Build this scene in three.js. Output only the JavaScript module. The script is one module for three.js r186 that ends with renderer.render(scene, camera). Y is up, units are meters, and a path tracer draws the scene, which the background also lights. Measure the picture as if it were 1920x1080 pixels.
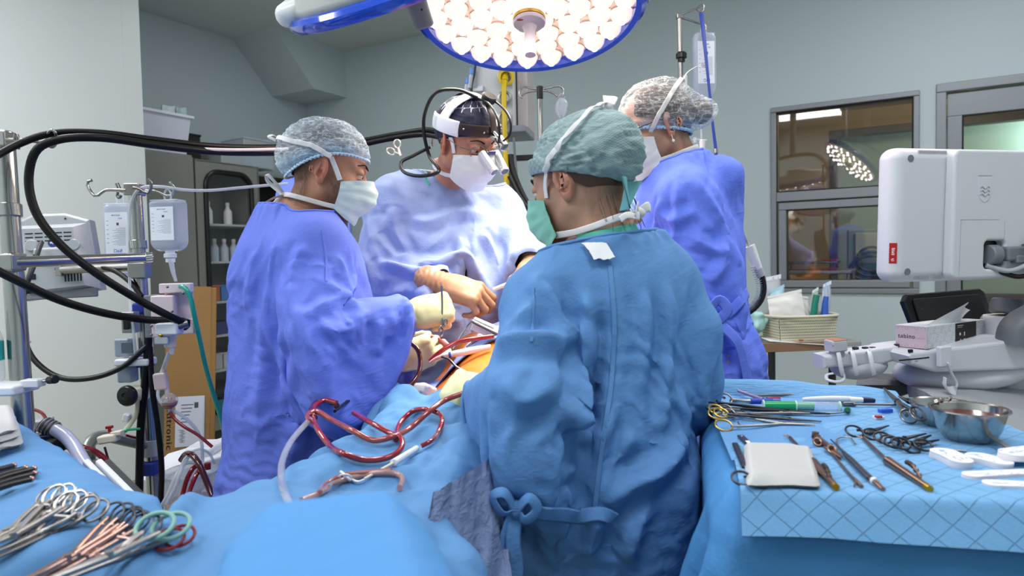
import*as THREE from 'three';
import{RoundedBoxGeometry}from 'three/addons/geometries/RoundedBoxGeometry.js';
import{ConvexGeometry}from 'three/addons/geometries/ConvexGeometry.js';
import{mergeGeometries}from 'three/addons/utils/BufferGeometryUtils.js';
import{RectAreaLightUniformsLib}from 'three/addons/lights/RectAreaLightUniformsLib.js';

// ---------------------------------------------------------------- camera, light, exposure
const W=1920,H=1080,FOCAL=1280;
const scene=new THREE.Scene();
scene.background=new THREE.Color(0x000000);
const PITCH=2.35*Math.PI / 180,ROLL=1.2*Math.PI / 180;
const EYE=new THREE.Vector3(0,1.4,0);
const FWD=new THREE.Vector3(0,-Math.sin(PITCH),-Math.cos(PITCH));
const R0=new THREE.Vector3(1,0,0),U0=new THREE.Vector3().crossVectors(R0,FWD);
const RIGHT=R0.clone().multiplyScalar(Math.cos(ROLL)).addScaledVector(U0,-Math.sin(ROLL));
const UPV=U0.clone().multiplyScalar(Math.cos(ROLL)).addScaledVector(R0,Math.sin(ROLL));
const camera=new THREE.PerspectiveCamera(2*Math.atan(H / 2 / FOCAL)*180 / Math.PI,W / H,0.05,60);
camera.matrixAutoUpdate=true;
camera.position.copy(EYE);
camera.quaternion.setFromRotationMatrix(new THREE.Matrix4().makeBasis(RIGHT,UPV,FWD.clone().negate()));
camera.focus=1.75;
camera.userData.fStop=5.0;
scene.add(camera);
const renderer=new THREE.WebGLRenderer({antialias:true});
renderer.toneMapping=THREE.LinearToneMapping;
renderer.toneMappingExposure=1.12;
renderer.shadowMap.enabled=true;
RectAreaLightUniformsLib.init();

// the theatre stands turned 30 degrees: u runs along the back wall, w from it towards the camera
const TU=new THREE.Vector3(Math.cos(Math.PI / 6),0,0.5),TW=new THREE.Vector3(-0.5,0,Math.cos(Math.PI / 6)),WALL_A=new THREE.Vector3(1.86,0,-4.8),CEIL=3.47;
const room=(u,y,w)=>WALL_A.clone().addScaledVector(TU,u).addScaledVector(TW,w).setY(y);
// ceiling panels: [u, w, length along u, length along w, radiance]; each is a fitting (below) and an area light just under its face
const CEILING_PANELS=[[-2.2,4.2,1.2,0.6,15],[-0.6,5.8,1.2,0.6,12],[-2.6,6.0,1.2,0.6,17],[1.0,4.4,1.2,0.6,11],[1.3,2.0,1.2,0.6,15],[-2.9,1.5,0.6,0.6,5]];
const PANEL_TINT=new THREE.Color(1.0,1.0,1.03);
for (const [u,w,lu,lw,power] of CEILING_PANELS){
  const l=new THREE.RectAreaLight(PANEL_TINT,power,lu - 0.06,lw - 0.06);
  l.position.copy(room(u,CEIL - 0.036,w));l.up.copy(TW);l.lookAt(room(u,0,w));scene.add(l);
}
const LAMP_TINT=new THREE.Color(1.0,0.9,0.78),LAMP_POWER=2.2,LAMP_SPILL=19; // the lit surgical lamp (its lights are set in its builder)
// ---------------------------------------------------------------- helpers
const V=(x,y,z)=>new THREE.Vector3(x,y,z);
const lerp=(a,b,t)=>a +(b - a)*t,clamp=(x,a=0,b=1)=>Math.min(b,Math.max(a,x));
const sstep=(a,b,x)=>{const t=clamp((x - a) / (b - a));return t*t*(3 - 2*t);};
function ray(px,py){return FWD.clone().addScaledVector(RIGHT,(px - W / 2) / FOCAL).addScaledVector(UPV,-(py - H / 2) / FOCAL);}
function at(px,py,d){return EYE.clone().addScaledVector(ray(px,py),d);} // point of the place at depth d
function onY(px,py,h){const r=ray(px,py);return EYE.clone().addScaledVector(r,(h - EYE.y) / r.y);}
function rngOf(seed){let s=seed>>>0;return ()=>{s=(s +0x6D2B79F5)>>>0;let t=Math.imul(s ^ (s>>>15),1|s);t=(t +Math.imul(t ^ (t>>>7),61|t))^ t;return ((t ^ (t>>>14))>>>0) / 4294967296;};}
const hash3=(x,y,z)=>{let h=Math.imul(x,374761393)^ Math.imul(y,668265263)^ Math.imul(z,2147483647 - 40503);h=Math.imul(h ^ (h>>>13),1274126177);return ((h ^ (h>>>16))>>>0) / 4294967296;};
function noise3(x,y,z){
  const xi=Math.floor(x),yi=Math.floor(y),zi=Math.floor(z),f=(t)=>t*t*(3 - 2*t),u=f(x - xi),v=f(y - yi),w=f(z - zi);
  const c=(a,b,d)=>hash3(xi +a,yi +b,zi +d);
  return lerp(lerp(lerp(c(0,0,0),c(1,0,0),u),lerp(c(0,1,0),c(1,1,0),u),v),lerp(lerp(c(0,0,1),c(1,0,1),u),lerp(c(0,1,1),c(1,1,1),u),v),w)*2 - 1;
}
const names=new Map();
function numbered(n){const k=names.get(n)??0;names.set(n,k +1);return k?n +'_' +String(k).padStart(3,'0'):n;}
function tag(o,label,category,group){o.userData.label=label;o.userData.category=category;if (group)o.userData.group=group;return o;}
function thing(name,label,category,pos=[0,0,0],group){
  const o=new THREE.Group();o.name=numbered(name);scene.add(o);
  if (pos.isVector3)o.position.copy(pos);else o.position.set(...pos);
  o.updateMatrixWorld(true);
  return tag(o,label,category,group);
}
// world-space geometry under a thing whose group is only moved: keeps coordinates in the world while the origin stays at the thing
function part(name,geo,mat,parent,label){
  const m=new THREE.Mesh(geo,mat);m.name=name;m.castShadow=m.receiveShadow=true;
  if (label)m.userData.label=label;
  let off=V(0,0,0),p=parent;
  while (p&&p !==scene){off.add(p.position);p=p.parent;}
  if (off.lengthSq())m.position.copy(off).negate();
  (parent??scene).add(m);return m;
}
function copyOf(name,geo,mat,parent,matrix){const m=part(name,geo,mat,parent);const off=m.position.clone();m.position.set(0,0,0);m.applyMatrix4(matrix);m.position.add(off);return m;} // shared geometry placed by a world matrix
function local(name,geo,mat,parent,label){const m=new THREE.Mesh(geo,mat);m.name=name;m.castShadow=m.receiveShadow=true;if (label)m.userData.label=label;parent.add(m);return m;}
function single(name,label,category,geo,mat,group){const m=local(numbered(name),geo,mat,scene);return tag(m,label,category,group);}
function structure(name,geo,mat){const m=local(name,geo,mat,scene);m.userData.kind='structure';return m;}
function joined(list){
  const out=[];
  for (let g of list.flat()){
    if (!g)continue;
    g=g.index?g.toNonIndexed():g.clone();
    for (const k of Object.keys(g.attributes))if (!['position','normal','uv'].includes(k))g.deleteAttribute(k);
    if (!g.attributes.normal)g.computeVertexNormals();
    if (!g.attributes.uv)g.setAttribute('uv',new THREE.BufferAttribute(new Float32Array(g.attributes.position.count*2),2));
    out.push(g);
 }
  return mergeGeometries(out,false);
}
const M4=()=>new THREE.Matrix4();
function basisY(dir,hint){ // rotation that carries +y onto dir, +z near hint
  const y=dir.clone().normalize();let z=hint?hint.clone():Math.abs(y.y)>0.9?V(0,0,1):V(0,1,0);
  z.addScaledVector(y,-z.dot(y)).normalize();const x=V().crossVectors(y,z);
  return M4().makeBasis(x,y,z);
}
function rbox(w,h,d,r=0.004,seg=2){return new RoundedBoxGeometry(w,h,d,seg,Math.min(r,w / 2.01,h / 2.01,d / 2.01));}
function put(g,x,y,z,rx=0,ry=0,rz=0){return g.applyMatrix4(M4().makeRotationFromEuler(new THREE.Euler(rx,ry,rz,'YXZ')).setPosition(x,y,z));}
function boxOn(w,h,d,r,pos,right,up){ // box centred at pos with axes right, up
  const x=right.clone().normalize(),y=up.clone().addScaledVector(x,-up.dot(x)).normalize(),z=V().crossVectors(x,y);
  return rbox(w,h,d,r).applyMatrix4(M4().makeBasis(x,y,z).setPosition(pos));
}
function cyl(a,b,ra,rb=ra,seg=20,bevel=0){
  const len=a.distanceTo(b),dir=b.clone().sub(a);
  let g;
  if (bevel)g=new THREE.LatheGeometry([[0,0],[ra - bevel,0],[ra,bevel],[rb,len - bevel],[rb - bevel,len],[0,len]].map(([x,y])=>new THREE.Vector2(Math.max(x,1e-5),y)),seg),g=creased(g);
  else{g=new THREE.CylinderGeometry(rb,ra,len,seg);g.translate(0,len / 2,0);}
  return g.applyMatrix4(basisY(dir).setPosition(a));
}
function creased(g,angle=0.6){ // split normals at sharp edges
  g=g.index?g.toNonIndexed():g;const p=g.attributes.position,n=p.count,fn=[],map=new Map();
  const a=V(),b=V(),c=V();
  for (let i=0;i<n;i +=3){
    a.fromBufferAttribute(p,i);b.fromBufferAttribute(p,i +1);c.fromBufferAttribute(p,i +2);
    const m=V().crossVectors(b.clone().sub(a),c.clone().sub(a));fn.push(m);
    for (const v of [a,b,c]){const k=Math.round(v.x*2e4) +',' +Math.round(v.y*2e4) +',' +Math.round(v.z*2e4);(map.get(k)??map.set(k,[]).get(k)).push(m);}
 }
  const out=new Float32Array(n*3),cs=Math.cos(angle),v=V(),s=V();
  for (let i=0;i<n;i++){
    const f=fn[(i / 3)|0],fl=f.length()||1;v.fromBufferAttribute(p,i);s.set(0,0,0);
    for (const m of map.get(Math.round(v.x*2e4) +',' +Math.round(v.y*2e4) +',' +Math.round(v.z*2e4))){const l=m.length();if (l&&m.dot(f) / (l*fl)>cs)s.add(m);}
    s.normalize().toArray(out,i*3);
 }
  g.setAttribute('normal',new THREE.BufferAttribute(out,3));return g;
}
function lathe(profile,seg=40,a,dir,angle=0.6){ // profile [[r, y], ...] along dir from a
  const g=creased(new THREE.LatheGeometry(profile.map(([x,y])=>new THREE.Vector2(Math.max(x,1e-5),y)),seg),angle);
  return a?g.applyMatrix4(basisY(dir??V(0,1,0)).setPosition(a)):g;
}
function curveOf(pts,closed=false,tension=0.5){return new THREE.CatmullRomCurve3(pts,closed,'centripetal',tension);}
function tube(pts,r,opt={}){ // swept round (or flat: opt.sx, opt.sy) section with closed ends
  const{seg,radial=10,closed=false,straight=false}=opt,rad=typeof r==='function'?r:()=>r;
  const curve=straight?null:curveOf(pts,closed),n=straight?pts.length - 1:seg??Math.max(8,Math.ceil(curve.getLength() / 0.012));
  const P=straight?pts:curve.getSpacedPoints(n),pos=[],nor=[],uv=[],idx=[];
  let T=P.map((p,i)=>{const q=P[Math.min(i +1,n)].clone().sub(P[Math.max(i - 1,0)]);if (closed&&(i===0||i===n))q.copy(P[1]).sub(P[n - 1]);return q.normalize();});
  let N=opt.normal?opt.normal.clone():Math.abs(T[0].y)>0.9?V(1,0,0):V(0,1,0);let L=0;
  const sx=opt.sx??1,sy=opt.sy??1;
  for (let i=0;i<=n;i++){
    if (opt.normalAt)N=opt.normalAt(i / n,P[i]).clone();
    N.addScaledVector(T[i],-N.dot(T[i])).normalize();const B=V().crossVectors(T[i],N),rr=rad(i / n);if (i)L +=P[i].distanceTo(P[i - 1]);
    for (let j=0;j<=radial;j++){const a=j / radial*Math.PI*2,c=Math.cos(a)*sy,s=Math.sin(a)*sx,d=V().addScaledVector(N,c).addScaledVector(B,s);pos.push(P[i].x +d.x*rr,P[i].y +d.y*rr,P[i].z +d.z*rr);d.set(0,0,0).addScaledVector(N,Math.cos(a)*sx).addScaledVector(B,Math.sin(a)*sy).normalize();nor.push(d.x,d.y,d.z);uv.push(j / radial*(sx +sy)*rr*3.2,L);}
 }
  for (let i=0;i<n;i++)for (let j=0;j<radial;j++){const a=i*(radial +1) +j,b=a +radial +1;idx.push(a,a +1,b,b,a +1,b +1);}
  if (!closed)for (const [i,s] of [[0,-1],[n,1]]){
    const c=pos.length / 3,t=T[i];pos.push(P[i].x,P[i].y,P[i].z);nor.push(t.x*s,t.y*s,t.z*s);uv.push(0,0);
    for (let j=0;j<=radial;j++){const k=(i*(radial +1) +j)*3;pos.push(pos[k],pos[k +1],pos[k +2]);nor.push(t.x*s,t.y*s,t.z*s);uv.push(0,0);}
    for (let j=0;j<radial;j++)s<0?idx.push(c,c +2 +j,c +1 +j):idx.push(c,c +1 +j,c +2 +j);
 }
  return bufGeo(pos,idx,nor,uv);
}
function bufGeo(pos,idx,nor,uv,col){
  const g=new THREE.BufferGeometry();g.setAttribute('position',new THREE.BufferAttribute(pos instanceof Float32Array?pos:new Float32Array(pos),3));g.setIndex(idx.length?Array.from(idx):undefined);
  if (nor)g.setAttribute('normal',new THREE.BufferAttribute(nor instanceof Float32Array?nor:new Float32Array(nor),3));else g.computeVertexNormals();
  if (uv)g.setAttribute('uv',new THREE.BufferAttribute(uv instanceof Float32Array?uv:new Float32Array(uv),2));
  if (col)g.setAttribute('color',new THREE.BufferAttribute(col instanceof Float32Array?col:new Float32Array(col),3));
  return g;
}
// a strip of cloth tape through points; width along side(t), thickness th
function ribbon(pts,w,th,sideAt,seg){return tube(pts,1,{seg:seg??40,radial:8,sx:typeof w==='number'?w / 2:w,sy:th / 2,normalAt:(t,p)=>sideAt(t,p)});}
function grid(nu,nv,fn,closeU=false){ // parametric sheet; fn(u, v) -> Vector3
  const pos=[],idx=[],uv=[];
  for (let j=0;j<=nv;j++)for (let i=0;i<=nu;i++){const p=fn(i / nu,j / nv);pos.push(p.x,p.y,p.z);uv.push(i / nu,j / nv);}
  for (let j=0;j<nv;j++)for (let i=0;i<nu;i++){const a=j*(nu +1) +i,b=a +nu +1;idx.push(a,a +1,b,b,a +1,b +1);}
  const g=bufGeo(pos,idx,null,uv);
  if (closeU){const n=g.attributes.normal;for (let j=0;j<=nv;j++){const a=j*(nu +1),b=a +nu;const s=V().fromBufferAttribute(n,a).add(V().fromBufferAttribute(n,b)).normalize();n.setXYZ(a,s.x,s.y,s.z);n.setXYZ(b,s.x,s.y,s.z);}}
  return g;
}
function solid(g,th){ // give a sheet thickness along its normals, inwards
  const p=g.attributes.position,n=g.attributes.normal,u=g.attributes.uv,N=p.count,pos=new Float32Array(N*6),nor=new Float32Array(N*6),uv=new Float32Array(N*4),idx=[],src=g.index.array,E=new Map();
  for (let i=0;i<N;i++)for (let c=0;c<3;c++){const a=p.array[i*3 +c],b=n.array[i*3 +c];pos[i*3 +c]=a;pos[(N +i)*3 +c]=a - b*th;nor[i*3 +c]=b;nor[(N +i)*3 +c]= -b;}
  if (u){uv.set(u.array);uv.set(u.array,N*2);}
  for (let i=0;i<src.length;i +=3){const [a,b,c]=[src[i],src[i +1],src[i +2]];idx.push(a,b,c,N +a,N +c,N +b);for (const [s,t] of [[a,b],[b,c],[c,a]]){const k=s<t?s*N +t:t*N +s;E.has(k)?E.set(k,null):E.set(k,[s,t]);}}
  for (const e of E.values())if (e)idx.push(e[1],e[0],N +e[0],e[1],N +e[0],N +e[1]);
  return bufGeo(pos,idx,nor,uv);
}
function extrude(shape,depth,bevel=0.001,seg=2,curveSegments=16){return new THREE.ExtrudeGeometry(shape,{depth:depth - 2*bevel,bevelEnabled:bevel>0,bevelThickness:bevel,bevelSize:bevel,bevelOffset: -bevel,bevelSegments:seg,curveSegments}).translate(0,0,bevel);}
function polyShape(pts){return new THREE.Shape(pts.map(([x,y])=>new THREE.Vector2(x,y)));}
function roundRect(w,h,r){const s=new THREE.Shape(),x= -w / 2,y= -h / 2;s.moveTo(x +r,y);s.lineTo(x +w - r,y);s.absarc(x +w - r,y +r,r,-Math.PI / 2,0);s.lineTo(x +w,y +h - r);s.absarc(x +w - r,y +h - r,r,0,Math.PI / 2);s.lineTo(x +r,y +h);s.absarc(x +r,y +h - r,r,Math.PI / 2,Math.PI);s.lineTo(x,y +r);s.absarc(x +r,y +r,r,Math.PI,Math.PI*1.5);return s;}
function frameOf(pos,x,y){x=x.clone().normalize();y=y.clone().addScaledVector(x,-y.dot(x)).normalize();return M4().makeBasis(x,y,V().crossVectors(x,y)).setPosition(pos);}
function uvPlanar(g,fn){const p=g.attributes.position,uv=new Float32Array(p.count*2);for (let i=0;i<p.count;i++){const [a,b]=fn(p.getX(i),p.getY(i),p.getZ(i));uv[2*i]=a;uv[2*i +1]=b;}g.setAttribute('uv',new THREE.BufferAttribute(uv,2));return g;}

// ---------------------------------------------------------------- textures and materials
function texture(n,fn,opt={}){ // fn(u, v) -> [r, g, b, a] in 0..255 or a number
  const w=opt.w??n,h=opt.h??n,d=new Uint8Array(w*h*4);
  for (let y=0;y<h;y++)for (let x=0;x<w;x++){let c=fn(x / w,y / h,x,y);if (typeof c==='number')c=[c,c,c];const k=(y*w +x)*4;d[k]=c[0];d[k +1]=c[1];d[k +2]=c[2];d[k +3]=c[3]??255;}
  const t=new THREE.DataTexture(d,w,h);t.magFilter=THREE.LinearFilter;t.wrapS=t.wrapT=opt.clamp?THREE.ClampToEdgeWrapping:THREE.RepeatWrapping;if (opt.srgb)t.colorSpace=THREE.SRGBColorSpace;t.needsUpdate=true;return t;
}
function canvasTexture(w,h,draw){const c=document.createElement('canvas');c.width=w;c.height=h;draw(c.getContext('2d'),w,h);const t=new THREE.CanvasTexture(c);t.colorSpace=THREE.SRGBColorSpace;t.magFilter=THREE.LinearFilter;return t;}
function tileNoise(u,v,f,seed){const x=u*f,y=v*f,xi=Math.floor(x),yi=Math.floor(y),s=(t)=>t*t*(3 - 2*t),a=s(x - xi),b=s(y - yi),m=(k)=>((k % f) +f)% f,c=(i,j)=>hash3(m(xi +i),m(yi +j),seed);return lerp(lerp(c(0,0),c(1,0),a),lerp(c(0,1),c(1,1),a),b);}
const repeated=(t,r,s=r)=>{const c=t.clone();c.repeat.set(r,s);c.needsUpdate=true;return c;};
const clothTex=texture(512,(u,v)=>{ // creased nonwoven: soft ridges and fine fibre
  let a=0,amp=0.5;for (const [f,s] of [[5,1],[10,2],[21,3]]){a +=amp*(1 - Math.abs(tileNoise(u,v,f,s)*2 - 1));amp*=0.5;}
  return clamp((a*0.86 +tileNoise(u,v,128,9)*0.10)*255,0,255);
});
const fibreTex=texture(256,(u,v)=>110 +70*tileNoise(u,v,64,4) +60*tileNoise(u,v,128,5) +15*Math.sin(u*Math.PI*2*32)*Math.sin(v*Math.PI*2*32));
const plasterTex=texture(256,(u,v)=>120 +60*tileNoise(u,v,24,7) +50*tileNoise(u,v,90,8));
const std=(color,roughness=0.6,metalness=0,more={})=>new THREE.MeshPhysicalMaterial({color,roughness,metalness,side:THREE.DoubleSide,...more});
const clothMat=(color,bump=0.006,more={})=>std(color,0.78,0,{bumpMap:repeated(clothTex,2.4),bumpScale:bump,specularIntensity:0.55,...more});
const MAT={
  wall:std(0xc4d1d4,0.5,0,{bumpMap:repeated(plasterTex,3),bumpScale:0.0004}),wallWhite:std(0xe6eaea,0.45,0,{bumpMap:repeated(plasterTex,3),bumpScale:0.0004}),
  ceiling:std(0xd0d6d7,0.8),frameGrey:std(0x8f9398,0.4,0.25),white:std(0xdfe0e4,0.38),whiteGloss:std(0xe4e4e8,0.22,0,{clearcoat:0.4}),cream:std(0xdcd6c4,0.55),
  steel:std(0xaeaba7,0.2,1),steelDark:std(0x83807e,0.26,1),steelSatin:std(0xa8a5a2,0.36,1),chrome:std(0xd6d2cf,0.1,1),brass:std(0xc49a2c,0.3,1),gold:std(0xbf9f52,0.28,1),
  black:std(0x0b0b0c,0.35),blackMatte:std(0x121214,0.7),rubber:std(0x070708,0.45,0,{specularIntensity:0.5}),darkGrey:std(0x303236,0.5),grey:std(0x7e8288,0.5),lightGrey:std(0xb4b7bb,0.45),
  cabinet:std(0x8f8f88,0.4,0.35),velcro:std(0x23379a,0.8),red:std(0x9a1414,0.35),redTube:std(0x8a0d12,0.16,0,{clearcoat:0.8}),darkRed:std(0x4a0508,0.18,0,{clearcoat:0.8}),green:std(0x0f9a5c,0.35),yellow:std(0xd8b806,0.4),blue:std(0x2f5fd0,0.35),
  clear:std(0xf6f8fa,0.12,0,{transmission:0.82,thickness:0,ior:1.35}),clearPlastic:std(0xeef2f6,0.2,0,{transmission:0.6,thickness:0,ior:1.4}),pane:std(0xffffff,0.02,0,{transmission:1,thickness:0,ior:1.6}),
  paper:std(0xe8e9ea,0.85),gauze:std(0xfafaf8,0.95,0,{bumpMap:repeated(fibreTex,18),bumpScale:0.0016}),strap:std(0xe6e4e2,0.85,0,{bumpMap:repeated(fibreTex,10),bumpScale:0.0005}),cardboard:std(0xa1783f,0.85),
};
const caster=new THREE.Raycaster();
function hit(px,py,...meshes){for (const m of meshes)m.updateWorldMatrix(true,false);caster.set(EYE,ray(px,py).normalize());const h=caster.intersectObjects(meshes,false)[0];return h?{p:h.point,n:h.face.normal.clone()}:null;}
// tape laid on a mesh along points seen at (px, py)
function tapeSeen(mesh,list,w,off=0.003,th=0.0015,seg=24){const P=[],Nn=[];const c=new THREE.CatmullRomCurve3(list.map(([x,y])=>V(x,y,0)));for (let i=0;i<=seg;i++){const q=c.getPoint(i / seg),h=hit(q.x,q.y,mesh);if (!h)continue;if (h.n.dot(h.p.clone().sub(EYE))>0)h.n.negate();P.push(h.p.addScaledVector(h.n,off));Nn.push(h.n);}const n=P.length - 1;for (let k=0;k<3;k++)for (let i=1;i<n;i++){P[i].add(P[i - 1]).add(P[i +1]).divideScalar(3);Nn[i].add(Nn[i - 1]).add(Nn[i +1]).normalize();}return tube(P,1,{radial:8,sx:w / 2,sy:th / 2,straight:true,normalAt:(t)=>Nn[Math.round(t*n)]});}
function onSeen(mesh,list,off){return list.map(([x,y,o])=>{const h=hit(x,y,mesh);if (!h)return null;if (h.n.dot(h.p.clone().sub(EYE))>0)h.n.negate();return h.p.addScaledVector(h.n,off +(o??0));}).filter(Boolean);}
// ---------------------------------------------------------------- distance fields, surface nets, cloth
const smin=(a,b,k)=>{const h=Math.max(k - Math.abs(a - b),0) / k;return Math.min(a,b) - h*h*k*0.25;};
const smax=(a,b,k)=> -smin(-a,-b,k);
function capsule(a,b,ra,rb,k=0.02,flat){ // tapered; flat = [axis, factor] thins it along an axis
  const bx=b.x - a.x,by=b.y - a.y,bz=b.z - a.z;let fx=0,fy=0,fz=0,fs=0;
  if (flat){fx=flat[0].x;fy=flat[0].y;fz=flat[0].z;fs=flat[1] - 1;}
  const k0=bx*fx +by*fy +bz*fz,cx=bx +fx*k0*fs,cy=by +fy*k0*fs,cz=bz +fz*k0*fs,L=cx*cx +cy*cy +cz*cz||1e-9,inv=flat?1 / Math.max(1,flat[1]*0.8):1;
  const f=(x,y,z)=>{x -=a.x;y -=a.y;z -=a.z;if (flat){const q=(x*fx +y*fy +z*fz)*fs;x +=fx*q;y +=fy*q;z +=fz*q;}let t=(x*cx +y*cy +z*cz) / L;t=t<0?0:t>1?1:t;const dx=x - cx*t,dy=y - cy*t,dz=z - cz*t;return (Math.sqrt(dx*dx +dy*dy +dz*dz) - (ra +(rb - ra)*t))*inv;};
  f.k=k;return f;
}
function ellipsoid(c,r,k=0.02){const f=(x,y,z)=>{x -=c.x;y -=c.y;z -=c.z;const a=Math.hypot(x / r.x,y / r.y,z / r.z),b=Math.hypot(x / (r.x*r.x),y / (r.y*r.y),z / (r.z*r.z));return b<1e-9? -Math.min(r.x,r.y,r.z):a*(a - 1) / b;};f.k=k;return f;}
function roundBox(c,hx,hy,hz,r,k=0.01,inv){ // inv: inverse matrix of its frame
  const e=inv?.elements;const f=(x,y,z)=>{if (e){const X=e[0]*x +e[4]*y +e[8]*z +e[12],Y=e[1]*x +e[5]*y +e[9]*z +e[13],Z=e[2]*x +e[6]*y +e[10]*z +e[14];x=X;y=Y;z=Z;}else{x -=c.x;y -=c.y;z -=c.z;}const qx=Math.abs(x) - hx +r,qy=Math.abs(y) - hy +r,qz=Math.abs(z) - hz +r;return Math.hypot(Math.max(qx,0),Math.max(qy,0),Math.max(qz,0)) +Math.min(Math.max(qx,qy,qz),0) - r;};f.k=k;return f;}
function union(list){const n=list.length;return (x,y,z)=>{let d=list[0](x,y,z);for (let i=1;i<n;i++)d=smin(d,list[i](x,y,z),list[i].k);return d;};}
function netMesh(f,lo,hi,cell){ // surface nets
  const nx=Math.ceil((hi.x - lo.x) / cell) +1,ny=Math.ceil((hi.y - lo.y) / cell) +1,nz=Math.ceil((hi.z - lo.z) / cell) +1,D=new Float32Array(nx*ny*nz);
  const B=4; // skip far blocks
  for (let k0=0;k0<nz;k0 +=B)for (let j0=0;j0<ny;j0 +=B)for (let i0=0;i0<nx;i0 +=B){
    const c=f(lo.x +(i0 +B / 2)*cell,lo.y +(j0 +B / 2)*cell,lo.z +(k0 +B / 2)*cell),far=Math.abs(c)>cell*B*1.9;
    for (let k=k0;k<Math.min(k0 +B,nz);k++)for (let j=j0;j<Math.min(j0 +B,ny);j++)for (let i=i0;i<Math.min(i0 +B,nx);i++)D[(k*ny +j)*nx +i]=far?c:f(lo.x +i*cell,lo.y +j*cell,lo.z +k*cell);
 }
  const id=new Int32Array(nx*ny*nz).fill(-1),pos=[],idx=[],I=(i,j,k)=>(k*ny +j)*nx +i;
  const corner=[[0,0,0],[1,0,0],[0,1,0],[1,1,0],[0,0,1],[1,0,1],[0,1,1],[1,1,1]],edges=[[0,1],[2,3],[4,5],[6,7],[0,2],[1,3],[4,6],[5,7],[0,4],[1,5],[2,6],[3,7]];
  for (let k=0;k<nz - 1;k++)for (let j=0;j<ny - 1;j++)for (let i=0;i<nx - 1;i++){
    let m=0;const g=[];for (let c=0;c<8;c++){const d=D[I(i +corner[c][0],j +corner[c][1],k +corner[c][2])];g.push(d);if (d<0)m|=1<<c;}
    if (m===0||m===255)continue;
    let x=0,y=0,z=0,n=0;
    for (const [a,b] of edges)if ((g[a]<0)!==(g[b]<0)){const t=g[a] / (g[a] - g[b]),A=corner[a],C=corner[b];x +=lerp(A[0],C[0],t);y +=lerp(A[1],C[1],t);z +=lerp(A[2],C[2],t);n++;}
    id[I(i,j,k)]=pos.length / 3;pos.push(lo.x +(i +x / n)*cell,lo.y +(j +y / n)*cell,lo.z +(k +z / n)*cell);
 }
  const quad=(a,b,c,d,flip)=>{if (a<0||b<0||c<0||d<0)return;flip?idx.push(a,c,b,b,c,d):idx.push(a,b,c,b,d,c);};
  for (let k=1;k<nz - 1;k++)for (let j=1;j<ny - 1;j++)for (let i=1;i<nx - 1;i++){
    const s=D[I(i,j,k)]<0;
    if (s !==D[I(i +1,j,k)]<0)quad(id[I(i,j - 1,k - 1)],id[I(i,j,k - 1)],id[I(i,j - 1,k)],id[I(i,j,k)],!s);
    if (s !==D[I(i,j +1,k)]<0)quad(id[I(i - 1,j,k - 1)],id[I(i,j,k - 1)],id[I(i - 1,j,k)],id[I(i,j,k)],s);
    if (s !==D[I(i,j,k +1)]<0)quad(id[I(i - 1,j - 1,k)],id[I(i,j - 1,k)],id[I(i - 1,j,k)],id[I(i,j,k)],!s);
 }
  return{pos:new Float32Array(pos),idx:new Uint32Array(idx)};
}
function gradNormals(pos,f,e=0.0015){const n=new Float32Array(pos.length);for (let i=0;i<pos.length;i +=3){const x=pos[i],y=pos[i +1],z=pos[i +2];let a=f(x +e,y,z) - f(x - e,y,z),b=f(x,y +e,z) - f(x,y - e,z),c=f(x,y,z +e) - f(x,y,z - e);const l=Math.hypot(a,b,c)||1;n[i]=a / l;n[i +1]=b / l;n[i +2]=c / l;}return n;}
function netGeo(f,lo,hi,cell,colour){const m=netMesh(f,lo,hi,cell),nor=gradNormals(m.pos,f,cell*0.5);let col;if (colour){col=new Float32Array(m.pos.length);for (let i=0;i<m.pos.length;i +=3)col.set(colour(m.pos[i],m.pos[i +1],m.pos[i +2]),i);}const uv=new Float32Array(m.pos.length / 3*2);for (let i=0;i<uv.length / 2;i++){uv[2*i]=m.pos[3*i]*0.75 +m.pos[3*i +2]*0.65;uv[2*i +1]=m.pos[3*i +1];}return bufGeo(m.pos,m.idx,nor,uv,col);}
function clipMesh(m,planes){ // keep the side where n.(p - o) <= 0 (within reach of o), edges moved onto the plane
  let{pos,idx}=m;
  for (const{o,n,reach}of planes){
    const N=pos.length / 3,s=new Float32Array(N);
    for (let i=0;i<N;i++){const x=pos[3*i] - o.x,y=pos[3*i +1] - o.y,z=pos[3*i +2] - o.z;s[i]=reach&&x*x +y*y +z*z>reach*reach? -1:x*n.x +y*n.y +z*n.z;}
    const keep=[];for (let t=0;t<idx.length;t +=3)if (s[idx[t]]<=0||s[idx[t +1]]<=0||s[idx[t +2]]<=0)keep.push(idx[t],idx[t +1],idx[t +2]);
    pos=pos.slice();for (const i of new Set(keep))if (s[i]>0){pos[3*i] -=n.x*s[i];pos[3*i +1] -=n.y*s[i];pos[3*i +2] -=n.z*s[i];}
    idx=keep;
 }
 {const N=pos.length / 3,nb=new Map();for (const e of edgesOf(idx,N))if (e.length===3){for (const [a,b] of [[e[0],e[1]],[e[1],e[0]]])(nb.get(a)??nb.set(a,[]).get(a)).push(b);}
    for (let k=0;k<12;k++){const q=pos.slice();for (const [i,l] of nb)if (l.length===2)for (let c=0;c<3;c++)q[3*i +c]=pos[3*i +c]*0.5 +(pos[3*l[0] +c] +pos[3*l[1] +c])*0.25;pos=q;}}
  const map=new Map(),P=[],J=[];for (const i of idx){if (!map.has(i)){map.set(i,P.length / 3);P.push(pos[3*i],pos[3*i +1],pos[3*i +2]);}J.push(map.get(i));}
  return{pos:new Float32Array(P),idx:new Uint32Array(J)};
}
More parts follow.
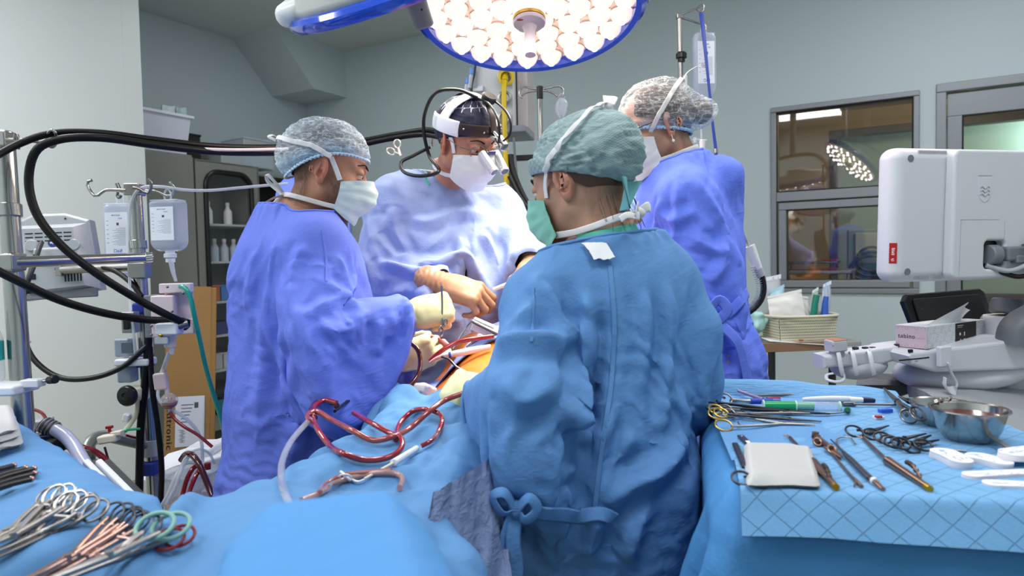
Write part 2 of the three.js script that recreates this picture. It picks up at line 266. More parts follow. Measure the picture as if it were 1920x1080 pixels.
function edgesOf(idx,N){const E=new Map();for (let t=0;t<idx.length;t +=3)for (let e=0;e<3;e++){const a=idx[t +e],b=idx[t +(e +1)% 3],c=idx[t +(e +2)% 3],k=a<b?a*N +b:b*N +a,r=E.get(k);if (r)r.push(c);else E.set(k,[Math.min(a,b),Math.max(a,b),c]);}return [...E.values()];}
function cloth(m,o){ // position-based cloth: m {pos, idx}
  const{pos,idx}=m,N=pos.length / 3,E=edgesOf(idx,N),prev=pos.slice(),w=new Float32Array(N).fill(1);
  if (o.pin)for (let i=0;i<N;i++)if (o.pin(pos[3*i],pos[3*i +1],pos[3*i +2],i))w[i]=0;
  const C=[];
  for (const e of E){const L=(a,b)=>Math.hypot(pos[3*a] - pos[3*b],pos[3*a +1] - pos[3*b +1],pos[3*a +2] - pos[3*b +2]);const s=o.stretchAt?o.stretchAt((pos[3*e[0]] +pos[3*e[1]]) / 2,(pos[3*e[0] +1] +pos[3*e[1] +1]) / 2,(pos[3*e[0] +2] +pos[3*e[1] +2]) / 2):o.stretch??1;C.push(e[0],e[1],L(e[0],e[1])*s,1);if (e.length===4&&o.bend)C.push(e[2],e[3],L(e[2],e[3])*s,o.bend);}
  const Cn=C.length / 4,ca=new Int32Array(Cn),cb=new Int32Array(Cn),cl=new Float32Array(Cn),ck=new Float32Array(Cn);for (let i=0;i<Cn;i++){ca[i]=C[4*i];cb[i]=C[4*i +1];cl[i]=C[4*i +2];ck[i]=C[4*i +3];}
  if (o.jitter)for (let i=0;i<N;i++)if (w[i])for (let c=0;c<3;c++)pos[3*i +c] +=o.jitter*noise3(pos[3*i]*14 +c*31,pos[3*i +1]*7,pos[3*i +2]*14);
  const g=o.gravity??0.0006,damp=o.damp??0.9,f=o.collide,mg=o.margin??0.004,fr=o.friction??0.5;
  for (let it=0;it<o.iters;it++){
    for (let i=0;i<N;i++)if (w[i]){const k=3*i;for (let c=0;c<3;c++){const v=(pos[k +c] - prev[k +c])*damp;prev[k +c]=pos[k +c];pos[k +c] +=v;}pos[k +1] -=g;if (o.wind){const q=o.wind(pos[k],pos[k +1],pos[k +2]);pos[k] +=q[0];pos[k +1] +=q[1];pos[k +2] +=q[2];}}
    for (let s=0;s<(o.solve??4);s++)for (let i=0;i<Cn;i++){
      const a=3*ca[i],b=3*cb[i],wa=w[ca[i]],wb=w[cb[i]];if (!(wa +wb))continue;
      const dx=pos[b] - pos[a],dy=pos[b +1] - pos[a +1],dz=pos[b +2] - pos[a +2],L=Math.sqrt(dx*dx +dy*dy +dz*dz)||1e-9;let q=(L - cl[i]) / L*ck[i] / (wa +wb);if (L<cl[i])q*=o.push??0.6;
      pos[a] +=dx*q*wa;pos[a +1] +=dy*q*wa;pos[a +2] +=dz*q*wa;pos[b] -=dx*q*wb;pos[b +1] -=dy*q*wb;pos[b +2] -=dz*q*wb;
   }
    for (let i=0;i<N;i++)if (w[i]){const k=3*i,x=pos[k],y=pos[k +1],z=pos[k +2],d=f(x,y,z) - mg;if (d<0){const e=0.002,gx=f(x +e,y,z) - d - mg,gy=f(x,y +e,z) - d - mg,gz=f(x,y,z +e) - d - mg,l=Math.hypot(gx,gy,gz)||1;const m2=Math.min(-d,0.02);pos[k] -= -gx / l*m2;pos[k +1] -= -gy / l*m2;pos[k +2] -= -gz / l*m2;for (let c=0;c<3;c++)prev[k +c]=lerp(prev[k +c],pos[k +c],fr);}}
 }
  return m;
}
function loopSub(m){ // one step of Loop subdivision
  const{pos,idx}=m,N=pos.length / 3,E=new Map(),key=(a,b)=>a<b?a*N +b:b*N +a,out=[];
  for (let t=0;t<idx.length;t +=3)for (let e=0;e<3;e++){const a=idx[t +e],b=idx[t +(e +1)% 3],c=idx[t +(e +2)% 3],k=key(a,b),r=E.get(k);if (r)r.o.push(c);else E.set(k,{a,b,o:[c]});}
  const deg=new Uint16Array(N),S=new Float32Array(N*3),bd=new Uint8Array(N),BS=new Float32Array(N*3);
  for (const{a,b,o}of E.values()){deg[a]++;deg[b]++;for (let c=0;c<3;c++){S[3*a +c] +=pos[3*b +c];S[3*b +c] +=pos[3*a +c];}if (o.length===1){bd[a]=bd[b]=1;for (let c=0;c<3;c++){BS[3*a +c] +=pos[3*b +c];BS[3*b +c] +=pos[3*a +c];}}}
  const P=new Float32Array((N +E.size)*3);let n=N;
  for (let i=0;i<N;i++)for (let c=0;c<3;c++){if (bd[i])P[3*i +c]=pos[3*i +c]*0.75 +BS[3*i +c]*0.125;else{const k=deg[i],b=k===3?3 / 16:3 / (8*k);P[3*i +c]=pos[3*i +c]*(1 - k*b) +S[3*i +c]*b;}}
  for (const r of E.values()){r.id=n++;for (let c=0;c<3;c++){const A=pos[3*r.a +c],B=pos[3*r.b +c];P[3*r.id +c]=r.o.length===2?(A +B)*0.375 +(pos[3*r.o[0] +c] +pos[3*r.o[1] +c])*0.125:(A +B) / 2;}}
  for (let t=0;t<idx.length;t +=3){const [a,b,c]=[idx[t],idx[t +1],idx[t +2]],x=E.get(key(a,b)).id,y=E.get(key(b,c)).id,z=E.get(key(c,a)).id;out.push(a,x,z,x,b,y,z,y,c,x,y,z);}
  return{pos:P,idx:new Uint32Array(out)};
}
function clothGeo(m,uvOf){const n=m.pos.length / 3,uv=new Float32Array(n*2);for (let i=0;i<n;i++){const [x,y,z]=[m.pos[3*i],m.pos[3*i +1],m.pos[3*i +2]];if (uvOf){const q=uvOf(x,y,z);uv[2*i]=q[0];uv[2*i +1]=q[1];}else{uv[2*i]=x*0.78 +z*0.63;uv[2*i +1]=y +0.3*z;}}return bufGeo(m.pos,m.idx,null,uv);}
function sheetMesh(nu,nv,fn){const pos=[],idx=[];for (let j=0;j<=nv;j++)for (let i=0;i<=nu;i++){const p=fn(i / nu,j / nv);pos.push(p.x,p.y,p.z);}for (let j=0;j<nv;j++)for (let i=0;i<nu;i++){const a=j*(nu +1) +i,b=a +nu +1;(i +j)&1?idx.push(a,a +1,b,b,a +1,b +1):idx.push(a,a +1,b +1,a,b +1,b);}return{pos:new Float32Array(pos),idx:new Uint32Array(idx)};}

function trace(f,px,py,near=0.6){const r=ray(px,py).normalize(),p=EYE.clone().addScaledVector(r,near);for (let i=0;i<90;i++){const d=f(p.x,p.y,p.z);if (d<0.0008)break;p.addScaledVector(r,Math.min(d*0.8,0.1));if (p.distanceTo(EYE)>5)return null;}return p;}
function crumple(m,o){ // crisp facets and creases along the normals; o.lines: polylines on the cloth [[V...], width, amount]
  const g=bufGeo(m.pos,m.idx),n=g.attributes.normal.array,P=m.pos,out=P.slice(),rnd=rngOf(Math.round((o.seed??1)*1000) +17),folds=[];for (let i=0;i<(o.count??12);i++){const L=lerp(0.05,0.17,rnd()**1.3),th=rnd()*6.283,e=(rnd()*2 - 1)*0.8;folds.push({d:V(Math.cos(th)*Math.sqrt(1 - e*e),e,Math.sin(th)*Math.sqrt(1 - e*e)),f:1 / L,a:L*(o.amp??0.035),p:rnd(),s:rnd()*40,mf:lerp(2.2,5,rnd()),w:0.5,e:lerp(0.25,0.6,rnd())});}
  const lines=(o.lines??[]).map(([pts,w,a])=>{const bx=new THREE.Box3().setFromPoints(pts).expandByScalar(w*4);return [pts,w,a,[...bx.min.toArray(),...bx.max.toArray()]];});
  for (let i=0;i<P.length;i +=3){
    const x=P[i],y=P[i +1],z=P[i +2];let h=0;
    for (const F of folds){const m=sstep(0.02,0.42,noise3(x*F.mf +F.s,y*F.mf*0.8 +F.s*1.7,z*F.mf - F.s));if (m<=0)continue;let q=(x*F.d.x +y*F.d.y +z*F.d.z)*F.f +F.p +F.w*noise3(x*3 +F.s,y*3,z*3);q -=Math.floor(q);const t=q<F.e?q / F.e:(1 - q) / (1 - F.e);h +=F.a*m*(t - 0.45);}
    if (o.limit)h*=o.limit(x,y,z);
    for (const [pts,w,amt,box] of lines){if (x<box[0]||x>box[3]||y<box[1]||y>box[4]||z<box[2]||z>box[5])continue;let bd=1e9,bt=0;const K=pts.length - 1;for (let k=0;k<K;k++){const a=pts[k],b=pts[k +1],bx=b.x - a.x,by=b.y - a.y,bz=b.z - a.z,L=bx*bx +by*by +bz*bz||1e-9,t=clamp(((x - a.x)*bx +(y - a.y)*by +(z - a.z)*bz) / L),d=(x - a.x - bx*t)**2 +(y - a.y - by*t)**2 +(z - a.z - bz*t)**2;if (d<bd){bd=d;bt=(k +t) / K;}}const d=Math.sqrt(bd);if (d<w*4)h +=amt*sstep(0,0.22,bt +0.02)*sstep(1.02,0.75,bt)*(1.25*Math.exp(-d / w) - 0.6*Math.exp(-(((d - 2*w) / w)**2)));}
    out[i] +=n[i]*h;out[i +1] +=n[i +1]*h;out[i +2] +=n[i +2]*h;
 }
  m.pos=out;return m;
}

function boundaryLoops(m){const N=m.pos.length / 3,nx=new Map(),out=[];for (const e of edgesOf(m.idx,N))if (e.length===3)for (const [a,b] of [[e[0],e[1]],[e[1],e[0]]])(nx.get(a)??nx.set(a,[]).get(a)).push(b);const seen=new Set();for (const s of nx.keys()){if (seen.has(s))continue;const L=[s];seen.add(s);let c=s;for (;;){const n=nx.get(c).find((q)=>!seen.has(q));if (n===undefined)break;seen.add(n);L.push(n);c=n;}out.push(L.map((i)=>V(m.pos[3*i],m.pos[3*i +1],m.pos[3*i +2])));}return out;}
function ontoMesh(m,pts,seg){ // a polyline laid onto the nearest points of a mesh
  const c=curveOf(pts),out=[];for (let k=0;k<=seg;k++){const v=c.getPoint(k / seg);let b=0,bd=1e9;for (let i=0;i<m.pos.length;i +=3){const d=(m.pos[i] - v.x)**2 +(m.pos[i +1] - v.y)**2 +(m.pos[i +2] - v.z)**2;if (d<bd){bd=d;b=i;}}out.push(V(m.pos[b],m.pos[b +1],m.pos[b +2]));}
  for (let r=0;r<2;r++)for (let i=1;i<seg;i++)out[i].add(out[i - 1]).add(out[i +1]).divideScalar(3);return out;}
// ---------------------------------------------------------------- the room
const ROOM=M4().makeBasis(TU,V(0,1,0),TW).setPosition(WALL_A);
const inRoom=(g)=>g.applyMatrix4(ROOM);
function wallUY(px,py,w=0){const r=ray(px,py),k=(EYE.clone().sub(WALL_A).dot(TW) - w) / -r.dot(TW),p=EYE.clone().addScaledVector(r,k);return [p.clone().sub(WALL_A).dot(TU),p.y];}
const rb=(u0,u1,y0,y1,w0,w1,r=0.004)=>inRoom(rbox(u1 - u0,y1 - y0,w1 - w0,r).translate((u0 +u1) / 2,(y0 +y1) / 2,(w0 +w1) / 2));
const U0R= -4.54,U1R=2.6,W1R=7.0,JOG= -3.62,JOGW=2.32;
structure('floor',rb(U0R - 0.2,U1R +0.2,-0.12,0,-0.2,W1R +0.2),std(0x8b8a6e,0.35));
structure('ceiling',rb(U0R - 0.2,U1R +0.2,CEIL,CEIL +0.12,-0.2,W1R +0.2),MAT.ceiling);
const winL=wallUY(1447,201),winR=wallUY(1723,175),winB=wallUY(1455,548)[1],winT=(winL[1] +winR[1]) / 2,midY=wallUY(1470,366)[1];
const doorL=wallUY(1757,160),doorR=doorL[0] +1.1,doorT=doorL[1];
const hole=(x0,x1,y0,y1)=>{const h=new THREE.Path();h.moveTo(x0,y0);h.lineTo(x0,y1);h.lineTo(x1,y1);h.lineTo(x1,y0);h.lineTo(x0,y0);return h;};
{const s=polyShape([[U0R - 0.12,0],[U1R +0.12,0],[U1R +0.12,CEIL],[U0R - 0.12,CEIL]]);s.holes.push(hole(winL[0],winR[0],winB,winT),hole(doorL[0],doorR,0.02,doorT));structure('wall_back',inRoom(extrude(s,0.12,0).translate(0,0,-0.12)),MAT.wall);}
structure('wall_left',rb(U0R - 0.12,U0R,0,CEIL,0,JOGW +0.1),MAT.wall);
structure('wall_jog',rb(U0R - 0.12,JOG,0,CEIL,JOGW,JOGW +0.12,0.002),MAT.wallWhite);
structure('wall_left_front',rb(JOG - 0.12,JOG,0,CEIL,JOGW +0.12,W1R,0.002),MAT.wallWhite);
structure('wall_right',rb(U1R,U1R +0.12,0,CEIL,0,W1R),MAT.wall);
structure('wall_front',rb(JOG - 0.12,U1R +0.12,0,CEIL,W1R,W1R +0.12),MAT.wall);
structure('soffit',new ConvexGeometry([[U0R,3.03,0],[-3.98,3.03,0],[U0R,3.03,0.43],[-3.98,3.03,0.43],[U0R,CEIL,0],[-3.98,CEIL,0],[U0R,CEIL,0.87],[-3.98,CEIL,0.87]].map(([a,b,c])=>room(a,b,c))),MAT.wall);
structure('trim_1',rb(doorR +0.02,U1R,0.56,0.66,0.0,0.035,0.01),std(0x7d6a45,0.5));
structure('wall_panel',rb(doorR +0.02,U1R,0.1,0.56,0.0,0.012,0.003),std(0xa8945a,0.5));
structure('baseboard_back',rb(U0R,U1R,0.0,0.1,0.0,0.02,0.004),MAT.frameGrey);
// window: fixed upper light over a lower sash
function frameRect(u0,u1,y0,y1,bar,w0,w1){return joined([rb(u0,u1,y1 - bar,y1,w0,w1,0.006),rb(u0,u1,y0,y0 +bar,w0,w1,0.006),rb(u0,u0 +bar,y0 +bar,y1 - bar,w0,w1,0.006),rb(u1 - bar,u1,y0 +bar,y1 - bar,w0,w1,0.006)]);}
{
  const t=new THREE.Group();t.name='window_1';t.userData.kind='structure';t.position.copy(room(winL[0],winB,0));scene.add(t);
  part('window_frame',frameRect(winL[0] - 0.005,winR[0] +0.005,winB - 0.005,winT +0.005,0.035,-0.1,0.022),MAT.frameGrey,t);
  part('transom',rb(winL[0] +0.03,winR[0] - 0.03,midY - 0.045,midY +0.02,-0.09,0.018,0.006),MAT.frameGrey,t);
  part('sash',frameRect(winL[0] +0.045,winR[0] - 0.045,winB +0.035,midY - 0.055,0.05,-0.07,0.03),MAT.frameGrey,t);
  part('upper_gasket',frameRect(winL[0] +0.028,winR[0] - 0.028,midY +0.018,winT - 0.028,0.01,-0.05,0.005),MAT.black,t);
  part('lower_gasket',frameRect(winL[0] +0.09,winR[0] - 0.09,winB +0.08,midY - 0.1,0.008,-0.05,0.012),MAT.black,t);
 {const w=winR[0] - winL[0] - 0.06,h=winT - midY - 0.048;part('upper_pane',put(rbox(w,h,0.004,0.001),0,0,0,0,0,0).translate((winL[0] +winR[0]) / 2,(midY +winT - 0.012) / 2,-0.035).applyMatrix4(ROOM),MAT.pane,t);}
  part('lower_pane',rb(winL[0] +0.09,winR[0] - 0.09,winB +0.08,midY - 0.1,-0.03,-0.026,0.001),MAT.pane,t);
  const d=new THREE.Group();d.name='door_1';d.userData.kind='structure';d.position.copy(room(doorL[0],0,0));scene.add(d);
  part('door_frame',frameRect(doorL[0] - 0.005,doorR +0.005,0.005,doorT +0.005,0.055,-0.115,0.02),MAT.frameGrey,d);
  part('door_leaf',joined([rb(doorL[0] +0.055,doorR - 0.055,doorT - 0.2,doorT - 0.06,-0.06,-0.01),rb(doorL[0] +0.055,doorL[0] +0.135,0.06,doorT - 0.2,-0.06,-0.01),rb(doorR - 0.135,doorR - 0.055,0.06,doorT - 0.2,-0.06,-0.01),rb(doorL[0] +0.135,doorR - 0.135,0.06,0.9,-0.06,-0.01)]),MAT.frameGrey,d);
  part('bumper',rb(doorL[0] +0.14,doorR - 0.14,0.56,0.68,-0.01,0.012,0.006),std(0x7d6a45,0.5),d);part('kick_panel',rb(doorL[0] +0.14,doorR - 0.14,0.1,0.56,-0.01,0.002,0.002),std(0xb09c62,0.5),d);
  part('door_gasket',frameRect(doorL[0] +0.132,doorR - 0.132,0.898,doorT - 0.198,0.01,-0.04,-0.005),MAT.black,d);
  part('door_pane',rb(doorL[0] +0.13,doorR - 0.13,0.9,doorT - 0.2,-0.035,-0.031,0.001),MAT.pane,d);
}
// the room beyond the glass
const ANN={u0: -1.4,u1:3.2,w0: -3.0};
const tan=std(0x94845f,0.6);
structure('annex_floor',rb(ANN.u0 - 0.1,ANN.u1 +0.1,-0.12,0,ANN.w0 - 0.8,-0.2),std(0x8a7f60,0.5));
structure('annex_ceiling',rb(ANN.u0 - 0.1,ANN.u1 +0.1,2.9,3.0,ANN.w0 - 0.8,-0.12),std(0xa09070,0.7));
structure('annex_wall_left',rb(ANN.u0 - 0.1,ANN.u0,0,2.9,ANN.w0 - 0.8,-0.12),tan);
structure('annex_wall_right',rb(ANN.u1,ANN.u1 +0.1,0,2.9,ANN.w0 - 0.8,-0.12),tan);
{const a=wallUY(1556,246,ANN.w0),b=wallUY(1556,330,ANN.w0),s=polyShape([[ANN.u0,0],[ANN.u1,0],[ANN.u1,2.9],[ANN.u0,2.9]]);const u0=a[0],y1=a[1];s.holes.push(hole(u0,u0 +2.0,0.9,y1));structure('annex_wall_far',inRoom(extrude(s,0.1,0).translate(0,0,ANN.w0 - 0.1)),tan);
  const t=new THREE.Group();t.name='window_2';t.userData.kind='structure';t.position.copy(room(u0,0.9,ANN.w0));scene.add(t);
  part('window_frame',frameRect(u0,u0 +2.0,0.9,y1,0.075,ANN.w0 - 0.11,ANN.w0 +0.02),std(0x4a4640,0.5),t);
  structure('annex_window_back',rb(u0 - 0.3,ANN.u1,0.0,2.9,ANN.w0 - 0.8,ANN.w0 - 0.72),std(0xa9c4c0,0.6));}
{const l=new THREE.PointLight(0xffe6c0,2.4);l.position.copy(room(1.2,2.6,-1.3));l.shadow.radius=5;l.castShadow=true;scene.add(l);
  const t=thing('ceiling_lamp','small white ceiling lamp in the room beyond the window','ceiling lamp',room(1.2,2.9,-1.3));part('housing',rb(1.02,1.38,2.87,2.9,-1.4,-1.2),MAT.white,t);part('diffuser',rb(1.04,1.36,2.862,2.872,-1.39,-1.21,0.003),std(0xffffff,0.5,0,{emissive:0xfff0dd,emissiveIntensity:3}),t);
  const m=new THREE.PointLight(0xe6fff8,2.6);m.position.copy(room(2.3,2.5,ANN.w0 - 0.42));m.shadow.radius=4;m.castShadow=true;scene.add(m);}
{ // machine and trolley seen through the lower pane
  const p=wallUY(1640,470,-2.2),u=p[0],t=thing('anaesthesia_machine','blue-grey medical machine with a coiled hose seen through the lower window pane','machine',room(u,0,-2.2)),g=std(0x6f8a8c,0.5),dk=std(0x2b3638,0.5);
  part('cabinet',rb(u - 0.22,u +0.26,0.12,1.62,-2.4,-1.95,0.02),g,t);part('screen',rb(u - 0.15,u +0.16,1.3,1.58,-1.95,-1.93,0.008),std(0x9aa9a8,0.3),t);
  part('hose',tube(Array.from({length:40},(_,i)=>room(u - 0.02 +Math.cos(i*0.45)*(0.1 +i*0.002),1.36 +Math.sin(i*0.45)*0.1 - i*0.003,-1.9 +0.001*i)),0.012,{seg:160}),dk,t);
  for (let i=0;i<5;i++)for (let j=0;j<2;j++)part('knob',cyl(room(u - 0.14 +i*0.07,1.2 - j*0.09,-1.95),room(u - 0.14 +i*0.07,1.2 - j*0.09,-1.91),0.02,0.017,14),dk,t);
  part('wheel_base',rb(u - 0.24,u +0.28,0.0,0.12,-2.42,-1.93,0.02),dk,t);
  const q=wallUY(1560,520,-1.1),v=q[0],y=wallUY(1560,505,-1.1)[1],tr=thing('steel_trolley','stainless steel trolley with red tray edges beyond the lower window pane','trolley',room(v,0,-1.1));
  part('top',rb(v - 0.4,v +0.16,y - 0.03,y,-1.4,-0.8,0.006),MAT.steelSatin,tr);part('shelf',rb(v - 0.4,v +0.16,0.3,0.33,-1.4,-0.8,0.006),MAT.steelSatin,tr);
  for (const [a,b] of [[-0.38,-1.38],[0.14,-1.38],[-0.38,-0.82],[0.14,-0.82]])part('leg',cyl(room(v +a,0,b),room(v +a,y - 0.03,b),0.014),MAT.steelSatin,tr);
  part('tray',rb(v - 0.36,v +0.05,y +0.05,y +0.07,-1.3,-0.95,0.006),MAT.steelDark,tr);part('red_strip',joined([rb(v - 0.12,v +0.06,y +0.001,y +0.018,-0.82,-0.79),rb(v - 0.06,v +0.05,y +0.07,y +0.085,-0.98,-0.95)]),MAT.red,tr);
  for (const [a,b] of [[-0.34,-1.28],[0.03,-1.28],[-0.34,-0.97],[0.03,-0.97]])part('tray_post',cyl(room(v +a,y,b),room(v +a,y +0.05,b),0.006),MAT.steelDark,tr);
}
// ceiling light fittings
CEILING_PANELS.forEach(([u,w,lu,lw],i)=>{
  const t=thing('ceiling_light','flush white ceiling light panel over ' +['the tube pole and the left wall','the camera side of the instrument table','the corner behind the left instrument table','the ultrasound console','the window and the basket shelf','the recess with the cabinets'][i],'ceiling light',room(u,CEIL,w));
  part('frame',joined([rb(u - lu / 2,u +lu / 2,CEIL - 0.03,CEIL,w - lw / 2,w - lw / 2 +0.025),rb(u - lu / 2,u +lu / 2,CEIL - 0.03,CEIL,w +lw / 2 - 0.025,w +lw / 2),rb(u - lu / 2,u - lu / 2 +0.025,CEIL - 0.03,CEIL,w - lw / 2,w +lw / 2),rb(u +lu / 2 - 0.025,u +lu / 2,CEIL - 0.03,CEIL,w - lw / 2,w +lw / 2)]),MAT.white,t);
  part('diffuser',rb(u - lu / 2 +0.026,u +lu / 2 - 0.026,CEIL - 0.03,CEIL - 0.01,w - lw / 2 +0.026,w +lw / 2 - 0.026,0.002),std(0xffffff,0.6,0,{emissive:PANEL_TINT,emissiveIntensity:3}),t);
});
// ---------------------------------------------------------------- people: shared builders
const SKIN={m:[0.50,0.245,0.155],s:[0.54,0.25,0.16],w:[0.52,0.29,0.20],p:[0.55,0.29,0.19]};
const skinMat=std(0xffffff,0.5,0,{vertexColors:true,specularIntensity:0.45});
const eyeWhite=std(0xd8d2cc,0.2),eyeDark=std(0x1c120c,0.1),browMat=std(0x1d120c,0.9);
const hairTex=texture(256,(u,v)=>120 +110*tileNoise(u*4 % 1,v,8,3)*tileNoise(u,v,120,6) - 30*tileNoise(u,v,200,2));
const hairMat=(c)=>std(c,0.62,0,{bumpMap:repeated(hairTex,3,1),bumpScale:0.003});
function capSurface(o,nu=120,nv=44){ // bouffant cap or hair shell in the head's frame: front at u = 0
  const c=V(0,o.cy??0.03,o.cz?? -0.012),lobes=o.lobes??[];
  const radius=(d)=>{let r=1 / Math.hypot(d.x / o.rx,d.y / o.ry,d.z / (d.z>0?o.rf:o.rb));for (const [lx,ly,lz,amp,w] of lobes){const k=1 - (d.x*lx +d.y*ly +d.z*lz) / Math.hypot(lx,ly,lz);r +=amp*Math.exp(-k / w);}return r;};
  const dirOf=(th,ph)=>V(Math.sin(ph)*Math.sin(th),Math.cos(ph),Math.sin(ph)*Math.cos(th));
  const rimY=(z,x,th)=>{const t=clamp((z - o.back[1]) / (o.front[1] - o.back[1]));return lerp(o.back[0],o.front[0],t) +(o.sideLift??0)*Math.sin(Math.PI*t) +(o.rimNoise??0)*noise3(th*5,1,3);};
  const rim=[];for (let i=0;i<=nu;i++){const th= -i / nu*Math.PI*2;let a=0.3,b=2.9;for (let k=0;k<24;k++){const m=(a +b) / 2,p=c.clone().addScaledVector(dirOf(th,m),radius(dirOf(th,m)));p.y>rimY(p.z,p.x,th)?a=m:b=m;}rim.push((a +b) / 2);}
  return grid(nu,nv,(u,v)=>{
    const th= -u*Math.PI*2,i=Math.min(Math.round(u*nu),nu),ph=rim[i]*v,d=dirOf(th,ph);let r=radius(d);
    const cx=Math.cos(th),sx=Math.sin(th),pl=o.pleat??0;
    if (pl){const k=sstep(0.45,1,v),w=Math.sin(th*(o.pleats??46) +3*noise3(cx*2,sx*2,v*2));r +=pl*k*w*(1 - 0.5*sstep(0.93,1,v)) +pl*0.9*(1 - Math.abs(noise3(cx*6 +v*2,v*5,sx*6)))*sstep(0.05,0.3,v);}
    if (o.crease){const p=d.clone().multiplyScalar(7);r +=o.crease*(1 - 2*Math.abs(noise3(p.x*0.6 +0.6*noise3(p.x,p.y,p.z),p.y*1.6,p.z*0.6)))*sstep(0.05,0.25,v);}
    if (o.tuck)r -=o.tuck*sstep(0.9,1,v);
    return c.clone().addScaledVector(d,r);
 },true);
}
function headField(o={}){
  const f=o.f??1,list=[
    ellipsoid(V(0,0.036,-0.012),V(0.076*f,0.088,0.097),0.02),ellipsoid(V(0,-0.03,0.03),V(0.061*f,0.082,0.06),0.03),
    capsule(V(0.046*f,-0.052,0.002),V(0.012,-0.098,0.064),0.02,0.017,0.025),capsule(V(-0.046*f,-0.052,0.002),V(-0.012,-0.098,0.064),0.02,0.017,0.025),ellipsoid(V(0,-0.099,0.07),V(0.022,0.018,0.018),0.02),
    capsule(V(0,-0.045,-0.028),o.neckEnd??V(0,-0.2,-0.06),0.052*(o.neck??1),0.058*(o.neck??1),0.03),
    capsule(V(0,0.004,0.083),V(0,-0.034,0.104),0.0085,0.0125,0.012),capsule(V(0.012,-0.04,0.094),V(-0.012,-0.04,0.094),0.009,0.009,0.008),// nose
    capsule(V(0.012,0.024,0.084),V(0.045,0.022,0.062),0.011,0.009,0.015),capsule(V(-0.012,0.024,0.084),V(-0.045,0.022,0.062),0.011,0.009,0.015),// brow
    capsule(V(0.047*f,-0.03,0.058),V(0.05*f,-0.02,0.03),0.016,0.012,0.025),capsule(V(-0.047*f,-0.03,0.058),V(-0.05*f,-0.02,0.03),0.016,0.012,0.025),
    capsule(V(-0.02,-0.071,0.086),V(0.02,-0.071,0.086),0.006,0.006,0.008),capsule(V(-0.016,-0.08,0.085),V(0.016,-0.08,0.085),0.0065,0.0065,0.007),// lips
  ];
  const base=union(list),eye=[1,-1].map((s)=>ellipsoid(V(s*0.032,0.003,0.1),V(0.019,0.013,0.017))),lid=[1,-1].map((s)=>ellipsoid(V(s*0.031,0.008,0.0765),V(0.0155,0.0115,0.0155))),low=[1,-1].map((s)=>ellipsoid(V(s*0.031,-0.008,0.075),V(0.0145,0.007,0.0145)));
  const ears=[1,-1].map((s)=>{
    const inv=M4().makeRotationFromEuler(new THREE.Euler(0.16,s*0.42,s* -0.1,'YXZ')).setPosition(s*0.0765*f,-0.006,-0.014).invert(),e=inv.elements;
    const out=ellipsoid(V(0,0.004,0),V(0.0075,0.032,0.0195)),lobe=ellipsoid(V(0,-0.025,0.005),V(0.006,0.0125,0.0095)),cut=ellipsoid(V(s*0.0065,0.007,-0.002),V(0.006,0.0225,0.0115)),bowl=ellipsoid(V(s*0.004,-0.009,0.003),V(0.0085,0.0105,0.0085)),ridge=capsule(V(s*0.003,-0.013,-0.009),V(s*0.002,0.017,-0.003),0.0035,0.003),tragus=ellipsoid(V(s*0.003,-0.006,0.0125),V(0.004,0.007,0.004));
    return (x,y,z)=>{const X=e[0]*x +e[4]*y +e[8]*z +e[12],Y=e[1]*x +e[5]*y +e[9]*z +e[13],Z=e[2]*x +e[6]*y +e[10]*z +e[14];if (Math.abs(X)>0.03||Math.abs(Y)>0.055||Math.abs(Z)>0.05)return Math.hypot(X,Y,Z) - 0.035;let d=smin(out(X,Y,Z),lobe(X,Y,Z),0.008);d=smax(d,-cut(X,Y,Z),0.003);d=smin(d,ridge(X,Y,Z),0.004);d=smax(d,-bowl(X,Y,Z),0.003);return smin(d,tragus(X,Y,Z),0.004);};
 });
  return (x,y,z)=>{let d=base(x,y,z);if (z>0.05&&y> -0.05&&y<0.05){for (const e of eye)d=smax(d,-e(x,y,z),0.008);for (const l of lid)d=smin(d,l(x,y,z),0.003);for (const l of low)d=smin(d,l(x,y,z),0.003);}if (Math.abs(x)>0.05)for (const e of ears)d=smin(d,e(x,y,z),0.006);return d;};
}
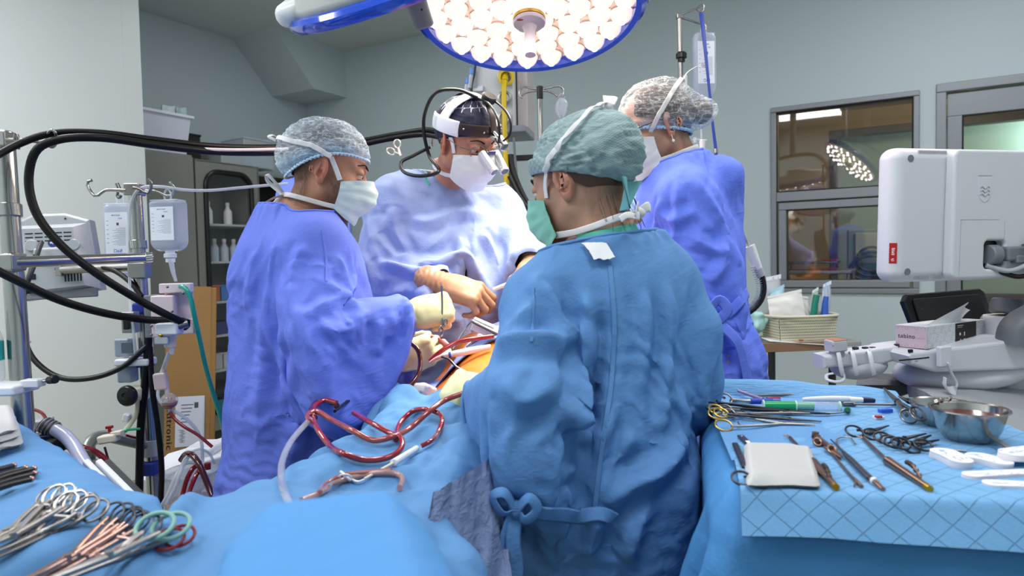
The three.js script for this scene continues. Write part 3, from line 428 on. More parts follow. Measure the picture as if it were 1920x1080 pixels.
const shearHand=(o)=>{ // glove: wrist o.at, fingers along o.dir, back of the hand towards o.back; o.side +1 left, -1 right; o.curl [i, m, r, p]
  const y=o.dir.clone().normalize(),z=o.back.clone().addScaledVector(y,-o.back.dot(y)).normalize(),x=V().crossVectors(y,z),s=o.side,k=o.scale??1;
  const L=(a,b,c)=>V(a*k,b*k,c*k),list=[];
  list.push(roundBox(L(0,0.05,0),0.039*k,0.046*k,0.0155*k,0.0145*k,0.012*k),capsule(L(-s*0.022,0.02,-0.008),L(-s*0.028,0.07,-0.006),0.0165*k,0.014*k,0.015*k),capsule(L(s*0.018,0.018,-0.012),L(s*0.03,0.05,-0.014),0.02*k,0.015*k,0.015*k));
  list.push(capsule(L(0,-0.005,0),L(0,0.03,0),0.029*k,0.031*k,0.02*k,[V(0,0,1),1.35]),capsule(L(0,-(o.cuff??0.055),0.002),L(0,0.0,0),0.037*k,0.0295*k,0.015*k,[V(0,0,1),1.2]));
  const X=[0.0285,0.0095,-0.0105,-0.0295],Y=[0.091,0.096,0.091,0.081],S=[[0.043,0.027,0.021],[0.047,0.03,0.022],[0.043,0.028,0.021],[0.034,0.022,0.019]],fingers=[];
  for (let i=0;i<4;i++){
    let p=L(s*X[i],Y[i] - 0.008,0.001),a=0;const c=o.curl[i],spread=s*(o.spread??0.05)*(1.5 - i),seg=[];
    for (let j=0;j<3;j++){a +=c[j];const q=p.clone().add(L(Math.sin(spread)*S[i][j],Math.cos(a)*(S[i][j] +(j?0:0.008)),-Math.sin(a)*(S[i][j] +(j?0:0.008))));seg.push(capsule(p,q,(0.0108 - j*0.0009 - (i===3?0.0012:0))*k,(0.0101 - j*0.0011 - (i===3?0.0012:0))*k,0.004*k));p=q;}
    fingers.push(union(seg));
 }
  const T=o.thumb??[[0.045,0.055,-0.022],[0.052,0.083,-0.036],[0.045,0.104,-0.048]];let tp=L(s*0.024,0.024,-0.012);const th=T.map(([a,b,c],i)=>{const q=L(s*a,b,c),g=capsule(tp,q,(0.0145 - i*0.0022)*k,(0.0118 - i*0.0012)*k,0.006*k);tp=q;return g;});
  const palm=union(list),thumb=union(th),cuffR=0.0385*k;
  const f=(px,py,pz)=>{let d=palm(px,py,pz);let g=1e9;for (const q of fingers)g=smin(g,q(px,py,pz),0.0022*k);d=smin(d,g,0.009*k);d=smin(d,thumb(px,py,pz),0.008*k);if (py<0.012)d +=0.0011*Math.sin(py*420 +3*noise3(px*60,py*20,pz*60))*sstep(0.012,-0.02,py);return d +0.0006*noise3(px*90,py*60,pz*90);};
  const g=netGeo(f,L(-0.075,-0.09,-0.105),L(0.075,0.2,0.045),0.0028);
  g.applyMatrix4(M4().makeBasis(x,y,z).setPosition(o.at));g.userData.frame={x,y,z};return g;
};
const FIST=[[1.25,1.45,0.7],[1.3,1.5,0.7],[1.35,1.5,0.7],[1.4,1.5,0.7]],PINCH=[[0.85,0.95,0.4],[0.95,1.1,0.5],[1.15,1.25,0.6],[1.3,1.3,0.6]],FISTTHUMB=[[0.04,0.05,-0.026],[0.034,0.078,-0.04],[0.012,0.086,-0.047]];
function snapper(g){const p=g.attributes.position,n=g.attributes.normal,q=V();return (v,off)=>{let b= -1,bd=1e9;for (let i=0;i<p.count;i++){const dx=p.array[3*i] - v.x,dy=p.array[3*i +1] - v.y,dz=p.array[3*i +2] - v.z,d=dx*dx +dy*dy +dz*dz;if (d<bd){bd=d;b=i;}}q.fromBufferAttribute(n,b);const P=V().fromBufferAttribute(p,b),k=P.clone().sub(v).dot(q);return{p:v.clone().addScaledVector(q,k +off),n:q.clone()};};}
function tapeOn(snap,pts,w,off=0.003,th=0.0015,seg=60){const c=curveOf(pts),P=[],Nn=[];for (let i=0;i<=seg;i++){const s=snap(c.getPoint(i / seg),off);P.push(s.p);Nn.push(s.n);}for (let k=0;k<2;k++)for (let i=1;i<seg;i++){P[i].add(P[i - 1]).add(P[i +1]).divideScalar(3);Nn[i].add(Nn[i - 1]).add(Nn[i +1]).normalize();}return tube(P,1,{seg:seg,radial:8,sx:w / 2,sy:th / 2,straight:true,normalAt:(t)=>Nn[Math.round(t*seg)]});}

function gownFields(J,o){ // J joints; o sizes
  const make=(shrink,forBody)=>{
    const s=shrink,fl=o.flat??1.32,F=[J.fwd,fl],A=s*0.8,list=[
      capsule(J.chest,J.pelvis,o.chest - s,o.waist - s,0.08,F),capsule(J.shL,J.shR,o.sh - s*0.6,o.sh - s*0.6,0.07),
      capsule(J.neck,J.shL,(o.yoke??0.066) - s*0.4,o.sh - s*0.6,0.05),capsule(J.neck,J.shR,(o.yoke??0.066) - s*0.4,o.sh - s*0.6,0.05),capsule(J.neck,J.chest,0.09 - s,0.13 - s,0.08,F),
    ];
    for (const e of ['L','R']){const sh=J['sh' +e],el=J['el' +e],wr=J['wr' +e];list.push(capsule(sh,el,o.arm[0] - A,o.arm[1] - A,o.armBlend??0.012),capsule(el,wr,o.arm[1] - A*1.1,o.arm[2] - A*0.6,0.012));}
    if (forBody)for (const q of [-1,1])list.push(capsule(J.pelvis.clone().addScaledVector(J.side,q*0.085),J.foot.clone().addScaledVector(J.side,q*0.1),0.105,0.075,0.05));
    else list.push(capsule(J.pelvis,J.hem,o.waist - s,o.hem - s,0.1,[J.fwd,fl*0.92]));
    for (const b of o.bumps??[])list.push(ellipsoid(b[0],b[1].clone().addScalar(-s*0.7),0.06));
    return list;
 };
  return{outer:union(make(0)),inner:union([...make(o.slack??0.03),...make(0.05,true)]),body:make(0.062,true)};
}
function person(o){
  const t=thing('person',o.label,'person',o.J.foot);
  const J=o.J,hp=o.head.pos,z=o.head.face.clone().normalize(),y=(o.head.up??V(0,1,0)).clone();y.addScaledVector(z,-y.dot(z)).normalize();const x=V().crossVectors(y,z),hs=o.head.scale??1;
  const HM=M4().makeBasis(x,y,z).scale(V(hs,hs,hs)).setPosition(hp),toHead=HM.clone().invert(),hw=(a,b,c)=>V(a,b,c).applyMatrix4(HM);
  J.side=J.side??V().crossVectors(V(0,1,0),J.fwd).normalize();
  const F=gownFields(J,o.size);
  // body: head, neck, torso, limbs in one mesh
  const hf=headField(o.face??{}),tone=o.skin??SKIN.w;
  const hg=netGeo(hf,V(-0.105,-0.215,-0.125),V(0.105,0.14,0.135),0.0034,(a,b,c)=>{
    let k=1 +0.05*noise3(a*60,b*60,c*60),r=[tone[0]*k,tone[1]*k,tone[2]*k];
    const ear=Math.abs(a)>0.07?0.12:0;r=[r[0]*(1 +ear*0.6),r[1]*(1 - ear),r[2]*(1 - ear)];
    if (o.beard){const m=sstep(0.014,-0.02,b +0.035*sstep(0.02,0.05,c))*sstep(-0.008,0.016,c - 0.2*Math.max(0,b +0.03))*sstep(-0.125,-0.1,b)*(0.62 +0.3*noise3(a*300,b*160,c*300));r=[lerp(r[0],0.05,m*0.72),lerp(r[1],0.032,m*0.72),lerp(r[2],0.022,m*0.72)];}
    if (o.nape){const m=sstep(0.0,-0.02,c +0.03)*sstep(-0.125,-0.07,b +0.01*noise3(a*200,b*90,c*200))*sstep(0.05,0.0,b)*(0.75 +0.25*noise3(a*400,b*120,c*400))*o.nape;r=[lerp(r[0],0.03,m),lerp(r[1],0.02,m),lerp(r[2],0.015,m)];}
    return r;
 });hg.applyMatrix4(HM);
  const all=[J.chest,J.pelvis,J.shL,J.shR,J.elL,J.elR,J.wrL,J.wrR,J.foot,J.neck],lo=all[0].clone(),hi=all[0].clone();for (const p of all){lo.min(p);hi.max(p);}lo.addScalar(-0.2);hi.addScalar(0.2);lo.y=Math.max(0.01,lo.y);
  const neckLine=capsule(hw(0,-0.12,-0.045),J.neck.clone().addScaledVector(J.fwd,0.015),0.05,0.046,0.03),bodyField=union([...F.body,neckLine]);
  const bg=netGeo(bodyField,lo,hi,0.022,()=>tone);
  for (const g of [hg,bg])g.setAttribute('color',g.attributes.color);
  const body=mergeGeometries([hg,bg],false);
  part('body',body,skinMat,t);
  if (!o.hideFace)for (const s of [1,-1]){
    part('eye',joined([new THREE.SphereGeometry(0.0125,16,12)]).applyMatrix4(M4().makeTranslation(s*0.031,0.001,0.0775)).applyMatrix4(HM),eyeWhite,t);
    part('iris',new THREE.SphereGeometry(0.0062,12,8).applyMatrix4(M4().makeTranslation(s*0.031,-0.001,0.0848)).applyMatrix4(HM),eyeDark,t);
    part('eyebrow',tube([V(s*0.014,0.024,0.0965),V(s*0.032,0.031,0.09),V(s*0.05,0.025,0.072)],(k)=>0.0026*(1 - 0.5*k),{seg:12,radial:6}).applyMatrix4(HM),browMat,t);
 }
  // gown
  const Lo=all[0].clone(),Hi=all[0].clone();for (const p of [...all,J.hem]){Lo.min(p);Hi.max(p);}Lo.addScalar(-0.26);Hi.addScalar(0.24);Lo.y=J.hem.y - 0.05;
  const cell=o.cell??0.021,neckDir=o.neckDir??hw(0,-0.05,-0.03).sub(J.neck).normalize();
  let m=netMesh(F.outer,Lo,Hi,cell);
  const cuts=[{o:J.neck.clone().addScaledVector(neckDir,o.neckRise??0.045),n:neckDir,reach:0.2},{o:J.hem,n:V(0,-1,0)}];
  for (const e of ['L','R'])cuts.push({o:J['wr' +e],n:J['wr' +e].clone().sub(J['el' +e]).normalize(),reach:0.14});
  m=clipMesh(m,cuts);
  const nearCut=(px,py,pz)=>{for (const c of cuts){const q=V(px,py,pz).sub(c.o);if (c.n.y !== -1&&q.length()<0.13&&Math.abs(q.dot(c.n))<0.009)return true;}return false;};
  const stretchAt=(px,py,pz)=>{let s=o.stretch??1.045;for (const e of ['L','R']){const q=V(px,py,pz),el=J['el' +e];if (q.distanceTo(el)<0.3)s=Math.max(s,lerp(o.sleeve??1.14,s,clamp(q.distanceTo(el) / 0.3)));}return s;};
  cloth(m,{iters:o.iters??70,solve:5,bend:o.bend??0.16,gravity:0.0011,damp:0.88,collide:F.inner,margin:0.006,friction:0.6,pin:nearCut,jitter:0.006,stretchAt,push:0.7});
  m=loopSub(m);
  cloth(m,{iters:14,solve:3,bend:0.12,gravity:0.0003,damp:0.8,collide:F.inner,margin:0.005,friction:0.6,pin:nearCut,jitter:0.003,stretch:1.035,push:0.8});
  m=loopSub(m);
  const lines=(o.folds??[]).map(([pts,w,a])=>[pts.map(([px,py])=>trace(F.outer,px,py)).filter(Boolean),w??0.013,(a??0.009)*(o.foldGain??1)]).filter((l)=>l[0].length>1).map(([p,w,a])=>[ontoMesh(m,p,10),w,a]);
  crumple(m,{lines,seed:Math.abs(hp.x)*7,amp:o.crumple});
  const gg=clothGeo(m);
  const gown=part('gown',gg,o.gownMat,t);
  for (const L of boundaryLoops(m))if (L.length>20&&L.reduce((s,p)=>s +p.distanceTo(J.neck),0) / L.length<0.2)part('neck_binding',tube(L.filter((p,i)=>i % 4===0),0.0035,{closed:true,seg:160,radial:8}),o.gownMat,gown);
  const snap=snapper(gg);
  // head gear comes in the head's frame
  const hpart=(name,g,mat,parent=t,label)=>part(name,g.applyMatrix4(HM),mat,parent,label);
  return{t,J,F,HM,hw,hpart,gown,gg,snap,toHead,x,y,z};
}
function maskSurface(o={}){
  const g=grid(56,40,(u,v)=>{
    const s=u*2 - 1,a=s*1.32,top= -0.004 - 0.022*s*s,bot= -0.13 +0.034*s*s,yy=lerp(top,bot,v),w=0.0775 - 0.006*v;
    const zf=0.115 +0.024*Math.sin(Math.PI*clamp(v*1.25))*Math.exp(-s*s*3) - 0.03*v*v;
    const pl=(o.pleat??0.0042)*(Math.abs(((v*4.2 +0.08*noise3(s*3,v*5,2))% 1) - 0.5)*2 - 0.5)*(1 - s*s) +0.0018*noise3(s*6,v*8,5);
    const cx=Math.sin(a),cz=Math.cos(a),r=1 +pl*10;
    return V(cx*w*r*(1.03),yy,0.012 +cz*(zf - 0.012)*r +0.002);
 });
  return solid(g,-0.0015);
}
const maskMat=(c)=>std(c,0.8,0,{bumpMap:repeated(fibreTex,4),bumpScale:0.0006});
const gloveMat=(c)=>std(c,0.46,0,{specularIntensity:0.6});
const netTex=(seed,density,tint)=>texture(1024,(u,v)=>{ // streaky translucent netting: alpha carries the threads
  const n=(f,s)=>tileNoise(u,v,f,s +seed),w1=tileNoise((u*1 +0.05*n(12,1))% 1,v,1,2);
  let a= -0.12;for (const [f,g,s] of [[44,10,1],[70,16,2],[30,8,3]]){const x=tileNoise((u +0.02*n(9,s))% 1,(v +0.03*n(7,s +4))% 1,f,s +seed),y=n(g,s +9);a +=Math.pow(1 - Math.abs(x*2 - 1),7)*(0.35 +y);}
  const patch=sstep(0.35,0.85,n(6,30)*0.6 +n(14,31)*0.4),al=clamp(density +0.17*patch +0.34*a);const e=0.8*sstep(0.78,1,v);return [lerp(tint[0],158,e*0.75),lerp(tint[1],204,e*0.75),lerp(tint[2],238,e*0.75),clamp(al +e*0.25)*255];
},{srgb:true});
// ---------------------------------------------------------------- the people
const GOWN={violet:clothMat(0x6a7ede,0.004),periwinkle:clothMat(0x98a8d6,0.004),steelBlue:clothMat(0x5b8abf,0.004),ultramarine:clothMat(0x6f88f2,0.004),sky:clothMat(0x7fb2e4,0.004)};
{ // assistant on the left, in profile
  const J={neck:at(553,408,1.8),chest:at(562,520,1.8),pelvis:at(565,730,1.82),shR:at(592,470,1.66),elR:at(600,622,1.55),wrR:at(762,592,1.66),shL:at(548,470,1.96),elL:at(640,640,1.95),wrL:at(742,668,1.82),foot:V(0,0,0),hem:V(0,0,0),fwd:V(0.97,0,-0.25).normalize()};
  J.foot.set(J.pelvis.x - 0.06,0.02,J.pelvis.z);J.hem.set(J.pelvis.x - 0.07,0.32,J.pelvis.z);
  const P=person({label:'bearded man in violet-blue surgical gown and white bouffant cap, in profile holding an instrument',J,head:{pos:at(618,322,1.78),face:V(0.96,-0.2,-0.17),up:V(0.12,1,0),scale:0.98},size:{chest:0.205,waist:0.2,sh:0.083,arm:[0.1,0.098,0.062],hem:0.29,flat:1.12,slack:0.035},skin:SKIN.m,beard:true,nape:0.8,gownMat:GOWN.violet,neckDir:V(0.12,1,0).normalize(),neckRise:0.025,sleeve:1.2,folds:[[[[612,525],[650,538],[690,572]]],[[[655,605],[700,578]]],[[[662,650],[688,588]]],[[[700,665],[726,596]]],[[[733,640],[746,586]]],[[[560,590],[610,560],[660,545]]],[[[522,432],[495,560],[484,700],[470,850]],0.02,0.012],[[[478,460],[462,540],[470,640]],0.02,0.01],[[[545,560],[570,625],[600,675]]],[[[585,600],[640,622],[690,610]],0.012,0.008],[[[520,640],[560,700],[650,705]],0.02,-0.012],[[[600,730],[560,800],[540,880]],0.02,0.01],[[[670,720],[640,760]],0.015,0.008],[[[575,450],[540,500],[530,580]],0.014,0.008],[[[640,470],[665,520],[675,560]],0.014,0.008]]});
  P.hpart('hair',capSurface({rx:0.083,ry:0.097,rf:0.098,rb:0.1,front:[0.068,0.09],back:[-0.035,-0.1],sideLift:0.02,rimNoise:0.004}),hairMat(0x2a1e18),P.t);
  const cap=capSurface({rx:0.09,ry:0.104,rf:0.109,rb:0.113,cy:0.034,front:[0.045,0.1],back:[-0.052,-0.125],sideLift:0.036,lobes:[[0,-0.25,-1,0.016,0.16],[0,0.6,-0.9,0.006,0.2]],pleat:0.0022,crease:0.003,tuck:0.006});
  const capM=P.hpart('bouffant_cap',cap,std(0xffffff,0.85,0,{map:repeated(netTex(3,0.2,[226,240,250]),1,1),transparent:true}),P.t,'white translucent bouffant cap with a bluish gathered edge');
  P.hpart('elastic_edge',(()=>{const g=capSurface({rx:0.0895,ry:0.1035,rf:0.1085,rb:0.113,cy:0.034,front:[0.045,0.1],back:[-0.054,-0.125],sideLift:0.036,lobes:[[0,-0.25,-1,0.016,0.16]]},160,60),p=g.attributes.position,pts=[];for (let i=0;i<=160;i++)pts.push(V().fromBufferAttribute(p,60*161 +i).add(V(0,0.002*Math.sin(i*2.4),0)));return tube(pts.slice(0,160),(t)=>0.003 +0.0013*Math.sin(t*400),{closed:true,seg:320,radial:8});})(),std(0xbfdaec,0.85),capM);
  const mask=P.hpart('face_mask',maskSurface(),maskMat(0xd9ede4),P.t);
  const cs=snapper(capM.geometry),hd=(a,b,c)=>P.hw(a,b,c);
  for (const s of [1,-1]){
    P.hpart('mask_strap',tube([V(s*0.0715,-0.022,0.036),V(s*0.076,0.0,0.024),V(s*0.083,0.03,0.006)],1,{seg:16,radial:8,sx:0.0065,sy:0.0009,normalAt:()=>V(s,0.1,0.2)}),MAT.strap,mask);
    part('mask_strap',tapeOn(cs,[hd(s*0.083,0.03,0.006),hd(s*0.092,0.045,-0.04),hd(s*0.075,0.05,-0.09),hd(0.006*s,0.055,-0.135)],0.013,0.0065),MAT.strap,mask);
    P.hpart('mask_strap',tube([V(s*0.066,-0.092,0.038),V(s*0.0645,-0.09,0.0),V(s*0.0625,-0.086,-0.045),V(s*0.045,-0.083,-0.085),V(s*0.006,-0.083,-0.103)],1,{seg:40,radial:8,sx:0.0065,sy:0.0009,normalAt:(t,p)=>V(p.x,0,p.z +0.035)}),MAT.strap,mask);
 }
  P.hpart('strap_bow',joined([tube([V(0,-0.083,-0.104),V(-0.012,-0.06,-0.125),V(-0.018,-0.04,-0.152),V(-0.005,-0.055,-0.15),V(0,-0.083,-0.106)],1,{seg:30,radial:8,sx:0.006,sy:0.001,normal:V(0,0.4,-1)}),tube([V(0,-0.083,-0.104),V(-0.02,-0.1,-0.128),V(-0.02,-0.128,-0.152),V(-0.012,-0.14,-0.14),V(-0.005,-0.11,-0.122),V(0,-0.083,-0.106)],1,{seg:40,radial:8,sx:0.006,sy:0.001,normal:V(0,0.4,-1)}),tube([V(0.004,0.055,-0.136),V(-0.006,0.064,-0.155),V(-0.02,0.056,-0.162),V(-0.016,0.05,-0.145)],1,{seg:20,radial:8,sx:0.005,sy:0.001,normal:V(0,1,0.3)}),new THREE.SphereGeometry(0.007,12,8).translate(0,-0.083,-0.106),new THREE.SphereGeometry(0.007,12,8).translate(0.002,0.055,-0.137)]),MAT.strap,mask);
  const latex=gloveMat(0xd9cf9e);
  part('glove',shearHand({at:at(776,588,1.665),dir:at(838,574,1.69).sub(at(776,588,1.665)),back:V(-0.4,0.35,0.85),side: -1,curl:FIST,thumb:FISTTHUMB}),latex,P.t);
  part('glove',shearHand({at:at(748,672,1.81),dir:at(820,652,1.83).sub(at(748,672,1.81)),back:V(-0.1,-0.25,1),side:1,curl:[[0.5,0.8,0.5],[0.7,0.9,0.6],[1.0,1.1,0.6],[1.1,1.2,0.6]],thumb:[[0.045,0.05,-0.02],[0.05,0.085,-0.04],[0.035,0.108,-0.055]]}),latex,P.t);
  part('shoulder_seam',tapeSeen(P.gown,[[604,432],[611,480],[612,528]],0.006,0.0012,0.0008),GOWN.violet,P.gown);
}
{ // surgeon with headlight and loupes
  const J={neck:at(806,366,2.25),chest:at(835,490,2.24),pelvis:at(835,720,2.28),shR:at(745,388,2.2),elR:at(708,522,2.12),wrR:at(828,534,1.98),shL:at(925,402,2.34),elL:at(982,470,2.2),wrL:at(996,500,2.0),foot:V(0,0,0),hem:V(0,0,0),fwd:V(0.3,0,0.95).normalize()};
  J.foot.set(J.pelvis.x,0.02,J.pelvis.z);J.hem.set(J.pelvis.x,0.32,J.pelvis.z);
  const P=person({label:'surgeon in pale periwinkle gown with headlight and magnifying loupes, bending over the patient',J,head:{pos:at(874,266,2.12),face:V(0.66,-0.42,0.62),up:V(0.12,1,0.3),scale:1.02},size:{chest:0.235,waist:0.235,sh:0.1,arm:[0.112,0.1,0.06],hem:0.3,flat:1.2,slack:0.03},skin:SKIN.s,nape:0.25,gownMat:GOWN.periwinkle,neckDir:V(0.25,0.95,0.2).normalize(),neckRise:0.07,sleeve:1.17,folds:[[[[682,400],[702,470],[785,515]]],[[[692,480],[760,500],[815,500]]],[[[735,380],[742,440],[765,480]]],[[[765,400],[800,420],[850,395],[920,400]],0.016,0.01],[[[800,470],[840,430],[850,380]],0.014,0.008],[[[860,430],[865,500],[850,560]],0.014,0.008],[[[900,430],[930,470],[935,520]],0.014,0.01],[[[710,560],[760,545],[810,555]],0.014,0.008],[[[700,430],[730,470],[790,480]],0.012,0.009],[[[760,600],[820,590],[870,610]],0.014,0.008]]});
  const capTex=canvasTexture(1024,512,(c,w,h)=>{c.fillStyle='#1b1f36';c.fillRect(0,0,w,h);c.strokeStyle='#4a5070';c.lineWidth=0.7;for (let i=0;i<40;i++){c.beginPath();c.moveTo(i*w / 40,0);c.lineTo(i*w / 40,h);c.stroke();c.beginPath();c.moveTo(0,i*14);c.lineTo(w,i*14);c.stroke();}for (const [y0,col,a] of [[300,'#eef0ff',34],[385,'#b8bede',20],[430,'#a02030',14]]){c.strokeStyle=col;c.lineWidth=3;c.beginPath();c.moveTo(0,y0);for (let x=0;x<w;x +=64){c.lineTo(x +20,y0);c.lineTo(x +26,y0 - 10);c.lineTo(x +32,y0 +8);c.lineTo(x +38,y0 - a*1.6);c.lineTo(x +45,y0 +a);c.lineTo(x +50,y0);}c.stroke();}});
  const cap=P.hpart('scrub_cap',capSurface({rx:0.084,ry:0.1,rf:0.102,rb:0.105,cy:0.034,front:[0.05,0.1],back:[-0.02,-0.11],sideLift: -0.002,crease:0.0012,lobes:[[0,0.2,-1,0.008,0.2]]}),std(0xffffff,0.85,0,{map:capTex}),P.t,'dark navy cap printed with white heartbeat traces');
  P.hpart('hair',capSurface({rx:0.081,ry:0.09,rf:0.09,rb:0.1,front:[0.06,0.09],back:[-0.045,-0.1]}),hairMat(0x2a211c),P.t);
  const mask=P.hpart('face_mask',maskSurface({pleat:0.002}),maskMat(0xeff3ea),P.t),cs=snapper(cap.geometry),hd=P.hw;
  for (const s of [1,-1]){
    P.hpart('mask_strap',tube([V(s*0.0715,-0.022,0.036),V(s*0.077,0.012,0.022),V(s*0.086,0.045,-0.005)],1,{seg:16,radial:8,sx:0.0065,sy:0.0009,normalAt:()=>V(s,0.1,0.2)}),MAT.strap,mask);
    P.hpart('mask_strap',tube([V(s*0.066,-0.092,0.038),V(s*0.0645,-0.1,0.0),V(s*0.0625,-0.1,-0.045),V(s*0.045,-0.092,-0.088),V(s*0.004,-0.088,-0.104)],1,{seg:40,radial:8,sx:0.0065,sy:0.0009,normalAt:(t,p)=>V(p.x,0,p.z +0.035)}),MAT.strap,mask);
 }
  // headlight: band, white pads, knob, light lead, loupes
  const leather=std(0x33251f,0.42),band=(yf,yb,w,th,a0,a1,r=1.04)=>tube(Array.from({length:25},(_,i)=>{const a=lerp(a0,a1,i / 24),c=(1 +Math.cos(a)) / 2;return V(Math.sin(a)*0.086*r,lerp(yb,yf,c),-0.01 +Math.cos(a)*0.108*r);}),1,{seg:60,radial:10,sx:w,sy:th,normalAt:(t,p)=>V(p.x,0,p.z +0.01)});
  const hl=P.hpart('headlight',band(0.062,0.03,0.017,0.003,-1.15,1.15),leather,P.t,'brown leather headlight band');
  P.hpart('head_pad',joined([band(0.055,0.045,0.024,0.004,-2.35,-1.05,1.045),band(0.055,0.045,0.024,0.004,1.05,2.35,1.045),tube([V(-0.09,0.06,-0.02),V(-0.065,0.11,-0.01),V(-0.0,0.142,0.0),V(0.065,0.11,-0.01),V(0.09,0.06,-0.02)],1,{seg:40,radial:8,sx:0.02,sy:0.003,normalAt:(t,p)=>V(p.x,p.y - 0.03,0)})]),std(0xf4f4f6,0.6),hl,'white padded straps');
  P.hpart('top_strap',tube([V(0,0.062,0.112),V(0,0.115,0.085),V(0,0.145,0.02),V(0,0.13,-0.06),V(0,0.05,-0.125)],1,{seg:40,radial:8,sx:0.012,sy:0.0025,normalAt:(t,p)=>V(0,p.y - 0.03,p.z)}),leather,hl);
  P.hpart('knob',lathe([[0,0],[0.012,0],[0.012,0.012],[0.021,0.013],[0.022,0.026],[0.019,0.03],[0,0.03]],28,V(0.0,0.13,0.058),V(0,1,0.35)),MAT.black,hl);
  P.hpart('rivet',joined([-0.9,-0.3,0.3,0.9].map((a)=>new THREE.SphereGeometry(0.0035,10,8).translate(Math.sin(a)*0.094,0.058,-0.01 +Math.cos(a)*0.116))),MAT.steel,hl);
  P.hpart('light_arm',joined([tube([V(-0.012,0.142,0.03),V(-0.02,0.14,0.09),V(-0.03,0.112,0.148),V(-0.028,0.07,0.165),V(-0.012,0.045,0.15)],0.0035,{seg:40}),tube([V(0.012,0.142,0.03),V(0.012,0.142,0.095),V(0.01,0.115,0.155),V(0.004,0.075,0.172),V(-0.006,0.045,0.155)],0.0035,{seg:40})]),MAT.black,hl);
  P.hpart('lamp_head',joined([cyl(V(0,0.055,0.135),V(0,0.035,0.165),0.012,0.014,20,0.002),cyl(V(0,0.062,0.11),V(0,0.05,0.14),0.006),boxOn(0.03,0.012,0.022,0.002,V(0,0.05,0.125),V(1,0,0),V(0,1,0)),cyl(V(0.02,0.045,0.13),V(0.02,0.02,0.15),0.008,0.008,16,0.001)]),MAT.steel,hl);
  const gl=P.hpart('loupe',joined([-1,1].map((s)=>[cyl(V(s*0.028,0.0,0.104),V(s*0.022,-0.034,0.158),0.0125,0.0135,22,0.002),cyl(V(s*0.022,-0.034,0.158),V(s*0.021,-0.039,0.166),0.0142,0.0145,22,0.001)])),std(0xd9d9dc,0.3,0.5),P.t,'silver magnifying loupes');
  P.hpart('loupe_lens',joined([-1,1].map((s)=>cyl(V(s*0.021,-0.0388,0.1658),V(s*0.0209,-0.0394,0.1668),0.0115,0.0115,20))),std(0x15202a,0.05),gl);
  P.hpart('eyeglass_frame',joined([-1,1].map((s)=>[tube(Array.from({length:14},(_,i)=>{const a=i / 14*Math.PI*2;return V(s*0.033 +Math.cos(a)*0.026,-0.002 +Math.sin(a)*0.019,0.105 - 0.25*Math.abs(s*0.033 +Math.cos(a)*0.026));}),0.0012,{closed:true,seg:40,radial:6}),tube([V(s*0.058,0.003,0.091),V(s*0.077,0.006,0.06),V(s*0.0815,0.012,0.0),V(s*0.081,0.002,-0.03)],0.0011,{seg:24,radial:6})]).concat([tube([V(-0.008,0.002,0.104),V(0,0.006,0.108),V(0.008,0.002,0.104)],0.0013,{seg:10,radial:6}),boxOn(0.03,0.012,0.01,0.002,V(0,0.004,0.116),V(1,0,0),V(0,1,0))])),MAT.steelDark,gl);
  part('headlight_lead',tube([hd(-0.012,0.142,0.03),hd(-0.05,0.15,-0.02),hd(-0.095,0.13,-0.06),hd(-0.105,0.06,-0.085),hd(-0.1,0.0,-0.08),hd(-0.085,-0.06,-0.06),at(822,322,2.05),at(790,330,2.05),at(757,322,2.08),at(752,305,2.1),at(775,292,2.12),at(806,276,2.14)],0.0055,{seg:120,radial:10}),MAT.black,hl);
  const tan=gloveMat(0xae8262);
  part('glove',shearHand({at:at(838,534,1.965),dir:at(925,560,1.95).sub(at(838,534,1.965)),back:V(0.1,0.72,0.7),side: -1,curl:[[0.7,0.9,0.4],[0.8,1.1,0.6],[0.9,1.2,0.6],[1.0,1.2,0.6]],thumb:[[0.045,0.05,-0.02],[0.045,0.08,-0.036],[0.03,0.1,-0.05]],scale:1.08}),tan,P.t);
  part('glove',shearHand({at:at(997,502,1.99),dir:at(985,560,1.88).sub(at(997,502,1.99)),back:V(0.3,0.7,0.6),side:1,curl:PINCH}),tan,P.t);
  part('scrub_collar',tapeOn(snapper(P.gown.geometry),[at(766,320,2.28),at(780,327,2.24),at(794,340,2.2),at(806,352,2.16)],0.007,0.002),std(0x4fb59a,0.8),P.gown,'teal scrub neckline');
}
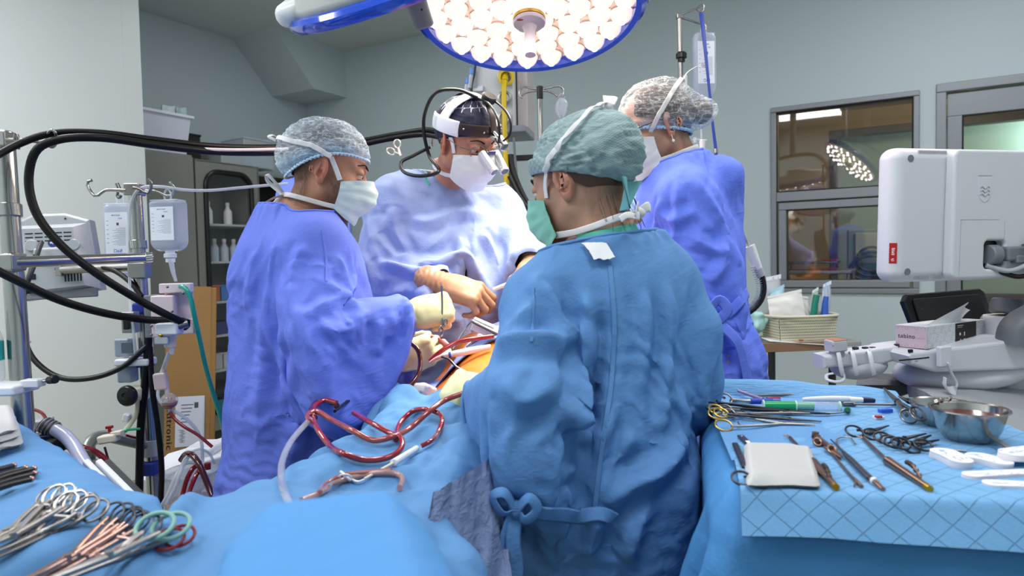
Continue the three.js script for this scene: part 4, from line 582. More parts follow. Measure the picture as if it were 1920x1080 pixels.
{ // woman in the foreground, seen from behind
  const J={neck:at(1122,446,1.3),chest:at(1152,590,1.3),pelvis:at(1118,905,1.25),shL:at(1014,572,1.23),elL:at(988,738,1.1),wrL:at(904,742,1.33),shR:at(1235,530,1.32),elR:at(1278,625,1.3),wrR:at(1190,620,1.5),foot:V(0,0,0),hem:V(0,0,0),fwd:V(-0.28,0,-0.96).normalize()};
  J.foot.set(J.pelvis.x,0.02,J.pelvis.z);J.hem.set(J.pelvis.x,0.3,J.pelvis.z);
  const P=person({label:'woman in steel-blue surgical gown with teal tie cap, seen from behind in the foreground',J,head:{pos:at(1087,343,1.3),face:V(-0.72,-0.2,-0.58),up:V(-0.05,1,0),scale:0.97},size:{yoke:0.056,chest:0.172,waist:0.176,sh:0.064,arm:[0.08,0.09,0.048],hem:0.23,flat:1.3,slack:0.028},skin:SKIN.w,nape:0.5,gownMat:GOWN.steelBlue,neckDir:V(-0.16,0.98,-0.1).normalize(),neckRise: -0.008,face:{neckEnd:V(0,-0.19,-0.032),neck:1.08},sleeve:1.1,stretch:1.03,crumple:0.022,foldGain:1.35,folds:[[[[1092,545],[1108,600],[1119,655],[1098,745],[1062,822]],0.018,0.016],[[[1022,520],[1060,590],[1112,655]],0.016,0.014],[[[915,640],[1000,628],[1108,640]],0.018,0.014],[[[1128,560],[1134,660],[1118,760],[1080,838]],0.02,-0.02],[[[1150,500],[1152,640],[1140,760],[1122,860],[1112,960]],0.014,0.012],[[[1215,540],[1218,640],[1208,760]],0.012,0.007],[[[1253,520],[1258,680],[1252,860]],0.012,0.007],[[[1122,955],[1190,910],[1260,880],[1300,800]],0.018,0.013],[[[1125,930],[1170,850],[1200,800]],0.014,0.008],[[[1075,760],[1095,805],[1122,822]],0.014,0.012],[[[930,700],[985,760],[1060,700]],0.016,0.009],[[[940,610],[1000,560],[1010,500]],0.014,0.008],[[[1045,900],[1055,960],[1050,1060]],0.016,0.01],[[[1122,960],[1100,1060]],0.016,0.01],[[[1240,930],[1200,1000],[1180,1070]],0.016,0.008],[[[980,910],[1040,880],[1090,880]],0.014,0.008]]});
  const capTex=texture(512,(u,v)=>{const n=tileNoise(u,v,40,2),w=Math.sin(u*6.283*90)*Math.sin(v*6.283*60);return 118 +50*n +45*w +40*tileNoise(u,v,9,5);});
  const capCol=texture(512,(u,v)=>{const k=0.86 +0.16*tileNoise(u,v,60,3) +0.1*Math.sin(u*6.283*90)*Math.sin(v*6.283*60);return [158*k,182*k,182*k];},{srgb:true});
  const clothCap=std(0xffffff,0.9,0,{map:capCol,bumpMap:capTex,bumpScale:0.0012});
  P.hpart('hair',capSurface({rx:0.08,ry:0.094,rf:0.094,rb:0.103,front:[0.06,0.09],back:[-0.075,-0.105],sideLift:0.012,rimNoise:0.006}),hairMat(0x5a3e2e),P.t);
  const strands=[];{const r=rngOf(5);for (let i=0;i<22;i++){const a=lerp(-1.2,1.2,r()),x0=Math.sin(a)*0.06,z0= -0.03 - Math.cos(a)*0.07,l=0.03 +0.04*r();strands.push(tube([V(x0,-0.05,z0),V(x0*1.05 +0.006*(r() - 0.5),-0.05 - l*0.6,z0 - 0.004),V(x0 +0.02*(r() - 0.5),-0.055 - l,z0 - 0.006 +0.01*(r() - 0.5))],0.0004,{seg:6,radial:4}));}}
  P.hpart('loose_hair',joined(strands),hairMat(0x2b1d17),P.t);
  const cap=P.hpart('tie_cap',capSurface({rx:0.091,ry:0.093,rf:0.091,rb:0.107,cy:0.032,front:[0.032,0.094],back:[-0.055,-0.14],sideLift:0.02,crease:0.0055,lobes:[[0.25,0.2,-1,0.03,0.1],[-0.1,-0.35,-1,0.016,0.1],[0.2,0.75,-0.75,0.01,0.1]],tuck:0.008,rimNoise:0.004},160,60),clothCap,P.t,'teal crinkled cloth cap tied at the back');
  P.hpart('cap_band',(()=>{const pts=[];for (let i=0;i<=30;i++){const a=lerp(-1.9,1.9,i / 30),c=(1 +Math.cos(a)) / 2;pts.push(V(Math.sin(a)*0.0905,lerp(0.0,0.041,c) +0.012 +0.0*c,-0.005 +Math.cos(a)*0.094));}return tube(pts,1,{seg:90,radial:10,sx:0.016,sy:0.004,normalAt:(t,p)=>V(p.x,0.0,p.z)});})(),clothCap,cap);
  P.hpart('cap_flap',solid(grid(14,14,(u,v)=>{const w=(1 - v)*0.045 +0.004;return V(0.02 +(u - 0.5)*w*2 +v*0.018,-0.03 - v*0.055,-0.118 +0.012*Math.sin(u*5) +v*0.012);}),0.003),std(0x6fb0b6,0.9),cap);
  const hd=P.hw,cs=snapper(cap.geometry),mask=P.hpart('face_mask',maskSurface(),maskMat(0x8fd0b8),P.t);
  for (const s of [1,-1]){
    P.hpart('mask_strap',tube([V(s*0.0715,-0.022,0.036),V(s*0.076,0.0,0.03),V(s*0.088,0.025,0.012)],1,{seg:16,radial:8,sx:0.0055,sy:0.001,normalAt:()=>V(s,0.1,0.2)}),MAT.strap,mask);
    part('mask_strap',tapeOn(cs,[hd(s*0.088,0.025,0.012),hd(s*0.092,0.055,-0.03),hd(s*0.073,0.09,-0.075),hd(s*0.01,0.116,-0.094)],0.011,0.01),MAT.strap,mask);
    P.hpart('mask_strap',tube([V(s*0.064,-0.095,0.04),V(s*0.0645,-0.1,0.0),V(s*0.0625,-0.1,-0.045),V(s*0.045,-0.095,-0.09),V(s*0.004,-0.092,-0.106)],1,{seg:40,radial:8,sx:0.0065,sy:0.001,normalAt:(t,p)=>V(p.x,0,p.z +0.035)}),MAT.strap,mask);
 }
  P.hpart('strap_bow',joined([
    tube([V(0.0,-0.092,-0.108),V(-0.02,-0.082,-0.12),V(-0.042,-0.084,-0.114)],1,{seg:16,radial:8,sx:0.009,sy:0.0014,normal:V(0,0,-1)}),tube([V(0.0,-0.092,-0.108),V(0.02,-0.08,-0.122),V(0.03,-0.095,-0.12),V(0.012,-0.1,-0.115)],1,{seg:20,radial:8,sx:0.008,sy:0.0014,normal:V(0,0,-1)}),tube([V(0.0,-0.092,-0.11),V(0.03,-0.1,-0.118),V(0.06,-0.098,-0.116),V(0.075,-0.104,-0.11)],1,{seg:20,radial:8,sx:0.006,sy:0.001,normal:V(0,0,-1)}),
    new THREE.SphereGeometry(0.0105,14,10).scale(1.2,1,0.9).translate(0,-0.092,-0.112),tube([V(0.004,0.12,-0.098),V(-0.014,0.138,-0.09),V(-0.03,0.147,-0.083),V(-0.02,0.137,-0.1),V(0.002,0.12,-0.102)],1,{seg:24,radial:8,sx:0.009,sy:0.002,normal:V(0.6,0,-1)}),new THREE.SphereGeometry(0.01,12,8).translate(0.004,0.118,-0.098)]),MAT.strap,mask);
  part('scrub_collar',tapeSeen(P.t.children[0],[[1082,452],[1115,445],[1150,438],[1192,430]],0.022,0.004),std(0x62c9ae,0.85),P.gown,'mint green scrub neckline');
  part('paper_tab',solid(grid(10,6,(u,v)=>{const s=P.snap(lerpP4([at(1088,446,1.18),at(1142,447,1.16),at(1118,474,1.15),at(1158,470,1.15)],u,v),0.004 +0.008*v);return s.p;}),0.0012),MAT.paper,P.gown,'white paper tab on the back of the collar');
  // waist tie with its bow, the overlapping back edge
  const on=(l,off)=>onSeen(P.gown,l,off);
  part('waist_tie',tapeSeen(P.gown,[[968,946],[1010,956],[1060,963],[1110,967],[1146,966]],0.024,0.009,0.002),GOWN.steelBlue,P.gown);
  const B=on([[972,948]],0.016)[0],bp=(a,b,c)=>B.clone().addScaledVector(RIGHT,a).addScaledVector(UPV,b).addScaledVector(FWD,-c);
  part('tie_bow',joined([tube([bp(0,0,0),bp(-0.018,0.03,0.012),bp(-0.034,0.024,0.008),bp(-0.02,-0.002,0.01),bp(0,0,0)],1,{seg:30,radial:10,sx:0.0085,sy:0.0022,normal:V(0.9,0.2,0.6)}),tube([bp(0,0,0),bp(0.02,0.022,0.012),bp(0.032,0.004,0.01),bp(0.014,-0.012,0.01),bp(0,0,0)],1,{seg:24,radial:8,sx:0.0085,sy:0.0022,normal:V(-0.9,0.3,0.6)}),tube([bp(0,0,0),bp(-0.014,-0.04,0.006),bp(-0.02,-0.085,0.006),bp(-0.028,-0.16,0.004)],1,{seg:24,radial:8,sx:0.012,sy:0.0013,normal:V(0.5,0,1)}),tube([bp(0,0,0),bp(-0.004,-0.045,0.008),bp(0.0,-0.09,0.006),bp(-0.008,-0.16,0.004)],1,{seg:24,radial:8,sx:0.012,sy:0.0013,normal:V(0.2,0,1)}),new THREE.SphereGeometry(0.013,14,10).scale(1,1.2,0.8).translate(B.x,B.y,B.z)]),GOWN.steelBlue,P.gown);
  part('back_seam',tapeSeen(P.gown,[[1143,492],[1152,600],[1146,720],[1128,840],[1116,950]],0.009,0.0016,0.001,40),GOWN.steelBlue,P.gown);
  part('sleeve_seam',tapeSeen(P.gown,[[1001,540],[999,600],[997,640]],0.006,0.0012,0.0008),GOWN.steelBlue,P.gown);
  const pale=gloveMat(0xd3d6a4);
  part('glove',shearHand({at:at(893,738,1.37),dir:at(828,716,1.47).sub(at(893,738,1.37)),back:V(0.0,0.5,0.85),side:1,curl:[[0.9,1.2,0.6],[1.2,1.4,0.7],[1.3,1.4,0.7],[1.35,1.4,0.7]],thumb:FISTTHUMB}),pale,P.t);
  part('glove',shearHand({at:at(1180,648,1.52),dir:V(-0.5,-0.2,-0.8),back:V(0,1,0),side: -1,curl:PINCH}),pale,P.t);
}
function lerpP4(p,u,v){return p[0].clone().lerp(p[1],u).lerp(p[2].clone().lerp(p[3],u),v);}
{ // woman at the back, facing left
  const J={neck:at(1268,320,1.95),chest:at(1280,430,1.95),pelvis:at(1322,670,1.97),shL:at(1286,372,1.82),elL:at(1346,500,1.83),wrL:at(1200,545,1.78),shR:at(1270,365,2.1),elR:at(1290,480,2.15),wrR:at(1130,520,2.05),foot:V(0,0,0),hem:V(0,0,0),fwd:V(-0.95,0,0.3).normalize()};
  J.foot.set(J.pelvis.x +0.04,0.02,J.pelvis.z);J.hem.set(J.pelvis.x +0.03,0.32,J.pelvis.z);
  const P=person({label:'woman in bright blue gown with pearl earring and hair bun under a translucent cap',J,head:{pos:at(1230,242,1.94),face:V(-0.94,-0.26,0.1),up:V(-0.1,1,0),scale:1.0},size:{chest:0.162,waist:0.148,sh:0.072,arm:[0.084,0.08,0.052],hem:0.185,flat:1.15,slack:0.03,bumps:[[at(1345,335,1.98),V(0.075,0.07,0.12)]]},skin:SKIN.w,nape:0.6,gownMat:GOWN.ultramarine,neckDir:V(-0.3,0.95,0.05).normalize(),neckRise:0.035,sleeve:1.16,folds:[[[[1275,330],[1268,400],[1270,470]],0.012,0.008],[[[1310,390],[1262,415],[1235,400]],0.014,0.01],[[[1240,370],[1225,430],[1235,470]],0.014,0.012],[[[1365,410],[1375,460],[1350,510],[1320,540]],0.016,0.012],[[[1290,440],[1340,470],[1375,465]],0.014,0.009],[[[1375,420],[1395,440],[1400,500]],0.014,0.009],[[[1345,600],[1330,650],[1335,715]],0.016,0.012],[[[1370,590],[1385,650],[1380,710]],0.016,0.01],[[[1395,560],[1420,640],[1428,710]],0.014,0.008],[[[1300,330],[1340,390],[1370,420]],0.014,0.008]]});
  P.hpart('hair',joined([capSurface({rx:0.082,ry:0.096,rf:0.095,rb:0.103,front:[0.055,0.09],back:[-0.07,-0.1],sideLift:0.01}),new THREE.SphereGeometry(0.036,24,16).scale(1,0.95,1).translate(0,0.012,-0.138)]),hairMat(0x35231a),P.t);
  const cap=P.hpart('bouffant_cap',capSurface({rx:0.091,ry:0.102,rf:0.106,rb:0.112,cy:0.036,front:[0.02,0.1],back:[-0.055,-0.15],sideLift:0.0,lobes:[[0,-0.2,-1,0.066,0.06],[0,0.6,-0.9,0.006,0.2]],pleat:0.0024,crease:0.0035,tuck:0.006}),std(0xffffff,0.85,0,{map:repeated(netTex(8,0.08,[236,238,240]),1,1),transparent:true}),P.t,'thin white bouffant cap over a hair bun');
  P.hpart('elastic_edge',(()=>{const g=capSurface({rx:0.0905,ry:0.1015,rf:0.1055,rb:0.112,cy:0.036,front:[0.02,0.1],back:[-0.057,-0.15],lobes:[[0,-0.2,-1,0.066,0.06]]},160,60),p=g.attributes.position,pts=[];for (let i=0;i<160;i++)pts.push(V().fromBufferAttribute(p,60*161 +i).add(V(0,0.003*Math.sin(i*2.4),0)));return tube(pts,(t)=>0.0035 +0.0013*Math.sin(t*400),{closed:true,seg:320,radial:8});})(),std(0xa8d2f0,0.85),cap);
  const hd=P.hw,cs=snapper(cap.geometry),mask=P.hpart('face_mask',maskSurface(),maskMat(0xe6ece4),P.t);
  for (const s of [1,-1]){
    part('mask_strap',tapeOn(cs,[hd(s*0.073,-0.02,0.05),hd(s*0.083,0.03,0.01),hd(s*0.09,0.075,-0.04),hd(s*0.055,0.105,-0.085),hd(0.005*s,0.11,-0.11)],0.013,0.007),MAT.strap,mask);
    P.hpart('mask_strap',tube([V(s*0.066,-0.092,0.038),V(s*0.0645,-0.09,0.0),V(s*0.0625,-0.086,-0.045),V(s*0.045,-0.083,-0.085),V(s*0.002,-0.083,-0.103)],1,{seg:40,radial:8,sx:0.0065,sy:0.0009,normalAt:(t,p)=>V(p.x,0,p.z +0.035)}),MAT.strap,mask);
 }
  P.hpart('strap_bow',joined([tube([V(0,0.11,-0.112),V(0.0,0.13,-0.135),V(0.006,0.138,-0.165)],1,{seg:14,radial:8,sx:0.007,sy:0.001,normal:V(0,1,0.5)}),new THREE.SphereGeometry(0.007,12,8).translate(0,0.11,-0.114)]),MAT.strap,mask);
  P.hpart('eyeglasses',joined([-1,1].map((s)=>[tube(Array.from({length:14},(_,i)=>{const a=i / 14*Math.PI*2;return V(s*0.033 +Math.cos(a)*0.027,-0.002 +Math.sin(a)*0.021,0.106 - 0.25*Math.abs(s*0.033 +Math.cos(a)*0.027));}),0.0016,{closed:true,seg:40,radial:6}),tube([V(s*0.06,0.006,0.09),V(s*0.079,0.01,0.055),V(s*0.083,0.012,-0.01),V(s*0.082,0.0,-0.03)],0.0016,{seg:24,radial:6})])),std(0x2a2f44,0.3),P.t);
  P.hpart('earring',joined([new THREE.SphereGeometry(0.0045,12,10).translate(0.0815,-0.052,-0.008),cyl(V(0.081,-0.034,-0.008),V(0.0815,-0.05,-0.008),0.0009)]),std(0xf2ead8,0.2),P.t,'pearl drop earring');
  const white=gloveMat(0xe2dccb);
  part('glove',shearHand({at:at(1188,548,1.77),dir:V(-0.8,-0.3,0.1),back:V(0,0.7,0.6),side:1,curl:PINCH}),white,P.t);
  part('glove',shearHand({at:at(1118,522,2.04),dir:V(-0.8,-0.3,0.1),back:V(0,0.9,0.3),side: -1,curl:PINCH}),white,P.t);
 {const B=onSeen(P.gown,[[1347,600]],0.014)[0],bp=(a,b,c)=>B.clone().addScaledVector(RIGHT,a).addScaledVector(UPV,b).addScaledVector(FWD,-c);
    part('waist_tie',joined([tapeSeen(P.gown,[[1350,598],[1368,585],[1388,565],[1400,548]],0.028,0.004,0.002,14),tube([B,bp(-0.02,0.03,0.012),bp(0.0,0.055,0.012),bp(0.022,0.03,0.01),B.clone().add(V(0.001,0,0))],1,{seg:24,radial:8,sx:0.014,sy:0.0018,normal:V(0.2,0.2,1)}),tube([B,bp(-0.015,-0.04,0.01),bp(-0.004,-0.1,0.006),bp(-0.008,-0.16,0.004)],1,{seg:24,radial:8,sx:0.014,sy:0.0014,normal:V(0.3,0,1)}),tube([B,bp(0.05,-0.05,0.0),bp(0.07,-0.1,-0.01),bp(0.085,-0.165,-0.015)],1,{seg:24,radial:8,sx:0.014,sy:0.0014,normal:V(0.4,0,1)})]),GOWN.ultramarine,P.gown);}
}
// ---------------------------------------------------------------- patient, tables and drapes
function topY(f,x,z,from=1.6){let y=from;for (let i=0;i<120;i++){const d=f(x,y,z);if (d<0.0005)return y;y -=Math.max(d*0.7,0.0006);if (y<0)return 0;}return y;}
function dropCloth(o){ // a flat sheet let down over a field
  let m=sheetMesh(o.nu,o.nv,o.at);
  cloth(m,{iters:o.iters??130,solve:6,bend:o.bend??0.35,gravity:o.gravity??0.0012,damp:0.93,collide:o.collide,margin:0.004,friction:o.friction??0.85,jitter:o.jitter??0.003,stretch:o.stretch??1.0,pin:o.pin,push:0.6,wind:o.wind});
  m=loopSub(m);
  if (o.crumple)crumple(m,{seed:o.seed??3,amp:o.crumple,count:o.count??10,lines:(o.folds??[]).map(([pts,w,a])=>[pts,w,a])});
  if (o.fine)m=loopSub(m);
  return clothGeo(m,o.uv);
}
// patient
const PT={pelvis:V(-0.12,0.985,-1.42),belly:V(-0.055,1.0,-1.66),chest:V(0.03,1.08,-1.98),neck:V(0.1,1.08,-2.27),head:V(0.13,1.08,-2.42)};
const axisP=V(0.35,0,-0.94).normalize(),sideP=V(0.94,0,0.35);
const patientField=union([capsule(PT.chest,PT.belly,0.19,0.165,0.05,[V(0,1,0),1.3]),capsule(PT.belly,PT.pelvis,0.165,0.16,0.06,[V(0,1,0),1.4]),capsule(PT.chest.clone().addScaledVector(sideP,0.14),PT.chest.clone().addScaledVector(sideP,-0.14),0.1,0.1,0.06),capsule(PT.neck,PT.chest,0.055,0.09,0.05),ellipsoid(PT.head,V(0.078,0.095,0.1),0.03),
  ...[-1,1].flatMap((s)=>[capsule(PT.pelvis.clone().addScaledVector(sideP,s*0.085),V(-0.28,0.98,-0.95).addScaledVector(sideP,s*0.08),0.085,0.06,0.04),capsule(PT.chest.clone().addScaledVector(sideP,s*0.2).add(V(0,-0.03,0.05)),PT.belly.clone().addScaledVector(sideP,s*0.24).add(V(0,-0.03,0)),0.05,0.042,0.03),capsule(PT.belly.clone().addScaledVector(sideP,s*0.24).add(V(0,-0.03,0)),PT.pelvis.clone().addScaledVector(sideP,s*0.22).add(V(0,-0.02,0.02)),0.042,0.03,0.03)])]);
const slit=capsule(onY(802,722,1.1),onY(842,690,1.125),0.02,0.022),slit2=capsule(at(912,612,1.86),at(960,560,2.0),0.026,0.03);
const patientCut=(x,y,z)=>smax(smax(patientField(x,y,z),-slit(x,y,z),0.014),-slit2(x,y,z),0.014);
{
  const t=thing('person','patient lying under blue drapes on the operating table with orange antiseptic-painted skin exposed','person',V(-0.05,0.93,-1.7));
  part('body',netGeo(patientCut,V(-0.5,0.8,-2.6),V(0.4,1.3,-0.85),0.009,(x,y,z)=>{const k=1 +0.16*noise3(x*14,y*14,z*14) +0.06*noise3(x*60,y*60,z*60),w=Math.min(slit(x,y,z),slit2(x,y,z));const m=sstep(0.014,-0.001,w),o=sstep(-2.25,-2.15,z);const r=[lerp(SKIN.p[0],0.72,o)*k,lerp(SKIN.p[1],0.2,o)*k,lerp(SKIN.p[2],0.022,o)*k];return [lerp(r[0],0.2,m),lerp(r[1],0.012,m),lerp(r[2],0.01,m)];}),std(0xffffff,0.32,0,{vertexColors:true}),t);
  const o=thing('operating_table','operating table with a padded black top under the patient','table',V(-0.05,0,-1.6));
  const fr=(c,w,h,l,r)=>boxOn(w,h,l,r,c,sideP,V(0,1,0));
  part('pad',fr(V(-0.07,0.83,-1.62),0.44,0.06,1.75,0.02),MAT.blackMatte,o);part('frame',fr(V(-0.07,0.77,-1.62),0.4,0.05,1.7,0.01),MAT.steelSatin,o);part('column',fr(V(0.0,0.42,-1.78),0.22,0.68,0.3,0.03),MAT.lightGrey,o);part('base',fr(V(0.0,0.05,-1.78),0.5,0.1,0.9,0.03),MAT.lightGrey,o);
}
const clothBlue=(c,more)=>clothMat(c,0.003,more);
const stainTex=texture(1024,(u,v)=>{const n=tileNoise(u,v,7,3)*0.6 +tileNoise(u,v,19,4)*0.4;const k=1 - 0.12*sstep(0.62,0.85,n) +0.03*(tileNoise(u,v,90,6) - 0.5);return [88*k,137*k,185*k];},{srgb:true});
const drapeMat=clothMat(0xffffff,0.003,{map:stainTex}),drapeDeep=clothBlue(0x4a8bc4),padBlue=clothBlue(0x6fa8d2);
// lower patient drape, let down over a support shaped by the legs and the frame under it
const legL=V(-0.335,0,-1.33);
const drapeField=union([roundBox(null,0.155,0.1,0.5,0.05,0.04,frameOf(V(-0.19,0.955,-1.2),V(0.97,0,0.24),V(0,1,0)).invert()),ellipsoid(V(-0.12,0.99,-1.5),V(0.17,0.105,0.18),0.06),ellipsoid(V(-0.235,1.02,-1.54),V(0.06,0.1,0.08),0.06),capsule(V(-0.31,1.01,-1.3),V(-0.4,0.985,-0.95),0.055,0.06,0.05),ellipsoid(V(-0.3,0.98,-0.82),V(0.26,0.1,0.2),0.05)]);
const farEdge=[at(735,712,1.62),at(765,738,1.585),at(802,748,1.57),at(855,762,1.55),at(905,775,1.52)];
const patientDrape=(()=>{
  const nu=46,nv=46,C=new THREE.CatmullRomCurve3([at(700,742,1.66).setY(1.0),...farEdge,at(955,800,1.46),V(0.12,0.95,-1.42)]);
  const g=dropCloth({nu,nv,collide:(x,y,z)=>Math.min(drapeField(x,y,z),patientField(x,y,z) - 0.022),at:(u,v)=>{const far=C.getPoint(u),u2=lerp(-0.56,0.34,u);const near=V(-0.3 +u2*0.97,1.15,-0.62 +u2*0.24);const p=far.clone().lerp(near,v);p.y=v<1e-4?far.y:lerp(far.y,1.14,clamp(v*4));return p;},pin:(x,y,z,i)=>i<=nu,iters:150,stretch:1.045,crumple:0.085,count:16,seed:5,jitter:0.008,fine:true,
    folds:[[[at(640,870,1.1),at(700,830,1.16),at(745,800,1.25)],0.012,0.006],[[at(745,745,1.45),at(790,800,1.3)],0.01,0.005],[[at(750,930,1.02),at(800,870,1.1),at(850,790,1.3)],0.01,0.006],[[at(600,830,1.1),at(620,900,1.03)],0.012,0.006]]});
  return single('patient_drape','light blue surgical drape with faint stains covering the patient below the opening','drape',g,drapeMat);
})();
{ // strip of drape across the body, following the skin, and towels at the opening
  const strip=grid(50,24,(u,v)=>{const c=lerpP4([at(742,700,1.72),at(985,640,1.86),at(775,655,1.86),at(985,606,1.99)],u,1 - v);const y=topY(patientField,c.x,c.z);return V(c.x,Math.max(y,1.06 - 0.4*Math.max(0,-0.3 - c.x)) +0.006 +0.004*Math.sin(v*9 +3*u)*noise3(u*6,v*3,1),c.z);});
  single('field_drape','periwinkle drape strip lying across the patient between two orange skin areas','drape',solid(strip,0.004),clothBlue(0x8797d4));
  single('gauze_towel','folded white towel at the edge of the chest opening','towel',(()=>{const g=grid(24,12,(u,v)=>{const c=lerpP4([at(872,600,1.86),at(955,648,1.84),at(902,588,1.9),at(975,628,1.88)],u,v);return V(c.x,topY(patientField,c.x,c.z) +0.018 +0.004*noise3(u*5,v*4,2),c.z);});return solid(g,0.012);})(),MAT.gauze);
  single('gauze_swab','crumpled white gauze swab in the lower incision, stained red','gauze',(()=>{const c=at(800,728,1.585);return netGeo((x,y,z)=>Math.hypot((x - c.x) / 1.6,y - c.y,z - c.z) - 0.014 +0.009*noise3(x*70,y*70,z*70),c.clone().addScalar(-0.05),c.clone().addScalar(0.05),0.003);})(),std(0xe8d3cf,0.9));
}
// instrument table on the right
const RT={x:V(0.97,0,0.243),z:V(-0.243,0,0.97),c:V(0.556,0,-1.075),h:1.1,hu:0.245,hv:0.315};
const onRT=(u,v,y=RT.h)=>RT.c.clone().addScaledVector(RT.x,u).addScaledVector(RT.z,v).setY(y);
const rtFrame=(y)=>frameOf(onRT(0,0,y),RT.x,V(0,1,0));
{
  const t=thing('instrument_table','steel instrument table hidden under blue drapes on the right','table',onRT(0,0,0));
  part('top',boxOn(RT.hu*2 - 0.1,0.03,RT.hv*2 - 0.1,0.01,onRT(0,0,RT.h - 0.022),RT.x,V(0,1,0)),MAT.steelSatin,t);
  for (const [a,b] of [[-1,-1],[1,-1],[-1,1],[1,1]])part('leg',cyl(onRT(a*(RT.hu - 0.03),b*(RT.hv - 0.03),0.0),onRT(a*(RT.hu - 0.03),b*(RT.hv - 0.03),RT.h - 0.03),0.014),MAT.steelSatin,t);
  part('lower_rail',joined([-1,1].map((a)=>cyl(onRT(-RT.hu +0.03,a*(RT.hv - 0.03),0.2),onRT(RT.hu - 0.03,a*(RT.hv - 0.03),0.2),0.01))),MAT.steelSatin,t);
}
const rtField=roundBox(null,RT.hu,0.4,RT.hv,0.012,0.01,rtFrame(RT.h - 0.404).invert());
const rightDrape=single('table_drape','blue surgical drape over the right instrument table, hanging down its sides','drape',dropCloth({nu:52,nv:60,collide:rtField,at:(u,v)=>onRT(lerp(-RT.hu - 0.36,RT.hu +0.3,u),lerp(-RT.hv - 0.3,RT.hv +0.45,v),RT.h +0.004),pin:(x,y,z)=>{const q=V(x,0,z).sub(RT.c);return Math.abs(q.dot(RT.x))<RT.hu - 0.02&&Math.abs(q.dot(RT.z))<RT.hv - 0.02;},iters:170,stretch:1.012,jitter:0.004,crumple:0.02,seed:9,fine:true,bend:0.5}),drapeDeep);
// quilted absorbent pad
const quiltBump=texture(512,(u,v)=>{const a=Math.abs(((u +v)*1)% 1 - 0.5),b=Math.abs(((u - v +4)*1)% 1 - 0.5),st=(q)=>(Math.sin(q*6.283*22)> -0.3?1:0.3);const l=Math.max(sstep(0.485,0.5,0.5 - Math.min(0.5 - a,a) +0)*0,0);const d=Math.min(a,b);return 200 - 150*sstep(0.03,0.0,d) +20*tileNoise(u,v,40,3);});
const quiltCol=texture(512,(u,v)=>{const a=Math.abs((u +v)% 1 - 0.5),b=Math.abs((u - v +4)% 1 - 0.5),dash=(q)=>(Math.sin(q*6.283*16)> -0.2?1:0),m=Math.max(sstep(0.008,0.002,a)*dash(u - v +8),sstep(0.008,0.002,b)*dash(u +v));const k=0.97 +0.05*tileNoise(u,v,30,8);return [lerp(108,60,m*0.5)*k,lerp(162,108,m*0.5)*k,lerp(206,158,m*0.5)*k];},{srgb:true});
const padG=(()=>{
  const u0= -RT.hu +0.035,u1=RT.hu +0.05,v0= -RT.hv +0.02,v1=RT.hv +0.045,nu=90,nv=110;
  const f=(x,y,z)=>rtField(x,y,z) - 0.006;const pos=grid(nu,nv,(a,b)=>{const u=lerp(u0,u1,a),v=lerp(v0,v1,b);const over=Math.max(0,v - RT.hv +0.012),ou=Math.max(0,u - RT.hu +0.01);const wave=0.006*noise3(u*9,v*4,1)*sstep(0,0.03,over) +0.0012*noise3(u*16,v*16,4);return onRT(u - ou*0.4 +0.004*noise3(v*6,3,1),v - over*0.5,RT.h +0.0105 - over*0.75 - ou*0.9 +wave +0.0016*Math.max(0,noise3(u*5,v*5,7)));});
  const uv=pos.attributes.uv;for (let i=0;i<uv.count;i++)uv.setXY(i,uv.getX(i)*(u1 - u0) / 0.038,uv.getY(i)*(v1 - v0) / 0.038);
  return solid(pos,0.004);
})();
const rightPad=single('absorbent_pad','light blue quilted pad with diamond stitching lying under the right instruments','pad',padG,std(0xffffff,0.85,0,{map:quiltCol,bumpMap:quiltBump,bumpScale:0.0022}));
single('folded_drape','darker blue folded cloth under the instruments at the left of the pad','cloth',solid(grid(40,50,(a,b)=>{const c=lerpP4([onY(1318,745,RT.h),onY(1600,742,RT.h),onY(1372,882,RT.h),onY(1590,846,RT.h)],a,b);return V(c.x,RT.h +0.0135 +0.0004*noise3(a*8,b*8,5),c.z);}),0.0012),clothBlue(0x6496c8));
{const pts=[[1322,724],[1420,722],[1540,722],[1640,724],[1702,724]];single('drape_edge','raised folded edge of blue drape along the far side of the right table','drape',solid(grid(60,12,(a,b)=>{const c=onRT(lerp(-RT.hu - 0.01,RT.hu - 0.12,a),-RT.hv +0.015 +0.05*(1 - b)*(0.6 +0.4*a),0);const lift=0.012 +0.034*Math.sin(b*1.7)*(1 - 0.5*a*a) +0.003*noise3(a*6,b,3);return V(c.x,RT.h +lift,c.z);}),0.003),clothBlue(0x78aede));}
// instrument table on the left: top runs from the lower left corner of the view towards the patient's feet
const LT={x:V(-0.724,0,-0.69).normalize(),z:V(-0.69,0,0.724).normalize(),o:V(-0.44,0,-0.885),h:1.092};
const onLT=(u,v,y=LT.h)=>LT.o.clone().addScaledVector(LT.x,u).addScaledVector(LT.z,v).setY(y);
const ltField=roundBox(null,0.56,0.4,0.29,0.02,0.01,frameOf(onLT(0.5,0.31,LT.h - 0.404),LT.x,V(0,1,0)).invert());
{
  const t=thing('instrument_table','steel instrument table hidden under the drape at the lower left','table',onLT(0.5,0.31,0));
  part('top',boxOn(1.04,0.03,0.5,0.01,onLT(0.5,0.31,LT.h - 0.026),LT.x,V(0,1,0)),MAT.steelSatin,t);
  for (const [a,b] of [[0.0,0.06],[1.0,0.06],[0.0,0.56],[1.0,0.56]])part('leg',cyl(onLT(a,b,0),onLT(a,b,LT.h - 0.035),0.014),MAT.steelSatin,t);
}
